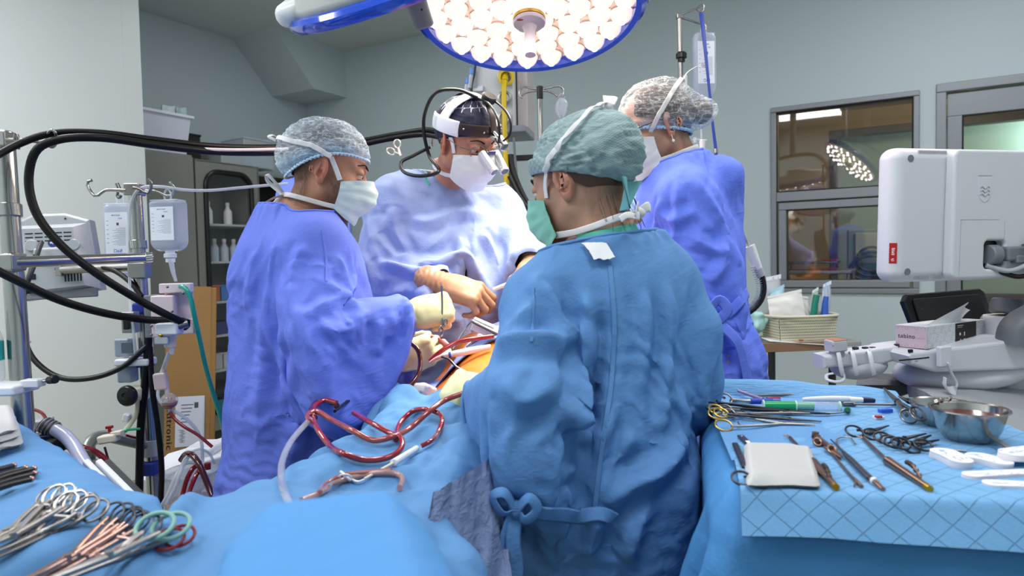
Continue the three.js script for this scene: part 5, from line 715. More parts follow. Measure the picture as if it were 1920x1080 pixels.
const leftDrape=single('table_drape','light blue drape over the left instrument table, creased near its far edge','drape',dropCloth({nu:56,nv:40,collide:(x,y,z)=>Math.min(ltField(x,y,z),drapeField(x,y,z) - 0.012),at:(u,v)=>onLT(lerp(-0.3,1.25,u),lerp(-0.2,0.7,v),LT.h +0.006),pin:(x,y,z)=>{const q=V(x,0,z).sub(LT.o),u=q.dot(LT.x),v=q.dot(LT.z);return u>0.05&&u<1.02&&v>0.05&&v<0.57&&noise3(x*9,1,z*9)> -0.2;},iters:150,stretch:1.02,jitter:0.006,crumple:0.03,seed:12,fine:true,bend:0.4,folds:[[[at(110,868,1.1),at(170,856,1.08)],0.012,0.008],[[at(200,960,0.9),at(330,930,0.86)],0.012,0.006],[[at(260,1000,0.78),at(380,985,0.75)],0.012,0.007],[[at(20,900,1.0),at(150,880,1.0)],0.014,-0.006]]}),drapeMat);
// draped stand close to the camera
const FS={c:V(-0.2,0,-0.34),x:V(0.967,0,-0.254),z:V(0.254,0,0.967),h:1.19};
FS.h=1.215;{const a=onY(782,896,1.215),b=onY(330,946,1.215);FS.x=a.clone().sub(b).setY(0).normalize();FS.z=V(-FS.x.z,0,FS.x.x);FS.c=a.setY(0);}FS.c.addScaledVector(FS.x,-0.072).addScaledVector(FS.z,0.16);
const onFS=(u,v,y=FS.h)=>FS.c.clone().addScaledVector(FS.x,u).addScaledVector(FS.z,v).setY(y);
const fsBox=roundBox(null,0.072,0.4,0.16,0.01,0.01,frameOf(onFS(0,0,FS.h - 0.406),FS.x,V(0,1,0)).invert()),fsField=(x,y,z)=>smin(fsBox(x,y,z),ltField(x,y,z) - 0.014,0.05);
{
  const t=thing('mayo_stand','steel tray stand hidden under the drape closest to the camera','stand',onFS(0,0,0));
  part('tray',boxOn(0.11,0.02,0.25,0.008,onFS(0,0,FS.h - 0.034),FS.x,V(0,1,0)),MAT.steelSatin,t);part('post',cyl(onFS(-0.04,0,0.04),onFS(-0.04,0,FS.h - 0.04),0.014),MAT.steelSatin,t);part('base',joined([cyl(onFS(-0.24,-0.14,0.03),onFS(-0.24,0.14,0.03),0.014),cyl(onFS(-0.24,-0.12,0.03),onFS(0.2,-0.12,0.03),0.014),cyl(onFS(-0.24,0.12,0.03),onFS(0.2,0.12,0.03),0.014)]),MAT.steelSatin,t);
}
single('stand_drape','blue drape over a tray stand, blurred in the near foreground','drape',dropCloth({nu:40,nv:34,collide:fsField,at:(u,v)=>onFS(lerp(-0.2,0.37,u),lerp(-0.36,0.3,v),FS.h +0.004),pin:(x,y,z)=>{const q=V(x,0,z).sub(FS.c);return Math.abs(q.dot(FS.x))<0.055&&Math.abs(q.dot(FS.z))<0.13;},iters:150,stretch:1.01,jitter:0.004,seed:15,fine:true,bend:0.5}),clothBlue(0x4f8cc6));
// gauzy grey-blue cover hanging at the patient's right edge
single('hanging_cover','grey-violet crinkled cover hanging beside the blue gown in the foreground','drape',solid(grid(60,60,(u,v)=>{const p=lerpP4([at(812,925,0.93),at(940,846,1.12),at(775,1130,0.86),at(960,1130,0.98)],u,v);const n=Math.sin(u*20 +2*noise3(u*3,v*2,1))*0.008*(0.3 +v) +0.004*noise3(u*14,v*10,4);return p.add(V(0.1,0.06,1).multiplyScalar(n));}),0.003),clothMat(0x7d8fb4,0.006));
// ---------------------------------------------------------------- equipment on the left
const P3=(list,d0)=>list.map(([x,y,d])=>at(x,y,d??d0));
const hose=(list,r,d0,opt)=>tube(P3(list,d0),r,{radial:12,...opt});
const metres=(px,d)=>px*d / FOCAL;
const SX=RIGHT.clone().setY(0).normalize(),SY=V(0,1,0);
const collar=(c,r,h,dir=SY)=>lathe([[0,-h / 2],[r - 0.001,-h / 2],[r,-h / 2 +0.001],[r,h / 2 - 0.001],[r - 0.001,h / 2],[0,h / 2]],28,c,dir);
const labelPlate=(w,h,pos,right,up,tex)=>{const g=new THREE.PlaneGeometry(w,h);const x=right.clone().normalize(),y=up.clone().addScaledVector(x,-up.dot(x)).normalize();return g.applyMatrix4(M4().makeBasis(x,y,V().crossVectors(x,y)).setPosition(pos));};
{ // mast of the heart-lung machine
  const a=at(46,815,1.62),b=at(7,248,1.66),dir=b.clone().sub(a).normalize(),top=b,t=thing('chrome_mast','thick chrome mast at the far left edge with collars and a hook arm','mast',a.clone().setY(0));
  part('pole',cyl(a.clone().addScaledVector(dir,-(a.y - 0.02) / dir.y),top,0.0225,0.0225,36,0.003),MAT.steel,t);
  for (const [y,h,r] of [[395,0.03,0.027],[490,0.034,0.0285]])part('collar',collar(at(lerp(7,46,(y - 248) / 567),y,1.645),r,h,dir),MAT.steel,t);
  part('top_block',joined([boxOn(0.04,0.036,0.04,0.004,at(4,262,1.62),SX,SY),cyl(at(12,262,1.6),at(60,263,1.6),0.004)]),MAT.steel,t);
  part('hook',joined([hose([[58,264],[78,266],[92,258]],0.004,1.6),hose([[28,262],[30,250],[34,262],[34,280]],0.004,1.59)]),MAT.steelDark,t);
  part('cable_ring',tube(Array.from({length:16},(_,i)=>{const q=i / 16*5.6 +0.6;return at(97 +Math.cos(q)*9,260 +Math.sin(q)*16,1.58 +0.012*Math.sin(q));}),0.0035,{seg:50}),MAT.steel,t);
  part('cable_tie',collar(at(36,642,1.64),0.0238,0.006,dir),MAT.white,t);
  part('base',lathe([[0,0],[0.24,0],[0.24,0.05],[0.06,0.07],[0,0.07]],40,a.clone().setY(0)),MAT.darkGrey,t);
  const c=thing('clamp_tray','white clamp bracket with a black-tipped pin on the chrome mast','clamp',at(25,728,1.58));
  part('plate',boxOn(metres(75,1.58),0.022,0.09,0.006,at(14,728,1.57),SX,SY),MAT.white,c);part('block',boxOn(0.042,0.018,0.03,0.003,at(62,718,1.57),SX,SY),MAT.white,c);
  part('pin',cyl(at(75,716,1.57),at(96,713,1.57),0.0025),MAT.steel,c);part('knob',cyl(at(92,713,1.575),at(104,711,1.56),0.009,0.01,18,0.002),MAT.black,c);
  const bt=thing('water_bottle','clear plastic bottle with teal and blue label cut by the left edge','bottle',at(-4,690,1.62));part('bottle',lathe([[0,0],[0.03,0],[0.033,0.01],[0.033,0.1],[0.024,0.13],[0.013,0.15],[0.013,0.165],[0,0.165]],30,at(-22,716,1.6)),MAT.clear,bt);part('label',lathe([[0.0336,0.05],[0.0336,0.095]],30,at(-22,716,1.6)),std(0x2fa8a0,0.5),bt);
}
{ // heavy black cables
  const cb=(label,list,r=0.0098,m=MAT.rubber)=>single('cable',label,'cable',hose(list,r),m);
  cb('upper black cable of the pair running from the mast hook to the surgeon',[[-20,299,1.5],[40,268,1.56],[97,250,1.58],[180,249,1.62],[290,262,1.72],[400,274,1.85],[540,275,2.12],[640,270,2.3],[740,252,2.3],[800,243,2.24],[822,246,2.18]],0.0085);
  cb('lower black cable of the pair, bending down from the mast hook to the pump box',[[824,256,2.2],[790,252,2.26],[720,262,2.3],[640,280,2.3],[540,286,2.08],[400,284,1.83],[290,272,1.7],[180,258,1.6],[110,262,1.57],[70,280,1.56],[54,330,1.56],[66,395,1.56],[110,455,1.57],[180,512,1.6],[260,562,1.66],[318,593,1.7],[346,606,1.74]],0.0095);
  cb('thin pale light lead running below the paired black cables',[[250,270,1.69],[330,277,1.75],[430,281,1.86],[545,279,2.05]],0.0045,std(0xe8d4d0,0.4));
  cb('black cable crossing from the left edge to the pump box',[[-20,500,1.48],[40,530,1.52],[110,562,1.58],[200,588,1.66],[280,600,1.72],[330,601,1.75],[352,605,1.76],[345,614,1.77]],0.0095);
  cb('black power cord looping from the silver monitor to the slim pole',[[68,478,1.93],[58,510,1.92],[46,545,1.9],[40,580,1.88],[42,620,1.86],[62,672,1.85],[110,707,1.85],[170,709,1.85],[230,688,1.85],[268,655,1.86],[279,645,1.87],[281,660,1.88]],0.0075,MAT.black);
  cb('black hose running down the slim pole',[[276,560,1.88],[278,640,1.87],[272,720,1.87],[264,800,1.87],[262,870,1.87],[260,960,1.88]],0.0105);
  cb('second black hose beside the slim pole',[[281,650,1.87],[286,730,1.86],[296,800,1.86],[303,880,1.86],[300,960,1.86]],0.0075);
  cb('short black cable behind the chrome bars',[[186,500,1.98],[215,508,1.95],[245,530,1.92],[266,556,1.9]],0.007);
}
{ // slim pole with hooks, bars and bits
  const a=at(291,960,1.93),b=at(252,348,1.95),dir=b.clone().sub(a).normalize(),on=(y)=>at(lerp(252,291,(y - 348) / 612),y,lerp(1.95,1.93,(y - 348) / 612)),t=thing('infusion_pole','slim chrome infusion pole with four hooks on the left','infusion stand',a.clone().setY(0));
  part('pole',cyl(a.clone().addScaledVector(dir,-(a.y - 0.02) / dir.y),b,0.0185,0.0185,32,0.002),MAT.steel,t);
  part('hook_block',boxOn(0.044,0.034,0.044,0.004,on(356),SX,SY),MAT.steel,t);part('collar',collar(on(459),0.023,0.024,dir),MAT.steel,t);part('collar',collar(on(505),0.024,0.036,dir),MAT.steelSatin,t);part('sleeve',collar(on(840),0.024,0.045,dir),MAT.lightGrey,t);
  part('hook',hose([[236,357],[210,356],[196,357],[184,366],[176,366],[168,356],[163,346],[165,340],[172,338]],0.0045,1.93),MAT.steel,t);
  part('hook',hose([[250,352],[262,354],[270,360],[279,362],[283,350],[283,340],[278,336]],0.0045,1.9),MAT.steelDark,t);
  part('hook',hose([[262,359],[288,358],[300,361],[312,367],[322,366],[327,354],[324,346],[318,342]],0.004,1.94),MAT.steel,t);
  part('hook',joined([hose([[240,356],[226,357],[221,348],[219,344]],0.0055,2.0),hose([[221,360],[220,368],[224,371],[227,366]],0.004,2.0)]),MAT.steelDark,t);
  part('base',joined([0,1,2,3,4].map((i)=>cyl(a.clone().setY(0.05),a.clone().add(V(Math.cos(i*1.257)*0.3,0,Math.sin(i*1.257)*0.3)).setY(0.03),0.018,0.014))),MAT.steelSatin,t);
  for (const [y,h] of [[578,0.03],[676,0.032],[875,0.036]])part('velcro_strap',joined([lathe([[0.0195,-h / 2],[0.0225,-h / 2],[0.0225,h / 2],[0.0195,h / 2]],24,on(y),dir),boxOn(0.034,h,0.034,0.006,on(y).add(V(0.006,0,0.02)),SX,dir)]),MAT.velcro,t,'blue hook-and-loop strap');
  const bar=thing('chrome_bar','horizontal chrome bar joining the thick mast to the slim pole','bar',at(150,488,1.72));
  part('tube',cyl(at(20,492,1.61),at(272,483,1.88),0.0135,0.0135,28),MAT.steel,bar);part('end_cap',cyl(at(272,483,1.88),at(287,482.5,1.89),0.0148,0.0148,28,0.002),MAT.chrome,bar);part('clamp',boxOn(0.05,0.042,0.05,0.006,at(18,492,1.62),SX,SY),MAT.steel,bar);
  const bar2=thing('chrome_bar','shorter chrome bar carrying the silver monitor behind the long bar','bar',at(180,502,2.0));
  part('tube',cyl(at(118,506,2.02),at(250,500,1.95),0.0125,0.0125,24),MAT.steelSatin,bar2);part('clamp',boxOn(0.05,0.045,0.04,0.004,at(262,507,1.93),SX,SY),MAT.steelSatin,bar2);part('bracket',boxOn(0.018,0.03,0.02,0.002,at(113,508,2.02),SX,SY),MAT.steelSatin,bar2);
  const k=thing('pole_clamp','round black knob on a cream clamp of the slim pole','clamp',at(240,742,1.84));part('knob',lathe([[0,0],[0.026,0],[0.028,0.004],[0.028,0.012],[0.025,0.017],[0.01,0.018],[0.008,0.015],[0,0.015]],36,at(243,741,1.84),V(-0.2,0,1)),MAT.black,k);part('fitting',boxOn(0.05,0.04,0.045,0.008,at(258,737,1.88),SX,SY),MAT.cream,k);
  const s=thing('sensor_box','small grey sensor box strapped to the slim pole with a white band','sensor',at(238,672,1.88));
  part('upper',boxOn(0.042,0.05,0.04,0.006,at(235,651,1.9),SX,SY),std(0x9aa6b4,0.4),s);part('lower',boxOn(0.042,0.045,0.04,0.006,at(240,701,1.9),SX,SY),std(0x9aa6b4,0.4),s);part('window',boxOn(0.03,0.03,0.004,0.001,at(238,652,1.865),SX,SY),std(0x5d6772,0.3),s);part('band',boxOn(0.095,0.02,0.05,0.006,at(255,678,1.88),SX,SY),MAT.white,s);
  const cl=thing('tube_holder','dark silver bracket on the slim pole above the sensor box','bracket',at(245,604,1.87));part('bracket',boxOn(0.036,0.058,0.03,0.003,at(245,604,1.88),SX,SY),MAT.steelSatin,cl);part('lever',boxOn(0.014,0.032,0.012,0.003,at(237,607,1.855),SX,SY),MAT.black,cl);
}
{ // silver monitor seen from behind
  const d=2.06,t=thing('monitor','silver monitor seen from behind with vents and a blue round sticker','monitor',at(105,480,d)),n=V(0.18,0.06,1).normalize(),x=V(1,0.03,-0.18).normalize(),y=V().crossVectors(n,x),o=at(106,482,d),L=(u,v,w=0)=>o.clone().addScaledVector(x,u).addScaledVector(y,v).addScaledVector(n,w),silver=std(0xb9babd,0.38,0.35);
  const F=frameOf(o,x,y);
  const body=[[-0.118,0.105],[-0.06,0.132],[0.03,0.132],[0.095,0.11],[0.118,-0.105],[-0.098,-0.128]];
  part('shell',extrude(polyShape(body),0.05,0.008,3).translate(0,0,-0.05).applyMatrix4(F),silver,t);
  part('back_panel',(()=>{const g=new ConvexGeometry([[-0.075,0.085,0.03],[0.06,0.085,0.03],[0.085,-0.09,0.03],[-0.06,-0.1,0.03],[-0.108,0.098,0],[0.088,0.1,0],[0.11,-0.1,0],[-0.09,-0.12,0]].map(([a,b,c])=>V(a,b,c)));return g.applyMatrix4(F);})(),silver,t);
  for (let j=0;j<3;j++)for (let i=0;i<5;i++)part('vent_slot',boxOn(0.021,0.0036,0.003,0.001,L(-0.058 +i*0.026,0.07 - j*0.0115,0.0302),x,y),MAT.black,t);
  for (let i=0;i<6;i++)part('lower_vent',boxOn(0.0042,0.03,0.003,0.001,L(0.034 +i*0.0085,-0.062,0.0302),x,y),MAT.black,t);
  part('neck_cover',boxOn(0.082,0.038,0.03,0.008,L(0.0,0.006,0.038),x,y),MAT.lightGrey,t);part('round_cap',cyl(L(0.062,0.032,0.028),L(0.062,0.032,0.034),0.018,0.017,28,0.002),silver,t);part('socket',cyl(L(-0.05,0.034,0.028),L(-0.05,0.034,0.042),0.019,0.017,28,0.002),MAT.lightGrey,t);
  part('sticker',cyl(L(0.004,0.04,0.0295),L(0.004,0.04,0.0312),0.0125,0.0125,28),std(0x26408f,0.4),t,'round blue sticker');part('arrow_mark',extrude(polyShape([[-0.006,-0.002],[0.001,-0.002],[0.001,-0.005],[0.007,0.0005],[0.001,0.006],[0.001,0.003],[-0.006,0.003]]),0.001,0).applyMatrix4(frameOf(L(0.004,0.04,0.031),x,y)),MAT.white,t);
  part('switch',boxOn(0.013,0.017,0.004,0.001,L(-0.052,-0.058,0.031),x,y),MAT.black,t);part('rating_label',labelPlate(0.062,0.019,L(0.035,-0.036,0.0312),x,y),std(0xffffff,0.6,0,{map:canvasTexture(256,80,(c,w,h)=>{c.fillStyle='#c9cacc';c.fillRect(0,0,w,h);c.fillStyle='#333';c.fillRect(10,30,34,34);for (let i=0;i<5;i++)c.fillRect(56,12 +i*13,90 +(i*53)% 90,4);})}),t);
  part('foot_strip',boxOn(0.2,0.028,0.02,0.004,L(0.01,-0.112,0.006),x,y),std(0x7f8186,0.45),t);part('screw',joined([L(-0.035,0.115,0.002),L(0.03,0.115,0.002)].map((p)=>new THREE.SphereGeometry(0.0028,8,6).translate(p.x,p.y,p.z))),MAT.black,t);
  part('power_plug',boxOn(0.045,0.03,0.03,0.005,at(45,540,1.9),V(1,-0.1,0),SY),MAT.black,t);part('lead',hose([[78,455,1.98],[72,470,1.94],[66,490,1.92],[55,520,1.9],[48,536,1.9]],0.0065),MAT.darkGrey,t);
}
// infusion bottles
function bottleLabel(lines,mirrored){return canvasTexture(256,400,(c,w,h)=>{c.clearRect(0,0,w,h);c.fillStyle='#e9edf4';c.fillRect(0,0,w,h);c.save();if (mirrored){c.translate(w,0);c.scale(-1,1);}c.fillStyle='#333a48';c.font='bold 20px sans-serif';c.fillText('NaCl 0.9%',84,36);c.fillStyle='#3f63c8';c.font='bold 20px sans-serif';c.fillText('NaCl',60,66);c.fillStyle='#7a8090';for (let i=0;i<6;i++){c.fillRect(216,80 +i*42,24,5);}for (let i=0;i<16;i++)c.fillRect(30,150 +i*11,70 +(i*37)% 90,3);c.fillStyle='#444';c.fillRect(100,100,26,26);for (const l of lines){c.fillStyle=l[3];c.font=l[4];c.fillText(l[0],l[1],l[2]);}c.restore();});}
const liquid=std(0xe9eef8,0.15,0,{transmission:0.68,thickness:0,ior:1.3});
function infusionBottle(name,label,c,w,h,tex,twist=0,group){ // c: top centre; hangs down
  const t=thing(name,label,'bottle',c,group),R=M4().makeRotationY(twist).setPosition(c),hw=w / 2,dp=w*0.32;
  const prof=(k)=>{const y=k;let s=1;if (y<0.04)s=0.88 +3*y;if (y>0.8)s=Math.sqrt(Math.max(0,1 - ((y - 0.8) / 0.22)**2))*0.72 +0.28;return s;};
  part('bottle',grid(48,40,(u,v)=>{const a=u*Math.PI*2,s=prof(v),se=(q)=>Math.sign(q)*Math.abs(q)**0.55;return V(se(Math.cos(a))*hw*s,-v*h,se(Math.sin(a))*dp*s);},true).applyMatrix4(R),liquid,t);
  part('top_seam',put(rbox(w*0.86,0.006,dp*1.6,0.003),0,0.0,0).applyMatrix4(R),liquid,t);
  part('hanger',joined([tube([V(-0.008,0,0),V(-0.01,0.02,0),V(0,0.034,0),V(0.01,0.02,0),V(0.008,0,0)],0.0028,{seg:20,radial:8})]).applyMatrix4(R),MAT.clearPlastic,t);
  part('neck',lathe([[0.0,-0.032],[0.0125,-0.032],[0.013,-0.02],[0.017,-0.018],[0.017,-0.008],[0.013,-0.006],[0.013,0.004]],24).translate(0,-h,0).applyMatrix4(R),MAT.white,t);
  part('label',labelPlate(w*0.72,h*0.66,V(0,-h*0.46,dp +0.0012),V(1,0,0),V(0,1,0)).applyMatrix4(R),std(0xffffff,0.6,0,{map:tex}),t);
  return{t,R,h};
}
{
  const tex=bottleLabel([['NaCl',70,386,'#2d55c4','bold 44px sans-serif']],true);
  infusionBottle('infusion_bottle','saline bottle hanging behind the slim pole with reversed blue lettering',at(226,384,2.08),0.092,0.19,tex,0.06);
  const b=infusionBottle('infusion_bottle','frosted saline bottle hanging in front of the grey cabinet',at(315,377,1.94),0.096,0.142,bottleLabel([],true),-0.12);
  part('drip_spike',joined([cyl(at(320,487,1.94),at(325,512,1.94),0.0075,0.006,18),cyl(at(325,512,1.94),at(330,528,1.94),0.0055,0.004,16)]),MAT.clearPlastic,b.t);
  single('infusion_line','clear infusion line looping over the hooks towards the man in violet-blue','tube',hose([[243,520,1.95],[243,440,1.94],[246,380,1.93],[262,354,1.93],[300,350,1.93],[345,356,1.95],[395,357,2.0],[450,352,2.05],[540,344,2.1]],0.0045),MAT.clearPlastic);
  single('infusion_line','clear line running down beside the slim pole','tube',hose([[243,520,1.9],[244,570,1.88],[250,620,1.86],[256,680,1.86]],0.004),MAT.clearPlastic);
}
{ // syringe-type box and bracket
  const pink=std(0xe6d4d6,0.4),t=thing('pump_bracket','pale pink pump bracket with screw heads below the frosted bottle','bracket',at(330,575,1.8));
  part('back_plate',boxOn(metres(50,1.8),metres(88,1.8),0.008,0.002,at(337,577,1.82),V(1,0,-0.15),SY),pink,t);part('top_bar',boxOn(metres(56,1.79),0.025,0.03,0.003,at(331,540,1.8),V(1,0,-0.15),SY),pink,t);part('bottom_plate',boxOn(metres(52,1.79),0.04,0.02,0.003,at(338,612,1.8),V(1,0,-0.15),SY),pink,t);
  part('box',boxOn(metres(40,1.78),metres(78,1.78),0.06,0.004,at(311,592,1.8),V(1,0,-0.2),SY),pink,t);part('side_plate',boxOn(0.022,metres(80,1.78),0.065,0.003,at(286,592,1.82),V(1,0,-0.2),SY),MAT.grey,t);
  for (const [x,y] of [[343,550],[323,584],[342,604],[284,611],[284,628],[314,538]])part('screw',new THREE.SphereGeometry(0.0036,10,8).translate(...at(x,y,1.762).toArray()),MAT.steelDark,t);
  const v=thing('valve_block','white valve block with brass and steel fittings under the pale pink box','valve',at(318,615,1.74));part('block',boxOn(0.055,0.03,0.04,0.005,at(318,616,1.73),SX,SY),MAT.white,v);part('connector',cyl(at(322,614,1.72),at(352,606,1.74),0.012,0.01,20,0.001),MAT.steelDark,v);part('brass_fitting',cyl(at(303,622,1.72),at(301,630,1.715),0.006),MAT.brass,v);
  part('chamber',joined([cyl(at(318,628,1.74),at(319,652,1.74),0.016,0.014,20,0.002),cyl(at(322,652,1.74),at(323,664,1.74),0.007,0.005)]),MAT.clearPlastic,v);part('grey_cap',boxOn(0.034,0.018,0.03,0.003,at(307,638,1.73),SX,SY),MAT.lightGrey,v);
  single('green_tube','teal green oxygen tube hanging in a curve from the pale pink bracket','tube',hose([[338,537,1.78],[346,539,1.77],[356,555,1.77],[364,590,1.78],[374,635,1.8],[386,690,1.83],[402,745,1.86],[416,790,1.88],[424,830,1.9]],0.0062),std(0x0fa088,0.2,0,{clearcoat:0.6}));
  const bulb=thing('drip_chamber','round drip chamber half filled with dark red fluid','drip chamber',at(317,752,1.78));part('chamber',new THREE.SphereGeometry(0.0215,24,18).translate(...at(317,752,1.78).toArray()),MAT.clear,bulb);part('blood',lathe([[0,-0.0205],[0.012,-0.017],[0.019,-0.009],[0.0205,0.0],[0,0.0]],28,at(317,753,1.78)),MAT.redTube,bulb);part('inlet',cyl(at(314,737,1.78),at(313,728,1.78),0.006),MAT.clearPlastic,bulb);part('outlet',cyl(at(318,764,1.78),at(319,772,1.78),0.004),MAT.clearPlastic,bulb);
  single('clear_filter','milky pink drip filter hanging above the red drip chamber','filter',joined([boxOn(0.034,0.045,0.02,0.006,at(302,715,1.78),V(1,0.1,0),V(-0.1,1,0)),cyl(at(305,704,1.78),at(307,692,1.78),0.006)]),std(0xecd8d6,0.3,0,{transmission:0.35,thickness:0}));
  const line=(label,list,r,m)=>single('tube',label,'tube',hose(list,r),m);
  line('clear double tube from the valve block down to the milky filter',[[318,660,1.75],[312,675,1.76],[306,692,1.78],[300,706,1.78]],0.0055,MAT.clearPlastic);
  line('clear loop of tube between filter and drip chamber',[[299,724,1.78],[296,742,1.77],[304,757,1.77],[312,752,1.77]],0.004,MAT.clearPlastic);
  line('thin red tube from the drip chamber towards the man in violet-blue',[[319,772,1.78],[326,784,1.78],[345,800,1.78],[370,815,1.79],[398,838,1.8]],0.0042,MAT.redTube);
  line('thin clear tube from the drip chamber to the reservoir lid',[[321,768,1.79],[345,782,1.8],[365,802,1.82],[377,825,1.84],[380,865,1.86]],0.0045,MAT.clearPlastic);
  line('clear yellowish tube hanging from the cream knob to the rail',[[258,748,1.86],[256,775,1.86],[246,792,1.85],[236,806,1.84],[222,814,1.84],[206,822,1.84]],0.0065,std(0xe9e6c8,0.2,0,{transmission:0.4,thickness:0}));
  single('white_connector','small white connector on the yellowish tube','connector',boxOn(0.018,0.022,0.018,0.004,at(238,783,1.85),V(1,-0.3,0),V(0.3,1,0)),MAT.white);
}
{ // grey rail, clamp and pump parts at the lower left
  const t=thing('grey_rail','bent grey metal rail reaching across to the slim pole','rail',at(220,830,1.9));part('bar',hose([[160,852,1.78],[164,836,1.8],[178,822,1.83],[200,818,1.86],[240,826,1.9],[285,836,1.93]],0.0165,undefined,{radial:16}),std(0x8d958f,0.35,0.6),t);part('stub',cyl(at(170,830,1.82),at(172,900,1.82),0.011),std(0x8d958f,0.35,0.6),t);
  single('tube_clamp','cream tube clamp with red tap on the grey rail','clamp',joined([boxOn(0.05,0.022,0.03,0.006,at(204,822,1.8),V(1,0.15,0),SY),boxOn(0.028,0.012,0.02,0.003,at(220,812,1.8),V(1,0.1,0),SY)]),MAT.cream);
  single('red_tap','small red stopcock tap above the grey rail','tap',joined([boxOn(0.018,0.008,0.01,0.002,at(205,801,1.8),V(1,0.1,0),SY),cyl(at(205,803,1.8),at(206,810,1.8),0.004)]),MAT.red);
  single('line_connector','thin green and yellow line connector lying along the grey rail','connector',joined([cyl(at(235,806,1.83),at(262,804,1.86),0.0035),cyl(at(222,812,1.82),at(238,806,1.83),0.005)]),std(0x4fb98a,0.3));
  const p=thing('blood_pump','black and navy pump unit beside the chrome mast','pump',at(75,835,1.7));part('body',boxOn(0.085,0.06,0.08,0.008,at(75,838,1.72),V(1,0.05,-0.3),SY),MAT.black,p);part('navy_block',boxOn(0.035,0.05,0.05,0.004,at(90,832,1.68),V(1,0.05,-0.3),SY),std(0x161c46,0.4),p);part('head',boxOn(0.05,0.026,0.05,0.004,at(76,796,1.72),V(1,0.1,-0.3),SY),MAT.lightGrey,p);part('knob',cyl(at(98,835,1.67),at(108,838,1.65),0.022,0.02,22,0.003),MAT.black,p);
  for (const [y,x] of [[796,82],[848,88]]){const c=thing('hose_coupling',y<800?'upper ribbed grey hose coupling on the pump':'lower ribbed grey hose coupling on the pump','coupling',at(x,y,1.68));for (let i=0;i<4;i++){const a=at(x +i*6,y +i*3,1.68),b=at(x +4 +i*6,y +2 +i*3,1.68);part('ring',cyl(a,b,0.021,0.021,24,0.002),MAT.steelSatin,c);}part('core',cyl(at(x - 2,y - 1,1.68),at(x +24,y +12,1.68),0.018),MAT.steelDark,c);}
  const lilac=std(0xc2c4de,0.25,0,{clearcoat:0.5});
  single('suction_hose','upper translucent lilac hose curving from the pump down behind the drape','hose',hose([[104,806,1.67],[122,818,1.66],[140,838,1.64],[156,866,1.6],[180,900,1.56],[230,950,1.52]],0.0155,undefined,{radial:18}),lilac);single('suction_hose','lower translucent lilac hose from the pump down behind the drape','hose',hose([[108,858,1.66],[126,868,1.63],[146,886,1.6],[172,915,1.56]],0.0155,undefined,{radial:18}),lilac);
  for (const [i,dx,lab] of [[0,0,'left white clamp bar crossing behind the left table drape'],[1,24,'right white clamp bar crossing behind the left table drape']]){const c=thing('clamp_bar',lab,'clamp',at(190 +dx,890,1.3));const a=at(160 +dx,868,1.34),b=at(240 +dx,948,1.28),dir=b.clone().sub(a);part('bar',boxOn(dir.length(),0.02,0.012,0.003,a.clone().lerp(b,0.5),dir,V(0.5,1,0.6)),MAT.white,c);part('edge',boxOn(dir.length(),0.005,0.016,0.001,a.clone().lerp(b,0.5).add(V(0.012,0.002,-0.004)),dir,V(0.5,1,0.6)),MAT.darkGrey,c);part('stand',cyl(b.clone(),b.clone().add(V(0.02,-0.35,-0.1)),0.008),MAT.steelSatin,c);}
  const rt=(label,list,r,m=MAT.redTube)=>single('tube',label,'tube',hose(list,r),m);
  rt('thick red tube arching below the grey rail',[[96,845,1.75],[120,838,1.76],[160,840,1.78],[190,855,1.8],[212,885,1.8],[222,925,1.8]],0.008);
  rt('thin red tube behind the chrome mast',[[40,766,1.72],[60,767,1.73],[78,774,1.73],[88,788,1.72]],0.004);rt('red stub tube left of the pump head',[[44,800,1.72],[54,798,1.72],[64,794,1.72]],0.005);
  rt('thin dark red line hanging from the grey rail',[[196,838,1.84],[204,865,1.84],[214,900,1.83]],0.003,MAT.darkRed);rt('thin red line on the grey rail',[[235,816,1.85],[250,820,1.87],[262,822,1.88]],0.003);
}
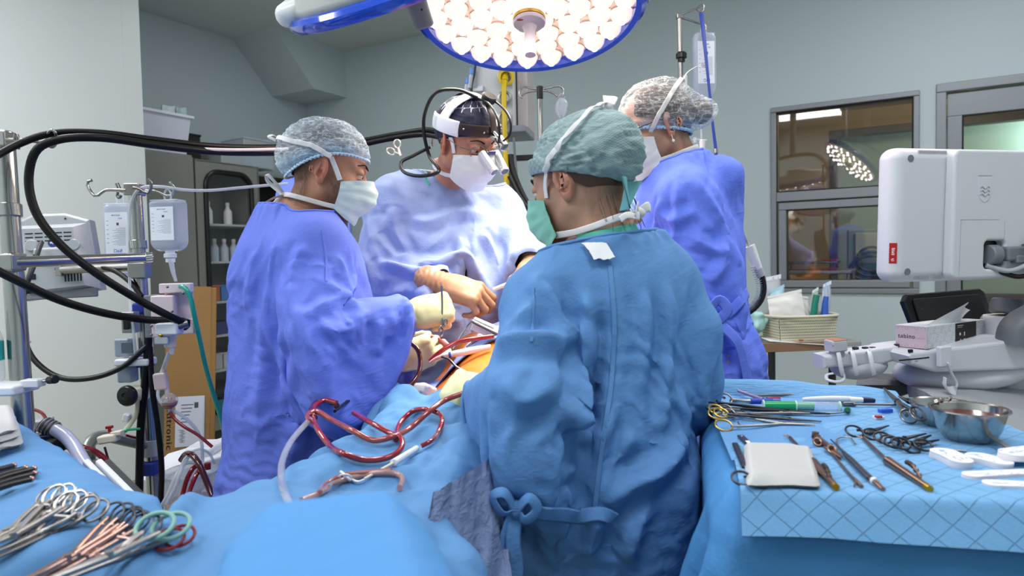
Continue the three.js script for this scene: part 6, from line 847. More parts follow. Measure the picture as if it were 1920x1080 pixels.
{ // reservoir with tubes
  const c=at(358,955,1.95),t=thing('blood_reservoir','clear round blood reservoir with a lid and ports beside the slim pole','reservoir',c.clone().setY(0.7)),b=c.clone().setY(0.66);
  part('bowl',lathe([[0,0],[0.055,0],[0.062,0.02],[0.07,0.12],[0.072,0.15],[0.075,0.152]],48,b),MAT.clear,t);part('lid',lathe([[0.076,0.15],[0.077,0.158],[0.06,0.166],[0.025,0.172],[0,0.172]],48,b),MAT.clearPlastic,t);part('contents',lathe([[0,0.004],[0.05,0.004],[0.058,0.03],[0.062,0.06],[0,0.06]],40,b),std(0xd9a080,0.3),t);part('red_cap',cyl(at(389,880,1.9),at(389,868,1.9),0.009,0.009,16,0.001),MAT.red,t);part('holder',boxOn(0.03,0.62,0.03,0.006,c.clone().add(V(0.0,0,-0.11)).setY(0.42),SX,SY),MAT.lightGrey,t);part('foot',boxOn(0.3,0.06,0.3,0.02,c.clone().setY(0.06),SX,SY),MAT.lightGrey,t);part('tray',boxOn(0.17,0.03,0.2,0.006,c.clone().setY(0.64),SX,SY),MAT.lightGrey,t);
  const box=thing('white_unit','white equipment unit with vent grille behind the blood reservoir','unit',at(350,880,2.2));part('case',boxOn(0.34,0.09,0.3,0.01,at(395,868,2.25),V(1,0.25,-0.2),SY),MAT.white,box);part('grille',boxOn(0.07,0.012,0.004,0.001,at(346,884,2.12),V(1,0.18,-0.2),SY),MAT.grey,box);part('top_cover',boxOn(0.1,0.05,0.12,0.015,at(388,845,2.2),SX,SY),MAT.white,box);part('pedestal',boxOn(0.3,0.7,0.26,0.02,at(398,868,2.28).setY(0.36),SX,SY),MAT.white,box);
  const rt=(label,list,r,m)=>single('tube',label,'tube',hose(list,r),m);
  rt('dark red arched tube over the reservoir lid',[[340,862,1.9],[348,852,1.88],[360,853,1.86],[372,868,1.84],[382,890,1.83],[392,915,1.82],[398,930,1.81]],0.0085,MAT.darkRed);rt('left red tube rising from below to the reservoir',[[334,960,1.84],[342,930,1.84],[350,900,1.85],[362,878,1.86],[374,870,1.88]],0.0065,MAT.redTube);rt('right red tube rising from below to the reservoir',[[344,955,1.82],[354,925,1.82],[366,895,1.83],[376,878,1.85]],0.006,MAT.redTube);
  rt('left clear tube dropping from the reservoir lid',[[372,868,1.9],[345,870,1.86],[328,896,1.83],[316,925,1.82],[302,950,1.82]],0.005,MAT.clearPlastic);rt('right clear tube dropping from the reservoir lid',[[352,858,1.88],[338,885,1.83],[328,915,1.82],[312,945,1.82]],0.005,MAT.clearPlastic);rt('thin clear tube arching above the reservoir',[[335,885,1.84],[348,858,1.86],[372,842,1.88],[392,850,1.9],[402,870,1.92]],0.0035,MAT.clearPlastic);
}
{ // cardboard box leaning behind
  const d=2.9,c=at(345,735,d),t=thing('cardboard_box','tall brown cardboard box with black print and a white label, leaning by the wall','box',c.clone().setY(0)),x=V(0.85,-0.06,-0.5).normalize(),up=V(-0.1,1,-0.06).normalize(),fr=(u,v,w)=>c.clone().addScaledVector(x,u).addScaledVector(up,v).addScaledVector(V().crossVectors(x,up),w),wd=metres(80,d),ht=1.15;
  const tex=canvasTexture(256,1024,(g,w,h)=>{g.fillStyle='#a67d45';g.fillRect(0,0,w,h);for (let i=0;i<400;i++){g.fillStyle=i % 2?'rgba(70,45,15,0.05)':'rgba(255,230,180,0.05)';g.fillRect(0,(i*97)% h,w,2);}g.save();g.translate(14,420);g.rotate(Math.PI / 2);g.fillStyle='#1c1610';g.font='bold 40px sans-serif';g.fillText('Medtronic',0,0);g.restore();g.strokeStyle='#3c2c18';g.lineWidth=6;g.beginPath();g.arc(110,460,26,0,7);g.stroke();g.beginPath();g.moveTo(110,432);g.lineTo(110,488);g.moveTo(84,460);g.lineTo(136,460);g.stroke();});
  part('carton',boxOn(wd,ht +0.32,0.22,0.004,fr(0,-0.29,-0.11),x,up),MAT.cardboard,t);part('print',labelPlate(wd - 0.006,ht - 0.01,fr(0,-0.12,0.0016),x,up),std(0xffffff,0.85,0,{map:tex}),t);
  part('label',boxOn(wd*0.62,0.21,0.001,0.0004,fr(0.01,-0.125,0.003),x,up),MAT.paper,t);part('label_print',labelPlate(wd*0.56,0.19,fr(0.01,-0.125,0.0042),x,up),std(0xffffff,0.8,0,{map:canvasTexture(128,160,(g,w,h)=>{g.fillStyle='#e8e8e8';g.fillRect(0,0,w,h);g.fillStyle='#555';for (let i=0;i<18;i++)g.fillRect(8 +(i*7)% 18,108 +i*2.6,20,1.2);for (let i=0;i<6;i++)g.fillRect(20,20 +i*12,60 - i*6,3);g.fillRect(84,14,20,20);})}),t);
}
// cabinets in the recess
{
  const u0= -3.93,FR=(p)=>p,w0=0.62,w1=2.05; // front plane at u0, running along w
  const t=thing('cabinet','grey metal cabinet with a rounded black-edged glass door in the recess','cabinet',room(u0,0,1.4));
  const bx=(w0,w1, y0,y1,a0,a1,r)=>rb(a0,a1,y0,y1,w0,w1,r),ww=(px,py)=>{const r=ray(px,py),s=EYE.clone().sub(room(u0,0,0)).dot(TU) / -r.dot(TU),p=EYE.clone().addScaledVector(r,s);return [p.clone().sub(WALL_A).dot(TW),p.y];};
  const gL=ww(384,330),gR=ww(470,335),topA=ww(362,297),right=ww(484,304),leftTop=ww(300,282);
  const top=topA[1],wa=gL[0],wb=gR[0],wr=right[0],yb=0.2,gt=ww(430,325)[1];
  // carcass of panels, door frame around a glazed opening
  part('side_panel',bx(wr,wr +0.02,0.08,top,u0 - 0.45,u0),MAT.cabinet,t);part('back_panel',bx(wr,wa +0.08,0.08,top,u0 - 0.46,u0 - 0.44),MAT.cabinet,t);part('top_panel',bx(wr,wa +0.08,top - 0.02,top,u0 - 0.45,u0),MAT.cabinet,t);part('plinth',bx(wr,wa +0.08,0.0,0.1,u0 - 0.44,u0 - 0.02),MAT.darkGrey,t);
 {const s=polyShape([[-wa - 0.08,0.1],[-wr,0.1],[-wr,top],[-wa - 0.08,top]]),cx= -(wa +wb) / 2,hw=(wa - wb) / 2,hh=(gt - yb) / 2,hp=new THREE.Path(roundRect(hw*2,hh*2,hw*0.55).getPoints(24).map((p)=>new THREE.Vector2(p.x +cx,p.y +(gt +yb) / 2)));s.holes.push(hp);
    const FM=M4().makeBasis(V().copy(TW).negate(),V(0,1,0),TU).setPosition(room(u0,0,0));part('door',extrude(s,0.02,0).translate(0,0,-0.02).applyMatrix4(FM),MAT.cabinet,t);
    const rim=roundRect(hw*2,hh*2,hw*0.55).getPoints(24).map((p)=>V(p.x +cx,p.y +(gt +yb) / 2,0.004).applyMatrix4(FM));part('gasket',tube(rim.slice(0,-1),0.02,{closed:true,seg:160,radial:12}),MAT.black,t,'thick black rounded door seal');
    part('glass',new THREE.ShapeGeometry(new THREE.Shape(roundRect(hw*2,hh*2,hw*0.55).getPoints(24))).translate(cx,(gt +yb) / 2,-0.008).applyMatrix4(FM),MAT.pane,t);}
  const shelfY=[0.55,0.83,1.1,1.42,1.72].map((y)=>y),wc=(wa +wb) / 2;
  shelfY.forEach((y)=>part('shelf',bx(wr +0.02,wa +0.1,y,y +0.018,u0 - 0.43,u0 - 0.04),MAT.lightGrey,t));
  const r=rngOf(77),goods=[[1.738,'white plastic bottle',0xe6e6e6,2,'bottle'],[1.438,'pale bottle',0xbfc8d0,4,'bottle'],[1.118,'box',0xc25a20,1,'box'],[1.118,'box',0x3b78c0,2,'box'],[0.848,'blue tray',0x232f70,1,'tray'],[0.568,'carton',0xb8bcc0,2,'box'],[0.568,'carton',0xa02020,1,'box'],[0.22,'tray',0x2a8890,2,'tray']];
  const shelfName={1.738:'top',1.438:'second',1.118:'third',0.848:'fourth',0.568:'fifth',0.22:'lowest'};const seen={};
  for (const [y,what,col,n,kind] of goods)for (let i=0;i<n;i++){
    const k=seen[y]=(seen[y]??0) +1,w=wa - 0.04 - (k - 0.5)*(wa - wb - 0.06) / (y===1.438?4:y===0.848?1:y===1.738||y===0.22?2:3),c=room(u0 - 0.16,y,w),word=['leftmost','second','third','fourth'][k - 1];
    const o=thing(kind==='bottle'?'plastic_bottle':kind==='tray'?'storage_tray':'storage_box',`${{ 0xe6e6e6: 'white', 0xbfc8d0: 'pale grey', 0xc25a20: 'orange', 0x3b78c0: 'blue', 0x232f70: 'dark blue', 0xb8bcc0: 'light grey', 0xa02020: 'red', 0x2a8890: 'teal' }[col]} ${kind} ${word} on the ${shelfName[y]} shelf behind the cabinet glass`,kind,c);
    const m=std(col,0.5);if (kind==='bottle'){part('bottle',lathe([[0,0],[0.032,0],[0.034,0.008],[0.034,0.11],[0.016,0.14],[0.014,0.16],[0,0.16]],22,c),m,o);part('cap',lathe([[0,0.158],[0.017,0.158],[0.017,0.185],[0,0.185]],18,c),MAT.white,o);}else{const h=kind==='tray'?0.1:0.13;part(kind==='tray'?'tray':'carton',rb(u0 - 0.3,u0 - 0.08,y,y +h,w - (kind==='tray'&&n===1?0.13:0.055),w +(kind==='tray'&&n===1?0.13:0.055),0.006),m,o);part('rim',rb(u0 - 0.306,u0 - 0.074,y +h - 0.012,y +h,w - (kind==='tray'&&n===1?0.136:0.06),w +(kind==='tray'&&n===1?0.136:0.06),0.004),std(col,0.4),o);}
 }
 {const l=thing('cabinet','taller plain grey metal cabinet at the left end of the recess','cabinet',room(u0,0,2.1));const y1=leftTop[1];part('carcass',bx(wa +0.09,2.28,0.1,y1,u0 - 0.45,u0 - 0.02),MAT.cabinet,l);part('door',bx(wa +0.095,2.275,0.12,y1 - 0.02,u0 - 0.02,u0,0.003),MAT.cabinet,l);part('plinth',bx(wa +0.1,2.27,0,0.1,u0 - 0.44,u0 - 0.04),MAT.darkGrey,l);part('handle',cyl(room(u0 +0.02,1.1,wa +0.12),room(u0 +0.02,1.25,wa +0.12),0.006),MAT.steelSatin,l);
    const wt=ww(325,262),tb=thing('storage_tub','white plastic tub with packets on top of the taller grey cabinet','tub',room(u0 - 0.1,y1,2.0));const tw0=ww(362,262)[0],tw1=tw0 +0.5,h=ww(330,214)[1] - y1;const wall=(g)=>g;
    part('tub',(()=>{const f=(k,y)=>[[u0 - 0.32 - k,tw0 - k],[u0 - 0.02 +k,tw0 - k],[u0 - 0.02 +k,tw1 +k],[u0 - 0.32 - k,tw1 +k]].map(([a,b])=>room(a,y,b));const b0=f(-0.03,y1 +0.002),b1=f(0.0,y1 +h),pos=[],idx=[];for (let i=0;i<4;i++){const q=[b0[i],b0[(i +1)% 4],b1[i],b1[(i +1)% 4]],s=pos.length / 3;q.forEach((p)=>pos.push(p.x,p.y,p.z));idx.push(s,s +1,s +2,s +2,s +1,s +3);}const s=pos.length / 3;b0.forEach((p)=>pos.push(p.x,p.y,p.z));idx.push(s,s +1,s +2,s,s +2,s +3);return solid(bufGeo(pos,idx),0.004);})(),std(0xd8daea,0.4),tb);
    part('rim',joined([rb(u0 - 0.335,u0 +0.0,y1 +h - 0.012,y1 +h +0.01,tw0 - 0.02,tw0 - 0.0),rb(u0 - 0.335,u0 +0.0,y1 +h - 0.012,y1 +h +0.01,tw1,tw1 +0.02),rb(u0 - 0.035,u0 +0.0,y1 +h - 0.012,y1 +h +0.01,tw0,tw1),rb(u0 - 0.335,u0 - 0.3,y1 +h - 0.012,y1 +h +0.01,tw0,tw1)]),std(0xe6e8f2,0.4),tb);
    for (const [x0,x1,yy,lab,col] of [[316,345,191,'white packet with blue print standing in the tub',0xe3ecec],[342,364,195,'pale packet with teal edge standing in the tub',0xb9d4cf]]){const a=ww(x0,230),b=ww(x1,230),tp=ww(x0,yy)[1];const o=thing('packet',lab,'packet',room(u0 - 0.14,y1 +0.05,(a[0] +b[0]) / 2));part('pouch',solid(grid(10,14,(u,v)=>room(u0 - 0.12 +0.03*v +0.014*Math.sin(u*5 +v*3),lerp(y1 +0.03,tp - 0.012*u,v),lerp(b[0],a[0],u))),0.008),std(col,0.4),o);part('print',solid(grid(4,4,(u,v)=>room(u0 - 0.094 +0.03*(0.55 +0.15*v) +0.014*Math.sin((0.3 +0.4*u)*5 +2),lerp(y1 +0.03,tp,0.55 +0.15*v),lerp(b[0],a[0],0.3 +0.4*u))),0.001),std(0x4f86d0,0.5),o);}
 }
 {const a=ww(378,296),o=thing('black_case','black case standing on the cabinet beside the white tub','case',room(u0 - 0.2,top,a[0]));part('case',rb(u0 - 0.38,u0 - 0.1,top,ww(378,249)[1],a[0] - 0.07,a[0] +0.1,0.008),MAT.blackMatte,o);part('lid',rb(u0 - 0.385,u0 - 0.095,ww(378,252)[1],ww(378,248)[1],a[0] - 0.075,a[0] +0.105,0.004),MAT.black,o);
    for (const [x0,x1,yt,lab,col] of [[425,470,276,'clear plastic box with grey contents on the cabinet top',0x9aa0a6],[468,522,258,'clear plastic box with blue and white packets on the cabinet top',0xa9c4d4]]){const p=ww(x0,310),q=ww(x1,310),c=thing('plastic_box',lab,'box',room(u0 - 0.2,top,(p[0] +q[0]) / 2));part('box',rb(u0 - 0.36,u0 - 0.06,top,ww(x0,yt)[1],q[0],p[0],0.01),std(0xdfe6ea,0.2,0,{transmission:0.55,thickness:0}),c);part('lid',rb(u0 - 0.365,u0 - 0.055,ww(x0,yt)[1],ww(x0,yt)[1] +0.015,q[0] - 0.005,p[0] +0.005,0.005),MAT.clearPlastic,c);part('contents',rb(u0 - 0.33,u0 - 0.09,top +0.008,lerp(top,ww(x0,yt)[1],0.7),q[0] +0.02,p[0] - 0.02,0.012),std(col,0.6),c);}
    const yl=thing('yellow_folder','yellow folder lying behind the clear boxes on the cabinet','folder',room(u0 - 0.3,top,ww(415,280)[0]));part('cover',rb(u0 - 0.43,u0 - 0.38,top,ww(415,262)[1],ww(450,280)[0],ww(395,280)[0],0.004),std(0xb9b84a,0.6),yl);part('pages',rb(u0 - 0.425,u0 - 0.385,top +0.002,ww(415,262)[1] +0.004,ww(450,280)[0] +0.01,ww(395,280)[0] - 0.01,0.002),MAT.paper,yl);
    const sp=thing('spray_bottle','lime green capped bottle at the right end of the cabinet top','bottle',room(u0 - 0.2,top,ww(515,300)[0]));part('bottle',lathe([[0,0],[0.03,0],[0.03,0.09],[0.014,0.12],[0,0.12]],20,room(u0 - 0.14,top,ww(528,300)[0])),MAT.clearPlastic,sp);part('cap',lathe([[0,0.118],[0.018,0.118],[0.018,0.16],[0,0.16]],18,room(u0 - 0.14,top,ww(528,300)[0])),std(0x63c23a,0.4),sp);
    const oc=thing('open_shelving','dark open shelving unit at the right of the glass-door cabinet','shelving',room(u0 - 0.2,0,wr - 0.3));part('side',joined([rb(u0 - 0.44,u0 - 0.02,0.0,top - 0.05,wr - 0.02,wr - 0.005),rb(u0 - 0.44,u0 - 0.02,0.0,top - 0.05,0.06,0.08)]),MAT.cabinet,oc);part('back',rb(u0 - 0.46,u0 - 0.44,0,top - 0.05,0.06,wr),MAT.blackMatte,oc);for (const y of [0.1,0.6,1.1,1.55,top - 0.07])part('shelf',rb(u0 - 0.44,u0 - 0.02,y,y +0.02,0.06,wr - 0.02),MAT.cabinet,oc);
    const cb=thing('storage_box','white and tan carton on the open shelving by the man\'s neck','box',room(u0 - 0.15,1.57,wr - 0.15));part('carton',rb(u0 - 0.3,u0 - 0.06,1.57,1.74,wr - 0.24,wr - 0.06,0.005),MAT.paper,cb);part('tape',rb(u0 - 0.302,u0 - 0.058,1.69,1.742,wr - 0.242,wr - 0.058,0.003),std(0xb08a50,0.7),cb);}
}
// ---------------------------------------------------------------- equipment on the right and behind
{ // ultrasound machine: monitor back
  const x=V(0.972,0.0,-0.235),y=V(0.02,1,0.03),o=at(1676,404,1.66),F0=frameOf(o,x,y),X=V().setFromMatrixColumn(F0,0),Y=V().setFromMatrixColumn(F0,1),Z=V().setFromMatrixColumn(F0,2),L=(u,v,w=0)=>o.clone().addScaledVector(X,u).addScaledVector(Y,v).addScaledVector(Z,w),Fr=(u,v,w)=>frameOf(L(u,v,w),X,Y);
  const t=thing('ultrasound_monitor','white ultrasound monitor seen from behind at the right edge with a red label','monitor',L(0.28,0)),wht=std(0xdcdde0,0.42),Wd=0.56,Ht=0.332;
  part('shell',put(rbox(Wd,Ht,0.07,0.03,6),Wd / 2,0,-0.035).applyMatrix4(F0),wht,t);
 {const s=roundRect(0.4,0.318,0.018);const c=new THREE.Path();const hx= -0.155 +0.0,hy= -0.105;c.moveTo(-0.095,-0.159 +0.03);const cut=roundRect(0.062,0.07,0.012).getPoints(8).map((p)=>new THREE.Vector2(p.x - 0.069,p.y - 0.1));s.holes.push(new THREE.Path(cut));part('back_cover',extrude(s,0.03,0.008,4).translate(0.345,0.0,0).applyMatrix4(F0),wht,t);}
  part('recess',boxOn(0.066,0.074,0.004,0.001,L(0.276,-0.1,0.004),X,Y),MAT.black,t);
  part('seam',joined([boxOn(0.118,0.0012,0.001,0.0003,L(0.225,-0.012,0.0302),X,Y),boxOn(0.0012,0.14,0.001,0.0003,L(0.168,-0.08,0.0302),X,Y),boxOn(0.0012,0.05,0.001,0.0003,L(0.302,-0.04,0.0302),X,Y)]),MAT.lightGrey,t);
  // embossed shield with waves
  const sh=polyShape([[-0.019,0.03],[0.019,0.03],[0.019,-0.012],[0.012,-0.024],[0,-0.031],[-0.012,-0.024],[-0.019,-0.012]]);part('shield_emblem',extrude(sh,0.0016,0.0005,2).applyMatrix4(Fr(0.236,0.06,0.0296)),wht,t,'embossed shield with wavy lines');
  part('emblem_wave',joined([0.006,-0.003,-0.012].map((q)=>tube(Array.from({length:7},(_,i)=>L(0.222 +i*0.0047,0.06 +q +0.003*Math.sin(i*1.6),0.0316)),0.0012,{seg:20,radial:6})).concat([boxOn(0.04,0.0016,0.0016,0.0004,L(0.236,0.096,0.0302),X,Y)])),MAT.lightGrey,t);
  for (const v of [0.138,-0.138])part('screw_hole',cyl(L(0.044,v,-0.004),L(0.044,v,0.0012),0.0085,0.0085,20),std(0x77797e,0.5),t);
  for (const [u0,n,v] of [[0.07,24,0.153],[0.17,24,0.153],[0.275,24,0.153],[0.07,12,-0.153],[0.125,8,-0.153]])part('vent',joined(Array.from({length:n},(_,i)=>boxOn(0.0014,0.012,0.004,0.0004,L(u0 +i*0.0036,v,-0.0035 - (Math.abs(v)>0.15?0.001:0)),X,Y))),MAT.lightGrey,t);
  part('red_label',labelPlate(0.017,0.05,L(0.0083,-0.092,-0.0083),X.clone().add(Z),Y),std(0xffffff,0.5,0,{map:canvasTexture(80,250,(c,w,h)=>{c.fillStyle='#b3101c';c.fillRect(0,0,w,h);c.save();c.translate(54,150);c.rotate(-Math.PI / 2);c.fillStyle='#fff';c.font='bold 40px sans-serif';c.fillText('EPIQ',0,0);c.restore();c.strokeStyle='#fff';c.lineWidth=6;c.beginPath();c.arc(40,206,14,0.4,5.6);c.stroke();c.beginPath();c.moveTo(40,190);c.lineTo(40,206);c.stroke();})}),t);
  // hinge, arm and leads
  part('hinge',joined([cyl(L(0.262,-0.1,0.02),L(0.292,-0.1,0.02),0.025,0.025,28,0.003),boxOn(0.06,0.036,0.03,0.006,L(0.33,-0.098,0.03),X,Y),boxOn(0.05,0.02,0.03,0.004,L(0.35,-0.112,0.035),X,Y)]),MAT.grey,t);
  part('arm',joined([tube([L(0.36,-0.1,0.04),L(0.42,-0.09,0.06),L(0.44,-0.16,0.07),L(0.4,-0.24,0.06),L(0.345,-0.285,0.04),L(0.335,-0.33,0.04)],(k)=>0.03 +0.012*k,{seg:40,radial:18,sx:1.2,sy:0.9})]),std(0x6f7277,0.45),t);
  part('lead',tube([L(0.26,-0.126,0.02),L(0.3,-0.14,0.045),L(0.34,-0.128,0.055),L(0.38,-0.1,0.06),L(0.42,-0.09,0.08)],0.006,{seg:40}),MAT.lightGrey,t);part('lead',tube([L(0.27,-0.13,0.01),L(0.33,-0.155,0.05),L(0.37,-0.14,0.06),L(0.41,-0.11,0.07)],0.006,{seg:40}),MAT.black,t);
}
{ // console with holders, column and body
  const wht=std(0xd9dae0,0.4),d=1.72,t=thing('ultrasound_console','white ultrasound console with probe holders, hook and slanted grey base behind the instrument table','console',at(1760,670,d).setY(0)),x=V(0.98,0.055,-0.14).normalize(),y=V(-0.05,1,0.05),Fm=(p)=>frameOf(p,x,y),m=(px)=>metres(px,d);
  const X=x,at2=(px,py,w=0)=>at(px,py,d +w);
 {const s=polyShape([[-0.2,0.02],[-0.19,-0.004],[-0.12,-0.03],[0.1,-0.045],[0.42,-0.04],[0.42,0.03],[0.3,0.034],[-0.19,0.028]]);part('main_shelf',extrude(s,0.15,0.008,3).translate(0,0,-0.15).applyMatrix4(Fm(at2(1838,668,-0.02))),wht,t);}
 {const s=polyShape([[-0.1,0.018],[0.108,0.026],[0.108,-0.012],[0.06,-0.02],[-0.1,-0.014]]);part('left_handle',extrude(s,0.055,0.008,3).translate(0,0,-0.055).applyMatrix4(Fm(at2(1614,674,0))),wht,t);}
  part('belly',new THREE.SphereGeometry(1,36,24).scale(0.075,0.034,0.05).applyMatrix4(Fm(at2(1610,686,0.05))),wht,t);part('under_shell',new THREE.SphereGeometry(1,40,24).scale(0.18,0.05,0.12).applyMatrix4(Fm(at2(1800,694,0.12))),wht,t);
  for (const [i,px] of [1563,1590,1622].entries())part('probe_strap',tube(Array.from({length:12},(_,k)=>{const a=lerp(2.2,-1.1,k / 11);return at2(px +4 +k*1.2,682 - Math.sin(a)*26*0.9,-0.01 - 0.012*Math.cos(a));}),1,{seg:30,radial:8,sx:0.006,sy:0.0022,normalAt:()=>V(0,0.1,1)}),std(0xe9e9ee,0.35),t);
  part('slot',boxOn(m(60),0.0035,0.004,0.001,at2(1714,673,-0.045),x,y),MAT.black,t);part('notch',boxOn(0.012,0.008,0.006,0.002,at2(1707,658,-0.045),x,y),MAT.black,t);part('small_mark',boxOn(0.008,0.0012,0.002,0.0004,at2(1718,677,-0.045),x,y),MAT.grey,t);
  part('hook',joined([boxOn(m(24),m(38),0.016,0.004,at2(1770,668,-0.055),x,y),tube([at2(1776,680,-0.06),at2(1784,700,-0.062),at2(1794,722,-0.066),at2(1790,732,-0.07),at2(1778,731,-0.08),at2(1771,722,-0.09),at2(1772,708,-0.092)],1,{seg:40,radial:10,sx:0.0125,sy:0.0022,normalAt:(k,p)=>V(1,0.4,0.3)})]),wht,t,'white cable hook');
  part('left_cable_hook',tube([at2(1583,702,0),at2(1582,712,-0.02),at2(1568,716,-0.03),at2(1550,711,-0.02),at2(1550,703,-0.01),at2(1562,700,-0.01)],1,{seg:30,radial:8,sx:0.004,sy:0.002,normal:V(0,0,1)}),wht,t);
  part('column',lathe([[0,0],[0.062,0],[0.062,0.055],[0.056,0.064],[0,0.064]],48,at2(1890,636,0.1)),wht,t);part('column_neck',cyl(at2(1890,588,0.1),at2(1893,560,0.1),0.044,0.04,30,0.004),std(0x6f7277,0.45),t);
  const body=(pts,w0,w1,mat,name)=>part(name,new ConvexGeometry(pts.map(([a,b,dd])=>at(a,b,dd))),mat,t);
  body([[1695,718,1.9],[1745,714,1.95],[1905,716,2.1],[2080,800,1.6],[2080,940,1.6],[1925,860,1.52],[1735,735,1.62],[1735,830,1.7],[2080,720,2.1]],0,0,std(0xa9abae,0.5),'base_shell');body([[1605,722,1.85],[1608,706,1.88],[1640,699,1.92],[1745,706,1.95],[1745,722,1.86],[1640,760,1.9],[1700,740,2.0]],0,0,std(0x4c5057,0.5),'dark_top');
  part('pedestal',boxOn(0.34,0.78,0.36,0.03,at(1880,800,1.95).setY(0.46),x,V(0,1,0)),MAT.lightGrey,t);part('wheel',joined([-1,1].map((s)=>cyl(at(1880 +s*110,800,1.8).setY(0.06),at(1880 +s*140,800,1.8).setY(0.06),0.06,0.06,24,0.006))),MAT.black,t);
  part('support',cyl(at(1875,690,1.9).setY(0.85),at(1875,690,1.86),0.06,0.055,24),MAT.lightGrey,t);
  part('cable',tube([at(1872,690,2.2),at(1868,715,2.2),at(1862,742,2.2),at(1870,790,2.2)],0.006),MAT.grey,t);
  const k=thing('console_probe','grey handle with an orange-edged cap at the left end of the console','probe',at2(1568,650,0.01));part('head',boxOn(m(31),m(22),0.04,0.005,at2(1567,647,0.0),x,y),std(0xcacbd0,0.4),k);part('orange_edge',boxOn(m(28),0.002,0.041,0.0008,at2(1567,636.5,0.0),x,y),std(0xb58068,0.4),k);part('neck',boxOn(m(20),m(14),0.03,0.004,at2(1569,663,0.005),x,y),MAT.lightGrey,k);part('mark',boxOn(0.012,0.0014,0.001,0.0003,at2(1564,648,-0.0212),x,y),MAT.grey,k);
  for (const [i,px] of [1604,1622,1636].entries()){const b=single('slider_block',['leftmost','middle','right'][i] +' small black slider block of three on the console','slider',joined([boxOn(0.013,0.0085,0.012,0.002,at2(px,653.5,0.02),x,y),boxOn(0.008,0.006,0.008,0.001,at2(px,659,0.02),x,y)]),MAT.black,'console slider knobs');}
  single('slider_rail','thin grey rail with a black end on the console beside the tissue box','rail',joined([boxOn(m(34),0.004,0.008,0.001,at2(1662,652,0.02),x,y),boxOn(0.01,0.012,0.01,0.002,at2(1681,649,0.02),x,y)]),MAT.darkGrey);
}
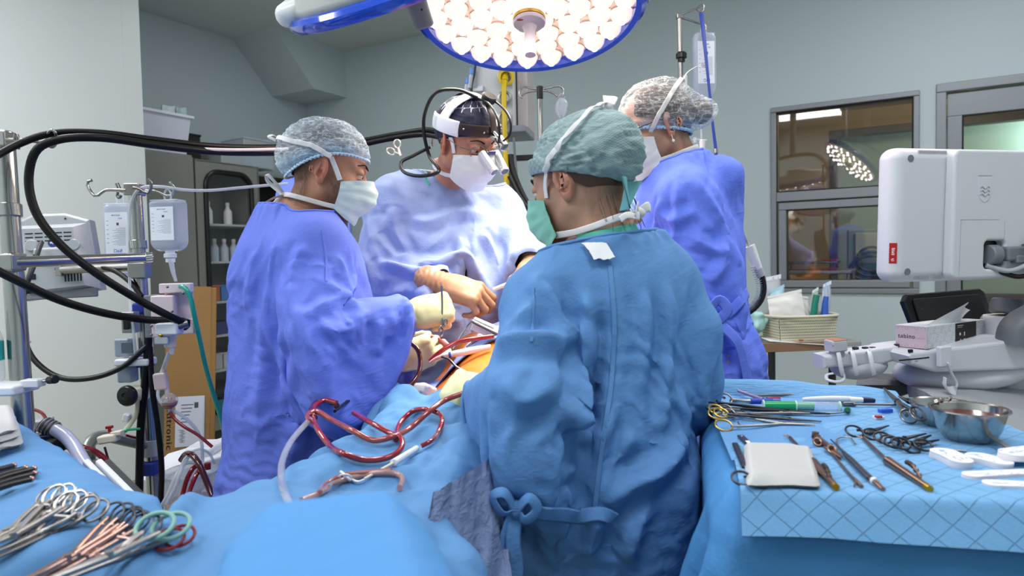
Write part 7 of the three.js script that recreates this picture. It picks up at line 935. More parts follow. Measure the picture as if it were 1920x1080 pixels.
{ // tissue box, glove box, black screen
  const d=1.68,x=V(0.97,0.08,-0.2).normalize(),y=V(-0.08,1,0.02),c=at(1728,632,d),F=frameOf(c,x,y),wd=metres(108,d),h=metres(36,d);
  const deco=(c,w,h,bg,ink)=>{c.fillStyle=bg;c.fillRect(0,0,w,h);c.strokeStyle=ink;c.lineWidth=3;for (let i=0;i<26;i++)for (let j=0;j<5;j++){c.beginPath();const X=i*44 +(j % 2)*20,Y=j*44 +10;(i +j)% 3?c.arc(X,Y,22,0,(i*j)% 2?3.2:1.6):c.rect(X - 12,Y - 12,26,26);c.stroke();}};
  const C=at(1738,655,1.68),e2=V(0.857,0,-0.515),e1=V(-0.515,0,-0.857),LL=0.28,EW=0.078,BH=0.056,BF=frameOf(C,e2,SY); // near lower corner; long side along e2, end face along e1
  const t=thing('tissue_box','long white patterned tissue box with pink end and black band on the console','box',C);
  part('carton',rbox(LL,BH,EW,0.0015).translate(LL / 2,BH / 2,-EW / 2).applyMatrix4(BF),std(0xdfe0e2,0.6),t);
  part('long_print',labelPlate(LL - 0.002,BH - 0.002,C.clone().addScaledVector(e2,LL / 2).add(V(0,BH / 2,0)).addScaledVector(e1,-0.0008),e2,SY),std(0xffffff,0.6,0,{map:canvasTexture(1024,208,(g,w,h)=>{deco(g,w,h,'#e2e3e6','#a4a9b0');g.fillStyle='#1d1b1c';g.fillRect(480,0,390,h);g.fillStyle='#e8e8e8';g.beginPath();g.arc(570,110,15,0,7);g.fill();g.fillRect(640,92,18,40);g.fillRect(570,160,14,16);g.fillRect(636,160,34,12);g.fillRect(520,22,110,6);g.fillRect(520,40,90,4);})}),t);
  part('end_print',labelPlate(EW - 0.002,BH - 0.002,C.clone().addScaledVector(e1,EW / 2).add(V(0,BH / 2,0)).addScaledVector(e2,-0.0008),e1.clone().negate(),SY),std(0xffffff,0.6,0,{map:canvasTexture(512,368,(g,w,h)=>{g.fillStyle='#cdb9be';g.fillRect(0,0,w,h);g.strokeStyle='#a3929a';g.lineWidth=5;for (let i=0;i<10;i++)for (const y of [40,330]){g.beginPath();i % 3?g.arc(26 +i*54,y,26,0,3.14,y<100):g.rect(4 +i*54,y - 20,40,40);g.stroke();}g.fillStyle='#3a2f33';g.font='bold 92px sans-serif';g.fillText('tabino',40,216);g.fillStyle='#a58f96';g.font='44px sans-serif';g.fillText('comfort',330,216);})}),t);
  part('tissue',solid(grid(20,20,(u,v)=>{const p=lerpP4([at(1735,612,1.72),at(1795,609,1.76),at(1806,566,1.76),at(1826,582,1.84)],u,v);p.addScaledVector(V(0.1,0,1),0.02*Math.sin(u*3.6 +v*2)*v);return p;}),0.0012),MAT.paper,t);
  single('rubber_glove','crumpled blue rubber glove poking out behind the tissue box','glove',solid(grid(20,14,(u,v)=>at(1808 +38*u,608 - 15*v*Math.sin(0.7 +u*1.7) - 4*Math.sin(u*9),1.86 +0.03*v +0.006*Math.sin(u*14))),0.004),std(0x3b34c8,0.4));
  const s=thing('black_screen','black flat touch screen seen from behind, tilted, behind the tissue box','screen',at(1780,585,d +0.18)),o=at(1782,584,d +0.18),fx=V(0.97,0.03,-0.22).normalize(),fy=V(0.4,0.82,-0.4).normalize(),SF=frameOf(o,fx,fy);
  part('shell',extrude(polyShape([[-0.12,0.058],[0.122,0.06],[0.135,0.048],[0.135,-0.07],[-0.125,-0.07],[-0.135,0.04]]),0.02,0.005,3).translate(0,0,-0.02).applyMatrix4(SF),MAT.black,s);part('back_panel',extrude(roundRect(0.22,0.1,0.008),0.006,0.002).translate(0.0,-0.008,0).applyMatrix4(SF),MAT.blackMatte,s);part('hole',cyl(V(-0.095,0.012,0.005).applyMatrix4(SF),V(-0.095,0.012,0.0065).applyMatrix4(SF),0.003),MAT.darkGrey,s);part('support',boxOn(0.03,0.12,0.02,0.004,V(0.02,-0.1,-0.012).applyMatrix4(SF),fx,fy),MAT.darkGrey,s);
}
{ // shelf with basket by the wall
  const d=3.35,y0=at(1500,643,d).y,t=thing('wall_shelf','grey shelf with a wood-coloured front edge under the window','shelf',at(1500,640,d)),x=V(0.95,0,-0.1).normalize(),c=at(1502,640,d +0.18);
  c.y=y0 - 0.012;part('top',boxOn(metres(165,d),0.022,0.36,0.003,c,x,V(0,1,0)),std(0x9b9c9a,0.5),t);part('wood_edge',boxOn(metres(140,d),0.045,0.012,0.003,at(1492,650,d - 0.01),x,V(0,1,0)),std(0x8a6a52,0.6),t);part('corner_cap',boxOn(0.055,0.048,0.05,0.006,at(1571,650,d),x,V(0,1,0)),MAT.blackMatte,t);part('leg',joined([-0.16,0.17].map((k)=>cyl(c.clone().addScaledVector(x,k).setY(0),c.clone().addScaledVector(x,k),0.018))),MAT.darkGrey,t);
  const k=thing('basket','cream perforated plastic basket filled with packets on the shelf','basket',at(1496,635,d +0.1)),bc=at(1497,614,d +0.1),hw=metres(58,d),hh=metres(25,d),dep=0.1;
  const holes=canvasTexture(512,128,(g,w,h)=>{g.fillStyle='#d9d5bb';g.fillRect(0,0,w,h);g.fillStyle='#6e6a58';for (let j=0;j<9;j++)for (let i=0;i<34;i++){g.beginPath();g.ellipse(8 +i*15 +(j % 2)*7,10 +j*13.5,4.6,2.8,0,0,7);g.fill();}});
  const wallOf=(sx,sz,name)=>{const s=0.92,a=(kx,ky)=>bc.clone().add(V(kx*hw*(ky<0?s:1),ky*hh,0));const g=solid(grid(12,4,(u,v)=>{let px,pz;if (sz){px=lerp(-1,1,u);pz=sz;}else{px=sx;pz=lerp(-1,1,u);}const kk=lerp(1,s,v);return bc.clone().addScaledVector(x,px*hw*kk).addScaledVector(V(0.1,0,0.95),pz*dep*kk).add(V(0,lerp(hh,-hh,v),0));}),0.003);part(name,g,std(0xffffff,0.6,0,{map:holes}),k);};
  wallOf(0,1,'front');wallOf(0,-1,'back');wallOf(-1,0,'side');wallOf(1,0,'side');part('bottom',boxOn(hw*1.84,0.006,dep*1.8,0.002,bc.clone().add(V(0,-hh +0.003,0)),x,V(0,1,0)),MAT.cream,k);
  part('rim',tube([[-1,1],[1,1],[1,-1],[-1,-1]].map(([a,b])=>bc.clone().addScaledVector(x,a*hw).addScaledVector(V(0.1,0,0.95),b*dep).add(V(0,hh,0))),0.007,{closed:true,seg:120}),MAT.cream,k);
  const packet=(label,q,col,dd,more={})=>{const o=thing('packet',label,'packet',at(q[0][0],q[0][1],dd));part('pouch',solid(grid(12,14,(u,v)=>{const p=lerpP4(q.map(([a,b],i)=>at(a,b,dd +(i>1?0.03:0))),u,v);return p.add(V(0,0,0.012*Math.sin(u*3.14)*Math.sin(v*3) +0.004*noise3(u*6,v*6,a0(q))));}),0.006),std(col,0.35,0,more),o);part('seal',solid(grid(8,3,(u,v)=>lerpP4(q.map(([a,b],i)=>at(a,b,dd +(i>1?0.03:0))),u,0.9 +0.1*v).add(V(0,0,0.004))),0.002),std(col,0.25),o);};function a0(q){return q[0][0]*0.1;}
  const film={transmission:0.45,thickness:0};
  packet('large white gauze packet with a printed corner at the front of the basket',[[1444,597],[1512,597],[1438,556],[1502,542]],0xe6e5e0,d +0.13);packet('second white packet leaning behind the front gauze packet',[[1470,598],[1518,598],[1476,552],[1514,556]],0xdcdcd6,d +0.16);packet('clear film bag standing highest at the left of the basket',[[1440,596],[1462,596],[1436,520],[1464,514]],0xe4e8ec,d +0.22,film);packet('pale blue packet behind the film bag in the basket',[[1446,590],[1472,590],[1444,545],[1470,533]],0xa9d0e0,d +0.19);
  packet('clear packet holding a dark green item in the basket',[[1518,598],[1535,598],[1523,545],[1534,538]],0xcfe0da,d +0.14,film);packet('tall clear packet holding a blue item at the right of the basket',[[1539,598],[1558,596],[1543,533],[1558,526]],0xcfdcec,d +0.14,film);
  single('green_item','dark green tube-shaped item inside the clear packet','tube',tube(P3([[1525,596],[1527,575],[1531,553]],d +0.1),0.016),std(0x13806a,0.4));single('blue_item','blue filled item inside the tall clear packet','item',tube(P3([[1546,597],[1547,570],[1549,556]],d +0.1),(k)=>0.02 - 0.008*k),std(0x3a63c8,0.4));
  single('paper_sheet','white sheet of paper under the basket with a small red clip','paper',boxOn(metres(110,d),0.003,0.1,0.001,at(1488,640,d +0.03),V(0.95,-0.09,-0.05),V(0.08,1,0.06)),MAT.paper);single('red_clip','small red clip lying on the paper in front of the basket','clip',boxOn(0.018,0.008,0.012,0.002,at(1502,638,d - 0.02),x,V(0,1,0)),std(0xb5482a,0.4));
  single('teal_wrap','crumpled pale teal wrap on the shelf at the left of the basket','wrap',(()=>{const c=at(1420,606,d +0.1);return netGeo((x,y,z)=>Math.hypot((x - c.x) / 1.0,(y - c.y) / 1.1,z - c.z) - 0.045 +0.02*noise3(x*28,y*28,z*28),c.clone().addScalar(-0.09),c.clone().addScalar(0.09),0.005);})(),std(0xa9d8d4,0.5));
}
{ // hose behind the woman in bright blue
  const t=thing('suction_handpiece','white connector with a black and clear corrugated hose curving behind the blue gown','hose',at(1420,500,2.2));part('sleeve',hose([[1404,462,2.2],[1412,480,2.2],[1424,508,2.2]],(k)=>lerp(0.02,0.012,k),undefined),MAT.white,t);part('connector',hose([[1422,504,2.2],[1428,518,2.2]],0.014),MAT.lightGrey,t);part('hose',hose([[1428,516,2.2],[1432,540,2.2],[1427,562,2.2],[1412,580,2.2],[1396,590,2.2]],0.0095),MAT.black,t);part('clear_hose',joined(Array.from({length:26},(_,i)=>{const k=i / 25,p=curveOf(P3([[1412,500,2.2],[1424,535,2.2],[1420,560,2.2],[1406,578,2.2]])).getPoint(k),q=curveOf(P3([[1412,500,2.2],[1424,535,2.2],[1420,560,2.2],[1406,578,2.2]])).getPoint(Math.min(1,k +0.018));return cyl(p,q.distanceTo(p)<1e-5?p.clone().add(V(0,-0.002,0)):q,0.011,0.009,14);})),MAT.clearPlastic,t);part('thin_line',hose([[1376,405,2.15],[1392,435,2.17],[1404,462,2.2]],0.004),MAT.lightGrey,t);
}
{ // infusion stand at the back right
  const d=2.55,t=thing('infusion_stand','thin infusion stand with bent hooks behind the woman in bright blue','infusion stand',at(1285,200,d).setY(0));part('pole',cyl(at(1274,32,d),at(1288,260,d).setY(0.05),0.009,0.009,20),MAT.steelSatin,t);part('knob',joined([lathe([[0,-0.02],[0.013,-0.02],[0.013,-0.008],[0.02,-0.006],[0.02,0.01],[0.014,0.016],[0,0.018]],24,at(1277.5,106,d))]),MAT.black,t);
  part('cap',boxOn(0.022,0.018,0.02,0.003,at(1274,31,d),SX,SY),MAT.steel,t);part('hook',hose([[1275,29,d],[1293,21,d],[1306,17,d],[1312,22,d],[1318,22,d],[1320,12,d],[1316,9,d],[1308,15,d]],0.004),MAT.steel,t);part('hook',hose([[1275,33,d],[1296,39,d],[1310,44,d],[1318,45,d],[1324,51,d],[1322,58,d],[1318,56,d]],0.004),MAT.steel,t);part('white_tag',boxOn(0.016,0.055,0.003,0.001,at(1284.5,155,d - 0.02),SX,SY),MAT.white,t);part('base',joined([0,1,2,3,4].map((i)=>cyl(at(1285,300,d).setY(0.05),at(1285,300,d).add(V(Math.cos(i*1.257)*0.28,0,Math.sin(i*1.257)*0.28)).setY(0.03),0.015,0.012))),MAT.steelSatin,t);
  infusionBottle('infusion_bottle','clear saline bottle with handwritten mark hanging at the back right',at(1319,66,d),0.086,0.235,bottleLabel([['250',90,250,'#222','italic 64px serif'],['NaCl',70,386,'#2d55c4','bold 44px sans-serif']],true),0.05);
  single('blue_lanyard','dark blue strap hanging down in front of the saline bottle','strap',joined([tube([at(1315,24,d - 0.05),at(1322,90,d - 0.08),at(1329,160,d - 0.1),at(1336,230,d - 0.12),at(1342,280,d - 0.13)],1,{seg:50,radial:8,sx:0.0085,sy:0.0012,normalAt:(k)=>V(Math.sin(k*2.4)*0.8,0,1)}),tube([at(1342,286,d - 0.13),at(1344,297,d - 0.13)],0.006)]),std(0x1d3a9c,0.6));single('lanyard_clasp','metal clasp at the lower end of the dark blue strap','clasp',joined([cyl(at(1342,279,d - 0.13),at(1342.5,287,d - 0.13),0.007),tube(Array.from({length:8},(_,i)=>at(1345 +Math.cos(i*0.8)*2.4,301 +Math.sin(i*0.8)*3,d - 0.13)),0.0018,{closed:true,seg:20})]),MAT.steelSatin);
  const c=thing('drip_chamber','clear drip chamber with white clamp behind the neck of the woman in bright blue','drip chamber',at(1318,275,d));part('chamber',cyl(at(1317,262,d),at(1316,288,d),0.012,0.009,18,0.002),MAT.white,c);part('line',hose([[1313,190,d],[1314,225,d],[1315,262,d]],0.003),MAT.clearPlastic,c);part('spike',joined([cyl(at(1303,258,d),at(1303,268,d),0.006),cyl(at(1299,262,d),at(1313,262,d),0.0035)]),MAT.clearPlastic,c);part('wing',boxOn(0.022,0.006,0.006,0.001,at(1320,263,d),SX,SY),MAT.white,c);
}
{ // supply column behind the surgeon
  const d=3.3,fx=V(0.98,0,0.2).normalize(),o=at(938,180,d),t=thing('supply_column','white ceiling supply column with gas sockets behind the surgeon','supply column',at(940,120,d)),w=metres(72,d),top=CEIL,bot=at(938,250,d).y;
  part('column',boxOn(w,top - bot,0.24,0.008,at(938,180,d +0.12).setY((top +bot) / 2),fx,SY),std(0xc9cccc,0.45),t);part('side_strip',boxOn(metres(20,d),top - bot - 0.02,0.2,0.006,at(986,180,d +0.12).setY((top +bot) / 2 +0.02),fx,SY),std(0xbdb4b2,0.45),t);part('bottom_cap',boxOn(metres(98,d),0.035,0.26,0.008,at(948,252,d +0.12),fx,SY),std(0x8d9099,0.4),t);
  for (const y of [143,184,222]){part('socket',lathe([[0.02,0],[0.034,0.002],[0.034,0.012],[0.024,0.016],[0.02,0.008],[0,0.008]],28,at(946,y,d - 0.02),V(0,0,1)),MAT.steelSatin,t);}
  single('yellow_hose','bright yellow gas hose hanging down from the supply column','hose',joined([hose([[947,150,d - 0.06],[945,165,d - 0.08],[946,230,d - 0.1],[948,300,d - 0.11],[950,372,d - 0.12]],0.0125),cyl(at(946,140,d - 0.02),at(947,152,d - 0.07),0.018,0.014,20,0.002)]),MAT.yellow);single('hose_coupler','yellow ring coupler where the yellow hose meets the supply column','coupler',lathe([[0.024,0],[0.04,0.004],[0.04,0.016],[0.026,0.02]],28,at(949,146,d - 0.04),V(0,0,1)),MAT.yellow);
  for (const [x0,y0,x1,y1,lab] of [[884,128,880,166,'taller blue-capped vial on the rail beside the supply column'],[876,146,873,178,'shorter blue-capped vial on the rail beside the supply column']]){const v=thing('vial',lab,'vial',at(x1,y1,d));part('tube',cyl(at(x1,y1,d),at(x0,y0 +12,d),0.012,0.011,18,0.002),MAT.clearPlastic,v);part('cap',cyl(at(x0,y0 +12,d),at(x0 +1,y0,d),0.012,0.011,18,0.002),std(0x5f8fd8,0.4),v);}
  single('wall_bracket','white bracket arm between the vials and the supply column','bracket',joined([boxOn(metres(40,d),0.016,0.03,0.004,at(888,170,d +0.02),fx,SY),boxOn(0.03,0.02,0.03,0.004,at(902,166,d +0.02),fx,SY)]),MAT.white);single('cable','thin black cable hanging beside the blue-capped vials','cable',hose([[892,118,d],[889,140,d],[884,160,d],[884,176,d]],0.006),MAT.black);
  single('cable','thick black cable sloping down behind the yellow hose','cable',hose([[955,290,3.2],[965,330,3.2],[985,375,3.2],[1010,415,3.2]],0.014),MAT.black);single('cable','second black cable fanning from behind the yellow hose','cable',hose([[955,330,3.15],[975,370,3.15],[1000,405,3.15],[1012,425,3.15]],0.011),MAT.black);single('cable','thin grey cable hanging straight behind the yellow hose','cable',hose([[963,258,3.28],[968,320,3.28],[978,390,3.28],[985,470,3.28]],0.006),MAT.grey);single('corrugated_hose','pale grey breathing hose sloping down behind the surgeon','hose',hose([[950,372,3.1],[970,400,3.1],[990,424,3.1],[1010,450,3.1]],(k)=>0.019 +0.002*Math.sin(k*120),undefined,{seg:120}),MAT.lightGrey);
  const r=thing('equipment_rail','black horizontal equipment rail behind the yellow hose','rail',at(985,296,3.5));part('bar',boxOn(metres(140,3.5),0.028,0.03,0.004,at(985,296,3.5),V(1,0.03,0),SY),MAT.black,r);part('post',cyl(at(960,300,3.52).setY(0.05),at(960,290,3.52),0.018),MAT.darkGrey,r);
  const p=thing('infusion_stand','infusion stand with four folded hooks and a black collar above the teal cap','infusion stand',at(1016,200,2.9).setY(0)),e=2.9;part('pole',cyl(at(1012,175,e),at(1014,300,e).setY(0.05),0.011,0.011,20),MAT.steel,p);part('collar',cyl(at(1012,162,e),at(1012.5,186,e),0.014,0.013,20,0.002),MAT.black,p);
  part('hook',hose([[1012,168,e],[996,166,e],[982,163,e],[976,168,e],[974,180,e],[980,184,e]],0.004),MAT.steel,p);part('hook',hose([[1012,170,e],[994,172,e],[982,176,e],[978,182,e]],0.004),MAT.steel,p);part('hook',hose([[1014,168,e],[1032,164,e],[1050,162,e],[1056,168,e],[1057,178,e],[1052,182,e]],0.004),MAT.steel,p);part('hook',hose([[1014,170,e],[1030,172,e],[1042,178,e],[1048,184,e]],0.004),MAT.steel,p);part('base',joined([0,1,2,3,4].map((i)=>cyl(at(1014,300,e).setY(0.05),at(1014,300,e).add(V(Math.cos(i*1.257)*0.26,0,Math.sin(i*1.257)*0.26)).setY(0.03),0.015,0.012))),MAT.steelSatin,p);
  const bag=thing('infusion_bag','small crumpled clear infusion bag hanging from the hooks above the teal cap','bag',at(1052,200,e));part('bag',netGeo((x,y,z)=>{const c=at(1052,204,e);return Math.hypot((x - c.x) / 0.9,(y - c.y) / 1.15,(z - c.z) / 0.5) - 0.034 +0.012*noise3(x*40,y*30,z*40);},at(1052,204,e).addScalar(-0.07),at(1052,204,e).addScalar(0.07),0.004),MAT.clearPlastic,bag);part('hanger',hose([[1049,190,e],[1046,182,e],[1052,176,e],[1058,182,e],[1055,190,e]],0.003),MAT.clearPlastic,bag);
}
// drapes and people further back
{const scr=(label,q,mat,k)=>single('screen_drape',label,'drape',solid(grid(24,24,(u,v)=>lerpP4(q.map(([a,b,d])=>at(a,b,d)),u,v).add(V(0.01*noise3(u*4,v*4,k),0,0.02*Math.sin(u*6 +v*3 +k)))),0.003),mat);
  scr('blue screen drape between the surgeon and the woman in the teal cap',[[984,560,2.3],[1075,560,2.5],[992,440,2.36],[1060,395,2.55]],clothBlue(0x6fa4dc),1);
  scr('pale blue drape glimpsed between the two women',[[1160,560,2.3],[1260,560,2.3],[1170,352,2.36],[1240,332,2.36]],clothBlue(0xa9cdf2),2);}
{
  const d=2.62,J={neck:at(560,372,d),chest:at(575,470,d),pelvis:at(580,640,d),shL:at(575,400,d +0.15),elL:at(640,500,d +0.1),wrL:at(690,470,d),shR:at(570,402,d - 0.15),elR:at(600,505,d - 0.2),wrR:at(660,480,d - 0.15),foot:V(0,0,0),hem:V(0,0,0),fwd:V(1,0,0)};
  J.foot.set(J.pelvis.x,0.02,J.pelvis.z);J.hem.set(J.pelvis.x,0.35,J.pelvis.z);
  const P=person({label:'person in blue gown almost hidden behind the bearded man, only a shoulder showing',J,head:{pos:at(615,330,d),face:V(0.9,-0.45,0),scale:0.95},size:{chest:0.17,waist:0.16,sh:0.085,arm:[0.08,0.075,0.05],hem:0.2},hideFace:true,gownMat:GOWN.violet,cell:0.03});
  P.hpart('bouffant_cap',capSurface({rx:0.088,ry:0.1,rf:0.1,rb:0.108,front:[0.04,0.1],back:[-0.05,-0.12],crease:0.003},60,24),std(0x9cc4e8,0.85),P.t);
}
// ---------------------------------------------------------------- instruments
const RTOP=RT.h +0.0135,qR=(x,y,lift=0.004)=>onY(x,y,RTOP +lift),UPY=V(0,1,0);
function loopRing(c,dir,a,b,r,n=UPY){const d=dir.clone().addScaledVector(n,-dir.dot(n)).normalize(),s=V().crossVectors(n,d);return tube(Array.from({length:14},(_,i)=>{const q=i / 14*6.2832;return c.clone().addScaledVector(d,Math.cos(q)*a).addScaledVector(s,Math.sin(q)*b);}),r,{closed:true,seg:36,radial:8});}
// ring-handled clamp or scissors: two handles (shank and finger ring), two jaws, a pivot
function ringed(name,label,cat,o,group){
  const{a,b,pivot,tip}=o,mid=a.clone().lerp(b,0.5),t=thing(name,label,cat,mid,group),m=o.mat??MAT.steelDark,rm=o.ringMat??m,R=o.ring??0.012,r=o.r??0.0022,ax=pivot.clone().sub(mid).normalize(),n=o.n??UPY,sd=V().crossVectors(n,ax).normalize();
  for (const [c,k] of [[a,1],[b,-1]]){const start=c.clone().addScaledVector(ax,R*0.95).add(V(0,R*0.3,0)),q=c.clone().sub(pivot).dot(sd);part('handle',joined([tube([start,start.clone().lerp(pivot,0.3).addScaledVector(sd,q*0.12),pivot.clone().addScaledVector(sd,q*0.18).addScaledVector(ax,-0.014),pivot.clone().addScaledVector(sd,0)],(u)=>r*(1.05 +0.3*u),{seg:24,radial:8}),...(o.ratchet===false?[]:[tube([start.clone().lerp(pivot,0.16),start.clone().lerp(pivot,0.17).addScaledVector(sd,-q*0.6)],r*0.8,{straight:true,radial:6})])]),m,t);part('finger_ring',loopRing(c.clone().add(V(0,R*0.4,0)),o.ringDir??ax,R*1.12,R*0.92,(o.rr??0.0024)*0.72,o.rn??V(0.05,0.8,0.6)),rm,t);}
  const L=tip.clone().sub(pivot),bend=o.bend??V();for (const k of [1,-1]){const pts=[pivot.clone().addScaledVector(ax,-0.008).addScaledVector(sd,k*0.002),pivot.clone().addScaledVector(L,0.35).addScaledVector(sd,k*(o.open??0.0018)).addScaledVector(bend,0.3),pivot.clone().addScaledVector(L,0.75).addScaledVector(sd,k*(o.open??0.0012)*0.8).addScaledVector(bend,0.4),tip.clone().addScaledVector(sd,k*0.0005)];part('jaw',tube(pts,(u)=>r*(1.45 - 0.9*u),{seg:24,radial:8,sx:1.0,sy:0.9}),m,t);}
  part('pivot_screw',cyl(pivot.clone().addScaledVector(n,-r*1.2),pivot.clone().addScaledVector(n,r*1.7),r*1.5,r*1.5,12),m,t);return t;
}
function rod(name,label,cat,list,mat,opt={}){return single(name,label,cat,joined([tube(list,opt.r??0.003,opt)]),mat);}
const bronze=std(0x9a7a68,0.28,1),dark=std(0x4a4a4e,0.3,1),blackSteel=std(0x2a2a2e,0.3,0.9);
// back row of the right table
ringed('needle_holder','front needle holder with gold finger rings on the right table','needle holder',{a:qR(1343,781),b:qR(1357,803),pivot:qR(1470,794),tip:qR(1529,796),mat:MAT.steelSatin,ringMat:MAT.gold,ring:0.0125,r:0.0019});
ringed('needle_holder','rear needle holder with gold finger rings lying beside the front one','needle holder',{a:qR(1342,772,0.01),b:qR(1352,779,0.01),pivot:qR(1480,786,0.006),tip:qR(1540,790,0.004),mat:dark,ringMat:MAT.gold,ring:0.011,r:0.0019});
ringed('clamp','long black clamp lying nearest the green syringe','clamp',{a:qR(1334,758,0.012),b:qR(1336,767,0.01),pivot:qR(1476,771,0.008),tip:qR(1556,776,0.006),mat:blackSteel,ring:0.011,r:0.0026});
ringed('clamp','long curved-tip clamp lying between the black clamp and the needle holders','clamp',{a:qR(1360,771,0.008),b:qR(1366,779,0.008),pivot:qR(1490,774,0.006),tip:qR(1582,773,0.006),mat:MAT.steelDark,ring:0.01,r:0.0022,bend:V(0.0,0,0.014)});
ringed('clamp','steel clamp pointing away from the viewer at the rear left corner of the pad','clamp',{a:qR(1318,755,0.006),b:qR(1360,754,0.006),pivot:qR(1334,738,0.012),tip:qR(1326,726,0.016),mat:std(0x8d7f80,0.25,1),ring:0.0135,r:0.0024,open:0.004});
{const t=thing('cautery_pencil','blue-handled scalpel with steel end behind the green syringe','scalpel',qR(1420,752));part('blade_holder',tube([qR(1369,750,0.005),qR(1392,751.5,0.006),qR(1408,752,0.006)],(u)=>0.0042 - 0.0012*Math.sin(u*3.1),{seg:20}),MAT.steelSatin,t);part('handle',cyl(qR(1407,752,0.006),qR(1448,752,0.006),0.0055,0.0052,18,0.001),std(0x2c3fae,0.4),t);part('sleeve',cyl(qR(1448,752,0.006),qR(1463,752,0.006),0.0053,0.005,18,0.001),std(0x6a4fae,0.3),t);}
{const t=thing('sample_tube','clear violet-tinted tube with a dark red end lying behind the blue handle','tube',qR(1410,742));part('tube',cyl(qR(1385,733,0.012),qR(1430,749,0.008),0.0036,0.0036,14),std(0xb8a4cc,0.15,0,{transmission:0.5,thickness:0}),t);part('red_end',cyl(qR(1438,748,0.008),qR(1462,747,0.008),0.0036,0.0036,14),std(0x7a1526,0.3),t);}
{const a=qR(1430,760,0.0085),b=qR(1576,762,0.0085),P=(k)=>a.clone().lerp(b,k),t=thing('syringe','clear syringe filled with green fluid at the back of the right table','syringe',P(0.4));part('barrel',cyl(P(0.43),P(0.985),0.0082,0.0082,28),MAT.clear,t);part('green_fluid',cyl(P(0.44),P(0.66),0.0074,0.0074,24),std(0x35b184,0.2),t);part('green_sleeve',cyl(P(0.02),P(0.43),0.0084,0.0084,28,0.0008),std(0x10a062,0.25),t);part('flange',joined([cyl(P(0.0),P(0.02),0.0102,0.0102,28,0.0006),cyl(P(0.42),P(0.44),0.0098,0.0098,28,0.0006),cyl(P(0.98),P(1),0.0094,0.0094,28,0.0006)]),std(0xbfe6d4,0.25),t);single('luer_cap','small dark green cap beside the tip of the green syringe','cap',cyl(qR(1589,768,0.0),qR(1589,768,0.012),0.0056,0.0046,16,0.001),std(0x0d6e3c,0.4));}
rod('rod','upper long black rod at the back of the right table','rod',[qR(1412,737,0.005),qR(1500,735,0.006),qR(1594,736,0.006)],blackSteel,{r:0.0032});rod('rod','lower long steel rod in front of the black rod','rod',[qR(1416,742,0.005),qR(1480,740,0.006),qR(1550,741,0.006)],MAT.steelDark,{r:0.0026});single('rod_tip','grey blunt tip block at the right end of the black rods','tip',boxOn(0.02,0.009,0.012,0.002,qR(1601,738,0.006),SX,UPY),std(0x3d4048,0.4));
{const t=thing('suction_tip','white plastic handle with a dark blue end at the back of the right table','handle',qR(1560,750));part('handle',tube([qR(1504,749,0.007),qR(1540,748,0.008),qR(1595,748,0.0075)],(u)=>0.0035 +0.0025*Math.sin(u*2.4),{seg:30}),MAT.white,t);part('sleeve',cyl(qR(1594,748.5,0.0075),qR(1619,750,0.0075),0.005,0.0046,18,0.001),std(0xe9e4dc,0.4),t);part('blue_end',tube([qR(1618,750,0.007),qR(1630,750,0.007),qR(1640,751,0.006)],(u)=>0.0062 - 0.002*u,{seg:14}),std(0x1c2450,0.4),t);part('nozzle',joined([boxOn(0.026,0.008,0.01,0.003,qR(1592,757,0.006),SX,UPY),tube([qR(1600,758,0.006),qR(1680,759,0.006)],0.0021,{straight:true})]),MAT.steelDark,t);}
ringed('scissors','long dark scissors reaching from the rear edge to the small steel bowl','scissors',{a:qR(1703,787,0.006),b:qR(1722,782,0.014),pivot:qR(1682,752,0.012),tip:qR(1657,728,0.02),mat:MAT.steelDark,ring:0.0135,r:0.003});ringed('scissors','shorter dark scissors leaning against the small steel bowl','scissors',{a:qR(1722,768,0.016),b:qR(1732,764,0.02),pivot:qR(1704,752,0.02),tip:qR(1686,743,0.024),mat:dark,ring:0.011,r:0.003});
{const t=thing('clip_cartridge','blue plastic clip cartridge on the pad','clip',qR(1660,770));part('body',boxOn(0.0235,0.0075,0.011,0.0015,qR(1660,770,0.0045),V(1,0,-0.15),UPY),std(0x2f62d2,0.35),t);part('ridge',boxOn(0.021,0.003,0.004,0.0008,qR(1660,768,0.0095),V(1,0,-0.15),UPY),std(0x3c74e4,0.35),t);const u=thing('clip_cartridge','white clip cartridge with a red centre on the pad','clip',qR(1647,782));part('body',boxOn(0.0165,0.006,0.012,0.0016,qR(1647,783,0.0035),V(1,0,-0.1),UPY),MAT.white,u);part('red_insert',boxOn(0.0105,0.004,0.008,0.001,qR(1647,781,0.0065),V(1,0,-0.1),UPY),std(0xc0241c,0.4),u);}
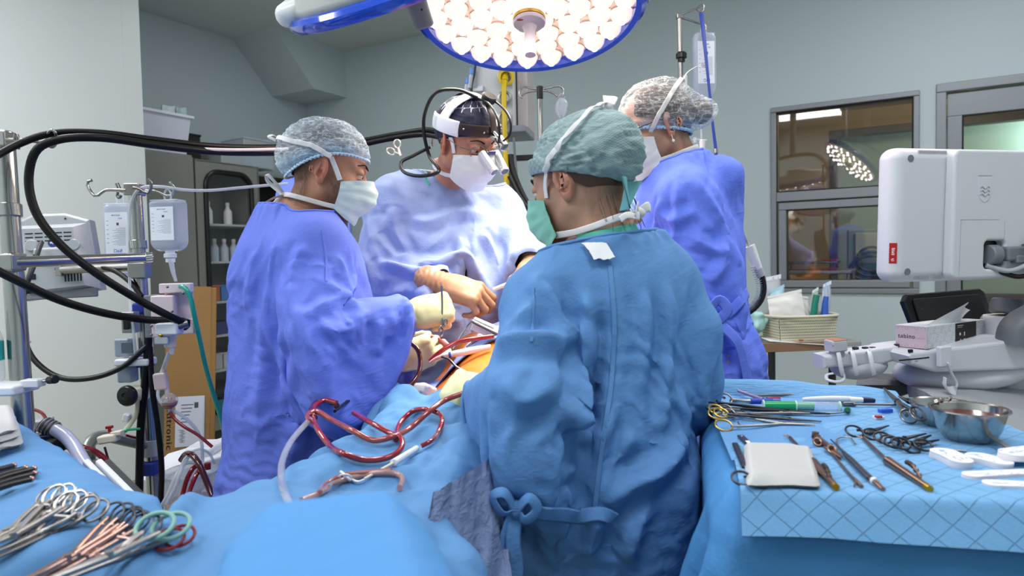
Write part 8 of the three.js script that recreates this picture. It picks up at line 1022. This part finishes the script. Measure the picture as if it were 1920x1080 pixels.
// bowls
function bowl(label,c,R,h,group){const t=thing('steel_bowl',label,'bowl',c);part('bowl',lathe([[0,0.001],[R*0.55,0.001],[R*0.66,0.006],[R*0.8,h*0.4],[R*0.9,h*0.8],[R*0.93,h*0.95],[R*1.0,h],[R*1.01,h - 0.002],[R*0.925,h*0.965],[R*0.89,h*0.82],[R*0.78,h*0.42],[R*0.63,0.0085],[R*0.5,0.003],[0,0.003]],72,c),MAT.steel,t);return t;}
{const c=qR(1816,826,0),R=c.distanceTo(qR(1745,826,0))*0.97,t=bowl('larger steel bowl holding red fluid on the right table',c,R,0.05);part('blood',lathe([[0,0.038],[R*0.875,0.038]],48,c),std(0x6a140e,0.12,0,{clearcoat:0.8}),t);
  const c2=qR(1766,797,0),R2=0.047,t2=bowl('smaller steel bowl holding pins behind the larger bowl',c2,R2,0.038);const r=rngOf(4);for (let i=0;i<6;i++){const a=c2.clone().add(V((r() - 0.5)*0.03,0.012,(r() - 0.5)*0.02)),e=[[1755,752],[1767,749],[1783,745],[1814,756],[1770,756],[1790,760]][i],tp=at(e[0],e[1],1.06 +0.006*i);const p=thing('pin',['leftmost upright','second upright','tallest slanting','rightmost slanting','short central','low right'][i] +' steel pin standing in the smaller bowl','pin',a);part('shaft',cyl(a,tp,0.0011,0.0011,8),MAT.steel,p);part('head',cyl(tp.clone().lerp(a,0.12),tp,0.0026,0.003,12,0.0004),MAT.steel,p);}part('steel_discs',joined(Array.from({length:7},(_,i)=>cyl(c2.clone().add(V(0.008 +i*0.004,0.008 +i*0.002,-0.008 +0.004*(i % 3))),c2.clone().add(V(0.008 +i*0.004,0.012 +i*0.002,-0.007 +0.004*(i % 3))),0.006,0.006,14))),MAT.steel,t2);
  const h=thing('bowl_handle','flat pale steel handle leaning from the larger bowl to the printed pads','handle',qR(1880,836));part('bar',boxOn(0.075,0.003,0.011,0.001,qR(1882,834,0.012),qR(1908,850,0.008).sub(qR(1855,816,0.016)),V(0.2,1,0.4)),MAT.steelSatin,h);part('end',cyl(qR(1905,848,0.006),qR(1916,855,0.006),0.005,0.004,14),MAT.white,h);}
rod('probe','thin steel probe lying in front of the larger bowl','probe',[qR(1751,842,0.003),qR(1780,844,0.003),qR(1812,846,0.003)],MAT.steelSatin,{r:0.0018});
for (const [i,l] of [[1668,816,1684,814],[1672,820,1690,819],[1682,822,1702,817]].entries())single('paper_strip',['rear','middle','front'][i] +' tiny white strip of three beside the small clamps','strip',boxOn(0.014,0.001,0.003,0.0004,qR((l[0] +l[2]) / 2,(l[1] +l[3]) / 2,0.001),qR(l[2],l[3]).sub(qR(l[0],l[1])),UPY),MAT.paper,'tiny white strips');
// small bent clamps
ringed('bent_clamp','leftmost small dark clamp with a bent tip','clamp',{a:qR(1602,814),b:qR(1636,820),pivot:qR(1634,808,0.006),tip:qR(1666,798,0.008),mat:dark,ring:0.0118,r:0.0021,ringDir:V(1,0,0.1)});ringed('bent_clamp','middle small dark clamp with bent jaws near the paper strips','clamp',{a:qR(1655,826),b:qR(1676,835,0.006),pivot:qR(1696,822,0.008),tip:qR(1736,813,0.01),mat:dark,ring:0.0112,r:0.0021,ringDir:V(1,0,0.1)});ringed('bent_clamp','small dark clamp overlapping the middle one, pointing at the bowl','clamp',{a:qR(1690,837,0.01),b:qR(1731,840,0.008),pivot:qR(1720,826,0.01),tip:qR(1745,816,0.012),mat:dark,ring:0.011,r:0.0021,ringDir:V(1,0,0.1)});ringed('bent_clamp','nearest small dark clamp of the group in front of the larger bowl','clamp',{a:qR(1708,844),b:qR(1668,832,0.004),pivot:qR(1728,831,0.008),tip:qR(1760,825,0.008),mat:dark,ring:0.0112,r:0.0021,ringDir:V(1,0,0.1)});
// front row
{const q=[[1398,841],[1518,850],[1404,917],[1534,920]].map(([a,b])=>qR(a,b,0));const g=grid(40,30,(u,v)=>{const w=u +0.02*Math.sin(v*7),p=lerpP4(q,u,clamp(v +0.03*Math.sin(u*6.3 +0.6)*(v<0.5?1:0.4)));const e=Math.min(sstep(0,0.06,u),sstep(1,0.94,u),sstep(0,0.08,v),sstep(1,0.92,v));p.y +=0.003 +e*(0.008 +0.0016*noise3(u*6,v*5,2) - 0.003*Math.exp(-(((v - 0.72 - 0.02*Math.sin(u*5)) / 0.03)**2)));return p;});single('gauze_pad','thick folded white gauze pad covering the scalpel handles','gauze',solid(g,0.0035),MAT.gauze);}
{const t=thing('scalpel','dark scalpel handle with a white label sticking out behind the gauze','scalpel',qR(1402,830));const a=qR(1388,817,0.004),b=qR(1420,848,0.004),dir=b.clone().sub(a);part('handle',boxOn(dir.length(),0.004,0.0105,0.0018,a.clone().lerp(b,0.5),dir,UPY),std(0x3a3d48,0.35,0.4),t);part('label',boxOn(0.018,0.0008,0.006,0.0003,a.clone().lerp(b,0.52).add(V(0,0.0024,0)),dir,UPY),MAT.paper,t);part('hole',cyl(a.clone().lerp(b,0.1).add(V(0,0.0018,0)),a.clone().lerp(b,0.1).add(V(0,0.0024,0)),0.0016),MAT.white,t);
  const u=thing('scalpel','plain dark scalpel handle left of the labelled one','scalpel',qR(1385,845)),c=qR(1378,832,0.004),e=qR(1397,876,0.004),d2=e.clone().sub(c);part('handle',boxOn(d2.length(),0.005,0.009,0.002,c.clone().lerp(e,0.5),d2,UPY),std(0x2c2e38,0.4,0.3),u);part('neck',cyl(c.clone().lerp(e,0.8),e,0.003,0.002,12),MAT.steelDark,u);
  ringed('scissors','dark scissors mostly hidden beneath the gauze, one ring showing','scissors',{a:qR(1391,903,0.003),b:qR(1425,908,0.003),pivot:qR(1440,880,0.002),tip:qR(1465,865,0.001),mat:dark,ring:0.011,r:0.0016,ringDir:V(1,0,0)});}
function retractor(label,tip,neck,end,lever,group){const t=thing('rib_instrument',label,'instrument',neck);part('shaft',tube([tip,tip.clone().lerp(neck,0.5),neck],0.0026,{seg:20}),bronze,t);part('fork',joined([-1,1].map((s)=>tube([tip,tip.clone().add(V(s*0.003 - 0.004,0.002,-0.007))],0.0012,{straight:true}))),bronze,t);part('grip',tube([neck,neck.clone().lerp(end,0.2),neck.clone().lerp(end,0.7),neck.clone().lerp(end,0.92)],(u)=>0.0062 - 0.0022*u +0.0003*Math.sin(u*90),{seg:70,radial:12}),bronze,t);part('gold_end',tube([neck.clone().lerp(end,0.9),end],0.0042,{straight:true,radial:12}),MAT.brass,t);part('lever',tube([lever[0],lever[0].clone().lerp(lever[1],0.5).add(V(0,0.004,0)),lever[1]],(u)=>0.0024 +0.0012*Math.sin(u*30),{seg:24}),std(0x6d5a52,0.3,1),t);return t;}
retractor('bronze-toned instrument with gold end just right of the gauze',qR(1481,820),qR(1524,866,0.006),qR(1568,914,0.005),[qR(1544,872,0.006),qR(1556,898,0.008)]);retractor('largest bronze-toned instrument with ribbed grip and gold end in front',qR(1619,822),qR(1664,864,0.007),qR(1744,917,0.005),[qR(1700,866,0.014),qR(1726,896,0.008)]);
ringed('needle_driver','bronze-toned spring-handled needle driver lying left of the long pick','needle driver',{a:qR(1533,832),b:qR(1560,846,0.006),pivot:qR(1529,817,0.004),tip:qR(1526,813,0.004),mat:bronze,ring:0.006,r:0.0034,ratchet:false});
{const t=thing('pick','thin bronze-toned pick with an arrow-shaped end','pick',qR(1575,870));part('shaft',tube([qR(1540,822,0.006),qR(1575,868,0.004),qR(1604,902,0.003)],0.0019,{seg:20}),bronze,t);part('barb',joined([tube([qR(1600,896,0.004),qR(1616,912,0.003)],0.0022,{straight:true}),tube([qR(1604,898,0.004),qR(1602,912,0.003)],0.0011,{straight:true})]),bronze,t);part('paddle',tube([qR(1546,838,0.006),qR(1562,846,0.006),qR(1578,858,0.005)],(u)=>0.0055*Math.sin(0.4 +u*2.4),{seg:20,radial:10,sy:0.5}),bronze,t);}
{const t=thing('forceps','hooked steel forceps with a long curved wire tip','forceps',qR(1620,880));part('wire',tube([qR(1604,832,0.004),qR(1592,820,0.005),qR(1578,820,0.005),qR(1569,824,0.005),qR(1574,838,0.005),qR(1590,858,0.005),qR(1608,876,0.005)],0.0012,{seg:40}),MAT.steelSatin,t);part('body',tube([qR(1558,824,0.006),qR(1580,846,0.006),qR(1610,876,0.006),qR(1632,897,0.005)],(u)=>0.0014 +0.0034*sstep(0.2,0.6,u),{seg:30,radial:10,sy:0.6}),std(0x6d6e74,0.28,1),t);part('tail',tube([qR(1630,895,0.005),qR(1645,907,0.005),qR(1656,917,0.004)],(u)=>0.0042 - 0.0012*u,{seg:16,radial:10,sy:0.6}),bronze,t);part('white_band',cyl(qR(1638,901,0.005),qR(1642,904,0.005),0.0048,0.0048,14),MAT.white,t);}
// printed foam pads
const padTex=(k)=>canvasTexture(256,128,(c,w,h)=>{c.fillStyle='#e6e6ec';c.fillRect(0,0,w,h);const r=rngOf(k);c.strokeStyle='#77777f';c.lineWidth=3;for (let i=0;i<16;i++){const x=20 +r()*200,y=14 +r()*90;c.beginPath();r()>0.5?c.arc(x,y,5 +r()*8,0,r()*6):(c.moveTo(x,y),c.lineTo(x +14 +r()*20,y +r()*6));c.stroke();}c.fillStyle='#6f7078';for (let i=0;i<10;i++)c.fillRect(20 +r()*180,12 +r()*100,10 +r()*26,3 +r()*4);c.fillStyle='#4f9be0';c.fillRect(24,66,74,8);c.fillRect(30,56,30,6);});
function footPad(label,a,b,wid,th,k,y0=0,blue){const A=onY(a[0],a[1],RTOP +y0),B=onY(b[0],b[1],RTOP +y0),dir=B.clone().sub(A),L=dir.length(),t=thing('printed_pad',label,'pad',A.clone().lerp(B,0.5)),s=new THREE.Shape();s.moveTo(-L / 2 +wid*0.5,-wid*0.5);s.quadraticCurveTo(0,-wid*0.36,L / 2 - wid*0.42,-wid*0.42);s.absarc(L / 2 - wid*0.42,0,wid*0.42,-Math.PI / 2,Math.PI / 2);s.quadraticCurveTo(0,wid*0.52,-L / 2 +wid*0.5,wid*0.5);s.absarc(-L / 2 +wid*0.5,0,wid*0.5,Math.PI / 2,Math.PI*1.5);const F=frameOf(A.clone().lerp(B,0.5),dir,V().crossVectors(UPY,dir));const n=Math.max(1,Math.round(th / 0.003));for (let i=0;i<n;i++)part('layer',extrude(s,th / n,0.0006,2,20).translate(0.0006*i,0,th*i / n).applyMatrix4(F),std([0xdedee4,0xe9dfe4,0xe6e8ee][i % 3],0.6),t);const g=new THREE.ShapeGeometry(s,20);uvPlanar(g,(x,y)=>[x / L +0.5,y / wid +0.5]);part('print',g.translate(0.0006*(n - 1),0,th +0.0003).applyMatrix4(F),std(0xffffff,0.6,0,{map:padTex(k)}),t);return t;}
footPad('leftmost stack of white printed sole-shaped pads',[1756,853],[1812,882],0.034,0.0105,3);footPad('white printed sole-shaped pads in the middle behind the long pair',[1812,860],[1896,882],0.034,0.0085,5);footPad('rear white printed pad at the right edge',[1882,862],[1960,850],0.036,0.008,7,0.009);footPad('upper of two long white pads pointing left at the right edge',[1806,897],[1960,890],0.022,0.005,9,0.0);footPad('lowest plain white pad at the right edge',[1842,910],[1990,918],0.024,0.004,11,0.0);
// left table
const hitL=(x,y,lift=0.004)=>{const h=hit(x,y,leftDrape);const p=h?h.p:onY(x,y,LT.h);return p.add(V(0,lift,0));};
for (let i=0;i<6;i++){const e=[[26,883],[48,888],[64,889],[65,898],[59,909],[18,920]][i],s=[[-60,905],[-60,915],[-60,922],[-60,930],[-60,938],[-60,946]][i],t=thing('black_clamp',['rear','second','third','fourth','fifth','nearest'][i] +' black rod-like clamp of the bundle at the left edge','clamp',hitL(Math.max(e[0] - 10,2),e[1] +3),'black clamps at the left edge'),a=hitL(e[0],e[1],0.008),b=onY(s[0],s[1],a.y);part('shaft',tube([b,b.clone().lerp(a,0.5).add(V(0,0.003,0)),a],0.0042,{seg:20}),MAT.black,t);part('steel_tip',new THREE.SphereGeometry(0.0046,12,10).translate(a.x,a.y,a.z),std(0xc99a8a,0.3,1),t);}
{const q=[[-40,800],[24,796],[-40,862],[34,838]].map(([a,b])=>onY(a,b,LT.h +0.012)),t=thing('gauze_stack','stack of folded white gauze at the left edge of the left table','gauze',q[0].clone().lerp(q[3],0.5));for (let i=0;i<3;i++)part('gauze_fold',solid(grid(20,16,(u,v)=>{const p=lerpP4(q,u,v),e=Math.min(sstep(1,0.9,u),sstep(1,0.9,v),sstep(0,0.1,v));p.y +=i*0.012 +e*0.011 +0.002*noise3(u*5,v*5,i*7);p.x -=0.004*i;return p;}),0.009),MAT.gauze,t);}
const ringSteel=std(0xd2d0c8,0.25,1),pinkSteel=std(0xb89a90,0.25,1);
[[115,969,'nearest'],[132,962,'second'],[151,969,'third'],[169,971,'rightmost'],[103,962,'rear']].forEach(([x,y,lab],i)=>{const dy=[0.012,0.009,0.006,0.003,0.006][i],A=hitL(x - 11,y - 7,0.005 +dy),B=hitL(x +11,y +7,0.005 +dy),pv=onY(x - 92,y +36,A.y - 0.003),tp=onY(x - 200,y +76 +i*3,A.y - 0.004);ringed('clamp',lab +' large-ringed clamp of the left group with shanks running off the left edge','clamp',{a:A,b:B,pivot:pv,tip:tp,mat:i % 2?MAT.steelDark:MAT.steelSatin,ringMat:i<2?ringSteel:MAT.steelDark,ring:0.0135,rr:0.0024,r:0.0026});});
[[222,1001,'first'],[240,998,'second'],[256,1001,'third'],[268,1005,'fourth']].forEach(([x,y,lab],i)=>{const dy=0.01 - i*0.0025,A=hitL(x - 10,y - 6,0.005 +dy),B=hitL(x +10,y +6,0.005 +dy),pv=onY(x - 96,y +46,A.y - 0.003),tp=onY(x - 205,y +100,A.y - 0.005);ringed('clamp',lab +' of the pink-tinged clamps pointing to the lower left corner','clamp',{a:A,b:B,pivot:pv,tip:tp,mat:pinkSteel,ringMat:dark,ring:0.0135,rr:0.0021,r:0.0026});});
{const A=hitL(292,1018,0.012),B=hitL(322,1018,0.012),pv=onY(205,1042,A.y),tp=onY(70,1095,A.y - 0.004);ringed('scissors','scissors with pale green plastic finger rings on the left table','scissors',{a:A,b:B,pivot:pv,tip:tp,mat:MAT.steelSatin,ringMat:std(0x7fb0a6,0.45),ring:0.0175,rr:0.0036,r:0.003,ringDir:V(1,0.02,-0.35),ratchet:false});const C=hitL(338,1024,0.006),D=hitL(318,1030,0.006);ringed('scissors','scissors with dark red finger rings under the pale green ones','scissors',{a:C,b:D,pivot:onY(215,1048,C.y),tip:onY(90,1100,C.y - 0.004),mat:MAT.steelDark,ringMat:std(0x8a1a1e,0.4),ring:0.014,rr:0.0026,r:0.003,ringDir:V(1,0.02,-0.3),ratchet:false});}
// tubes on the patient drape and instruments in the field
const onD=(list,lift)=>list.map(([x,y,l,d])=>{if (d)return at(x,y,d);const h=hit(x,y,patientDrape,leftDrape);return (h?h.p:onY(x,y,1.08)).add(V(0,lift +(l??0),0));});
single('blood_tube','red blood-filled tube looping in a wide heart shape on the patient drape','tube',tube(onD([[664,787,0.004],[700,805],[735,826,0.002],[750,835,0.006],[754,850,0.003],[742,862],[715,872],[680,873],[645,862],[615,842],[596,815],[588,795,0.004],[592,780,0.012],[610,773,0.016],[632,776,0.014]],0.01),0.0052,{seg:220,radial:12}),MAT.redTube);
single('blood_tube','red tube forming the round right loop on the patient drape, ending in a white connector','tube',tube(onD([[743,834],[745,815],[755,796],[775,782,0.003],[800,780,0.004],[822,786,0.003],[829,800],[822,820],[806,838],[790,846]],0.009),(k)=>k>0.9?0.0042:0.005,{seg:140,radial:12}),MAT.redTube);
single('blood_tube','clear tube streaked with blood crossing the drape towards the gloved hand','tube',tube(onD([[580,806,0.004],[578,796,0.008],[592,791,0.01],[620,800,0.003],[660,822,0.003],[700,838],[735,838,0.006],[770,820,0.006],[805,795,0.012],[835,775,0.014],[860,767,0.016],[880,764,0.02]],0.012),0.0054,{seg:200,radial:12}),std(0xb05048,0.12,0,{transmission:0.35,thickness:0,clearcoat:0.8}));
{const [a,b,c]=onD([[782,848],[738,876],[684,906]],0.007),t=thing('cannula','white cannula connector with a thin tan shaft on the patient drape','cannula',b);part('body',cyl(a,b,0.0052,0.0062,18,0.001),MAT.white,t);part('shaft',cyl(b,c,0.0024,0.0022,12),MAT.cream,t);part('tip_line',tube(onD([[684,906],[672,910],[660,906],[648,902]],0.006),0.0018,{seg:20}),MAT.white,t);}
single('clear_tube','clear tube stained red lying along the lower edge of the patient drape','tube',tube(onD([[566,947],[590,937],[610,925],[640,908],[675,898],[715,893],[745,895],[754,906,0.003],[750,922]],0.0055),0.0046,{seg:140,radial:12}),std(0xdcb4ac,0.12,0,{transmission:0.55,thickness:0,clearcoat:0.8}));single('clear_tube','second clear reddish tube beside the first at the lower edge of the drape','tube',tube(onD([[600,936],[615,915],[645,900],[690,895],[735,891]],0.0085),0.0035,{seg:80,radial:12}),std(0xc07a70,0.12,0,{transmission:0.45,thickness:0}));single('thread_knot','white tie knot around the clear tubes on the drape','tie',(()=>{const [p]=onD([[648,906]],0.01);return joined([0,1,2].map((i)=>tube(Array.from({length:8},(_,k)=>p.clone().add(V(Math.cos(k*0.8 +i)*0.009,Math.sin(k*0.8)*0.006 +0.001*i,Math.sin(k*0.8 +i*2)*0.006))),0.0016,{closed:true,seg:24,radial:6})));})(),MAT.white);
single('clear_tube','clear tube falling in an arc at the left side of the patient drape','tube',tube(onD([[548,962],[536,938],[528,905],[530,870],[545,840,0.004],[566,815,0.006],[582,802,0.01]],0.006),0.0055,{seg:100,radial:12}),MAT.clear);
single('tube_bundle','dark red coiled tube end beside the bearded man at the drape edge','tube',tube(onD([[632,776,0.012],[612,768,0.016],[596,772,0.016],[585,784,0.014],[590,796,0.008]],0.005),0.0065,{seg:60,radial:12}),MAT.darkRed);single('black_clip','black cable clip at the drape edge against the violet-blue gown','clip',joined([tube(onD([[628,780,0.006],[645,768,0.008],[662,758,0.01]],0.004),0.0035,{seg:20}),tube(onD([[648,766,0.008],[655,757,0.022],[652,752,0.03]],0.004),0.002,{seg:16})]),MAT.black);
{ // field
  const F=(l)=>l.map(([x,y,d])=>at(x,y,d));
  single('blood_tube','red tube rising from the left glove and crossing the field to the right','tube',tube(F([[735,655,1.79],[742,646,1.77],[765,641,1.74],[783,656,1.72],[788,680,1.7],[782,705,1.67],[765,725,1.65],[750,731,1.64]]),0.0062,{seg:120,radial:12}),MAT.darkRed);single('blood_tube','bright red tube running from the gloved hand towards the upper right of the field','tube',tube(F([[805,678,1.76],[825,660,1.77],[855,643,1.79],[890,635,1.8],[925,630,1.82]]),0.0062,{seg:90,radial:12}),MAT.redTube);single('blood_tube','short red tube arching behind the gloved hand in the field','tube',tube(F([[795,638,1.86],[806,632,1.86],[822,637,1.86],[838,648,1.85]]),0.006,{seg:50,radial:12}),MAT.redTube);
 {const t=thing('vent_cannula','white tapered cannula with a blue ring across the field','cannula',at(870,660,1.75));part('body',tube(F([[830,667,1.76],[865,661,1.76],[920,650,1.77]]),(k)=>0.0062 +0.003*Math.sin(k*3),{seg:40,radial:14}),std(0xe6e8f2,0.3),t);part('blue_ring',cyl(at(842,665.5,1.758),at(846,664.8,1.758),0.0078,0.0078,18),std(0x2d55b8,0.4),t);part('tip',tube(F([[832,667,1.76],[818,672,1.755],[806,680,1.75]]),(k)=>0.0055 - 0.002*k,{seg:16}),std(0xd9b4b8,0.2),t);}
  rod('retractor_rod','bent steel retractor rod over the orange skin','retractor',F([[828,669,1.72],[842,674,1.71],[856,688,1.69],[880,700,1.68],[905,712,1.66]]),MAT.steelDark,{r:0.003});rod('retractor_rod','upper bent steel rod entering the chest opening','retractor',F([[850,655,1.86],[864,630,1.88],[878,610,1.89],[888,600,1.88]]),MAT.steelDark,{r:0.0026});
 {const t=thing('sternal_retractor','grey steel retractor with a white pad at the chest opening','retractor',at(905,610,1.82));part('bar',tube(F([[886,602,1.84],[905,612,1.83],[935,626,1.82]]),0.0075,{seg:20,radial:12,sy:0.7}),MAT.steelDark,t);part('pad',boxOn(0.06,0.04,0.012,0.003,at(905,614,1.85),V(0.9,-0.4,0.1),V(0.3,0.8,0.5)),MAT.paper,t);}
  single('white_cannula','white tube held by the surgeon at the field','tube',tube(F([[925,543,1.92],[940,537,1.92],[958,530,1.92]]),0.0055,{seg:14}),MAT.white);
 {const t=thing('needle_holder','steel needle holder held upright in the fist of the bearded man','needle holder',at(829,605,1.63));part('shaft',tube(F([[828,536,1.655],[829,580,1.66],[828,618,1.655]]),0.0026,{seg:16}),MAT.steel,t);part('finger_ring',loopRing(at(827,621,1.65),V(0.1,1,0),0.0125,0.0065,0.002,V(0.7,0,0.7)),MAT.steel,t);part('finger_ring',loopRing(at(835,604,1.66),V(0.1,1,0),0.008,0.005,0.002,V(0.3,0,0.9)),MAT.steel,t);}
 {const t=thing('towel_clamp','small pale scissors hanging behind the surgeon by the paired cables','scissors',at(740,280,2.2));part('finger_ring',loopRing(at(733,284,2.2),V(-0.5,0.3,0),0.0135,0.01,0.0028,V(0,0,1)),std(0xe6d8c8,0.3,0.8),t);part('finger_ring',loopRing(at(745,270,2.2),V(-0.1,0.9,0),0.0135,0.01,0.0028,V(0,0,1)),std(0xe6d8c8,0.3,0.8),t);part('shank',joined([tube(F([[740,285,2.2],[754,291,2.19]]),0.004,{straight:true}),tube(F([[747,278,2.2],[751,292,2.19]]),0.0035,{straight:true})]),std(0xe6d8c8,0.3,0.8),t);}
}
// ---------------------------------------------------------------- surgical lamps
function surgicalLamp(name,label,C,axis,R,lit,glow=9){ // C centre of the glass face, axis: direction the light goes
  const t=thing(name,label,'surgical lamp',C),ax=axis.clone().normalize(),hint=V(1,0,0),B=basisY(ax,V(0,0,1)),X=V().setFromMatrixColumn(B,0),Z=V().setFromMatrixColumn(B,2);
  const on=(x,z,d=0)=>C.clone().addScaledVector(X,x).addScaledVector(Z,z).addScaledVector(ax,d),back=ax.clone().negate();
  part('housing',lathe([[0,0.16],[R*0.25,0.155],[R*0.3,0.12],[R*0.8,0.085],[R*0.97,0.05],[R*1.0,0.02],[R*0.99,0.0]],90,C,back),std(0xc9ccca,0.3),t);
  part('blue_rim',lathe([[R*0.95,-0.012],[R*1.0,-0.016],[R*1.045,-0.004],[R*1.05,0.012],[R*1.03,0.03],[R*0.985,0.034],[R*0.95,0.02],[R*0.95,-0.012]],120,C,back),std(0x1c4fd6,0.12,0,{clearcoat:1,clearcoatRoughness:0.05}),t,'glossy blue outer ring');
  part('inner_plate',lathe([[0,0.028],[R*0.6,0.028],[R*0.955,0.02]],80,C,back),std(0xb8a298,0.4,0,lit?{emissive:0xffd6c2,emissiveIntensity:0.5}:{}),t);
  const lensMat=std(0xa89c94,0.08,0,lit?{emissive:0xffe9dc,emissiveIntensity:0.9,clearcoat:1}:{clearcoat:1}),coreMat=std(0xffffff,0.3,0,lit?{emissive:0xfff4ea,emissiveIntensity:glow}:{}),cupMat=std(0xf2e0d6,0.15,0.6);
  const lensG=lathe([[0.0001,0.042],[0.015,0.04],[0.026,0.033],[0.034,0.022],[0.0375,0.008],[0.038,0]],22),coreG=lathe([[0.0001,0.009],[0.009,0.007],[0.0125,0]],16),cupG=lathe([[0.038,-0.002],[0.042,0.001],[0.0435,0.007],[0.0405,0.008]],24);
  const rings=[[0.25,6],[0.45,11],[0.66,17],[0.86,22]],Rm=M4(),q=basisY(ax,V(0,0,1));
  rings.forEach(([f,n],k)=>{for (let i=0;i<n;i++){const a=(i +(k % 2)*0.5) / n*Math.PI*2,p=on(Math.cos(a)*R*f,Math.sin(a)*R*f,-0.02),mt=q.clone().setPosition(p);
    copyOf('reflector_cup',cupG,cupMat,t,mt);
    copyOf('lens',lensG,lensMat,t,mt);
    copyOf('diode',coreG,coreMat,t,q.clone().setPosition(p.clone().addScaledVector(ax,0.039)));}});
  // handle in the middle
  part('handle_dome',lathe([[0.0,-0.03],[0.052,-0.028],[0.055,-0.01],[0.05,0.02],[0.045,0.028]],40,C,ax),std(0xf4e6da,0.15,0,lit?{emissive:0xfff0dd,emissiveIntensity:0.9}:{}),t);
  part('handle_ring',lathe([[0.044,0.02],[0.052,0.024],[0.052,0.034],[0.044,0.036]],40,C,ax),MAT.gold,t);
  const hd=part('handle',lathe([[0.0,0.034],[0.05,0.036],[0.053,0.042],[0.05,0.049],[0.024,0.058],[0.0195,0.066],[0.0175,0.08],[0.0185,0.15],[0.0175,0.157],[0.0,0.157]],40,C,ax),std(0xb9adb6,0.35),t,'grey-lilac sterile handle');
  part('red_mark',boxOn(0.02,0.004,0.007,0.001,on(0.03,0.03,0.0515),X,ax),MAT.red,hd);
  return{t,on,ax,X,Z};
}
{
  const C=at(992,20,2.2),axis=V(0.0,-0.97,0.24),L=surgicalLamp('surgical_lamp','large lit round surgical lamp with blue rim and many glowing lenses over the team',C,axis,0.358,true);
  part('yoke',joined([tube([L.on(-0.37,0,-0.03),L.on(-0.4,0,-0.12),L.on(-0.3,0,-0.26),L.on(0,0,-0.3),L.on(0.3,0,-0.26),L.on(0.4,0,-0.12),L.on(0.37,0,-0.03)],0.02,{seg:60,radial:14}),cyl(L.on(0,0,-0.3),L.on(0,0,-0.3).setY(CEIL - 0.01),0.035,0.035,24)]),MAT.lightGrey,L.t);
  for (const [x,z] of [[-0.2,-0.14],[0.2,-0.14],[-0.2,0.16],[0.2,0.16]]){const s=new THREE.SpotLight(LAMP_TINT,LAMP_POWER,0,0.42,0.8,2);s.position.copy(L.on(x,z,0.09));s.target.position.copy(at(885,650,1.78));s.shadow.radius=8;s.castShadow=true;scene.add(s,s.target);}
  for (const [x,z] of [[-0.17,-0.17],[0.17,-0.17],[-0.17,0.17],[0.17,0.17]]){const w=new THREE.RectAreaLight(LAMP_TINT,LAMP_SPILL,0.2,0.2);w.position.copy(L.on(x,z,0.085));w.up.copy(L.X);w.lookAt(L.on(x,z,1));scene.add(w);}
}
{ // second head, unlit, seen edge-on
  const C=at(768,-32,1.52),ax=V(0.28,-0.86,-0.47).normalize(),back=ax.clone().negate(),R=0.275;
  const t=thing('surgical_lamp','unlit surgical lamp head with glossy blue rim, seen edge-on at the upper left','surgical lamp',C);
  part('housing',lathe([[0,0.13],[R*0.55,0.125],[R*0.78,0.1],[R*0.9,0.062],[R*0.975,0.03],[R*0.98,0.02],[R*0.95,0.0]],80,C,back),std(0xb4b6b2,0.35),t);
  part('blue_rim',lathe([[R*0.93,-0.014],[R*1.0,-0.016],[R*1.03,-0.006],[R*1.035,0.005],[R*1.01,0.014],[R*0.975,0.017],[R*0.93,-0.014]],100,C,back),std(0x1c4fd6,0.1,0,{clearcoat:1,clearcoatRoughness:0.05}),t,'glossy blue outer ring');
  part('glass_face',lathe([[0,-0.012],[R*0.92,-0.018]],60,C,back),std(0xbfc6cc,0.15),t);
  part('top_cover',(()=>{const X=V(0.93,0.3,0).normalize(),up=back.clone();return boxOn(0.34,0.05,0.2,0.024,at(640,-12,1.5).addScaledVector(X,0.03),X,up);})(),std(0xe6e8e8,0.3),t,'white rounded cover on top');
  part('neck',cyl(C.clone().addScaledVector(back,0.11),C.clone().addScaledVector(back,0.17),0.06,0.05,24),MAT.lightGrey,t);
  part('arm',tube([C.clone().addScaledVector(back,0.15),C.clone().add(V(0.02,0.42,0.22)),C.clone().add(V(0.02,0.6,0.5)),C.clone().add(V(0.02,0.9,0.55)).setY(CEIL - 0.01)],0.03,{radial:16}),MAT.lightGrey,t);
  const h=part('handle',cyl(C.clone().addScaledVector(ax,0.0),C.clone().addScaledVector(ax,0.098),0.026,0.0235,32,0.004),std(0x77777c,0.45),t,'grey cylindrical handle');
  part('button',new THREE.SphereGeometry(0.003,10,8).translate(...at(791,18,1.51).toArray()),MAT.black,h);
}
{ // third head, above the frame on the near side: it lights the field from behind the team and shows in the window glass
  const C=V(0.37,2.42,-1.72),axis=V(-0.42,-0.72,-0.5),L=surgicalLamp('surgical_lamp','lit surgical lamp above the instrument table, seen as a reflection in the window',C,axis,0.33,true,45);
  part('yoke',joined([tube([L.on(-0.35,0,-0.03),L.on(-0.37,0,-0.1),L.on(-0.2,0,-0.22),L.on(0,0,-0.25),L.on(0.2,0,-0.22),L.on(0.37,0,-0.1),L.on(0.35,0,-0.03)],0.018,{seg:60,radial:14}),cyl(L.on(0,0,-0.25),L.on(0,0,-0.25).setY(CEIL - 0.01),0.03,0.03,24)]),MAT.lightGrey,L.t);
  const s=new THREE.SpotLight(LAMP_TINT,7,0,0.4,0.8,2);s.position.copy(L.on(0,0,0.2));s.target.position.copy(at(900,560,1.95));s.shadow.radius=10;s.castShadow=true;scene.add(s,s.target);
}
renderer.render(scene,camera);
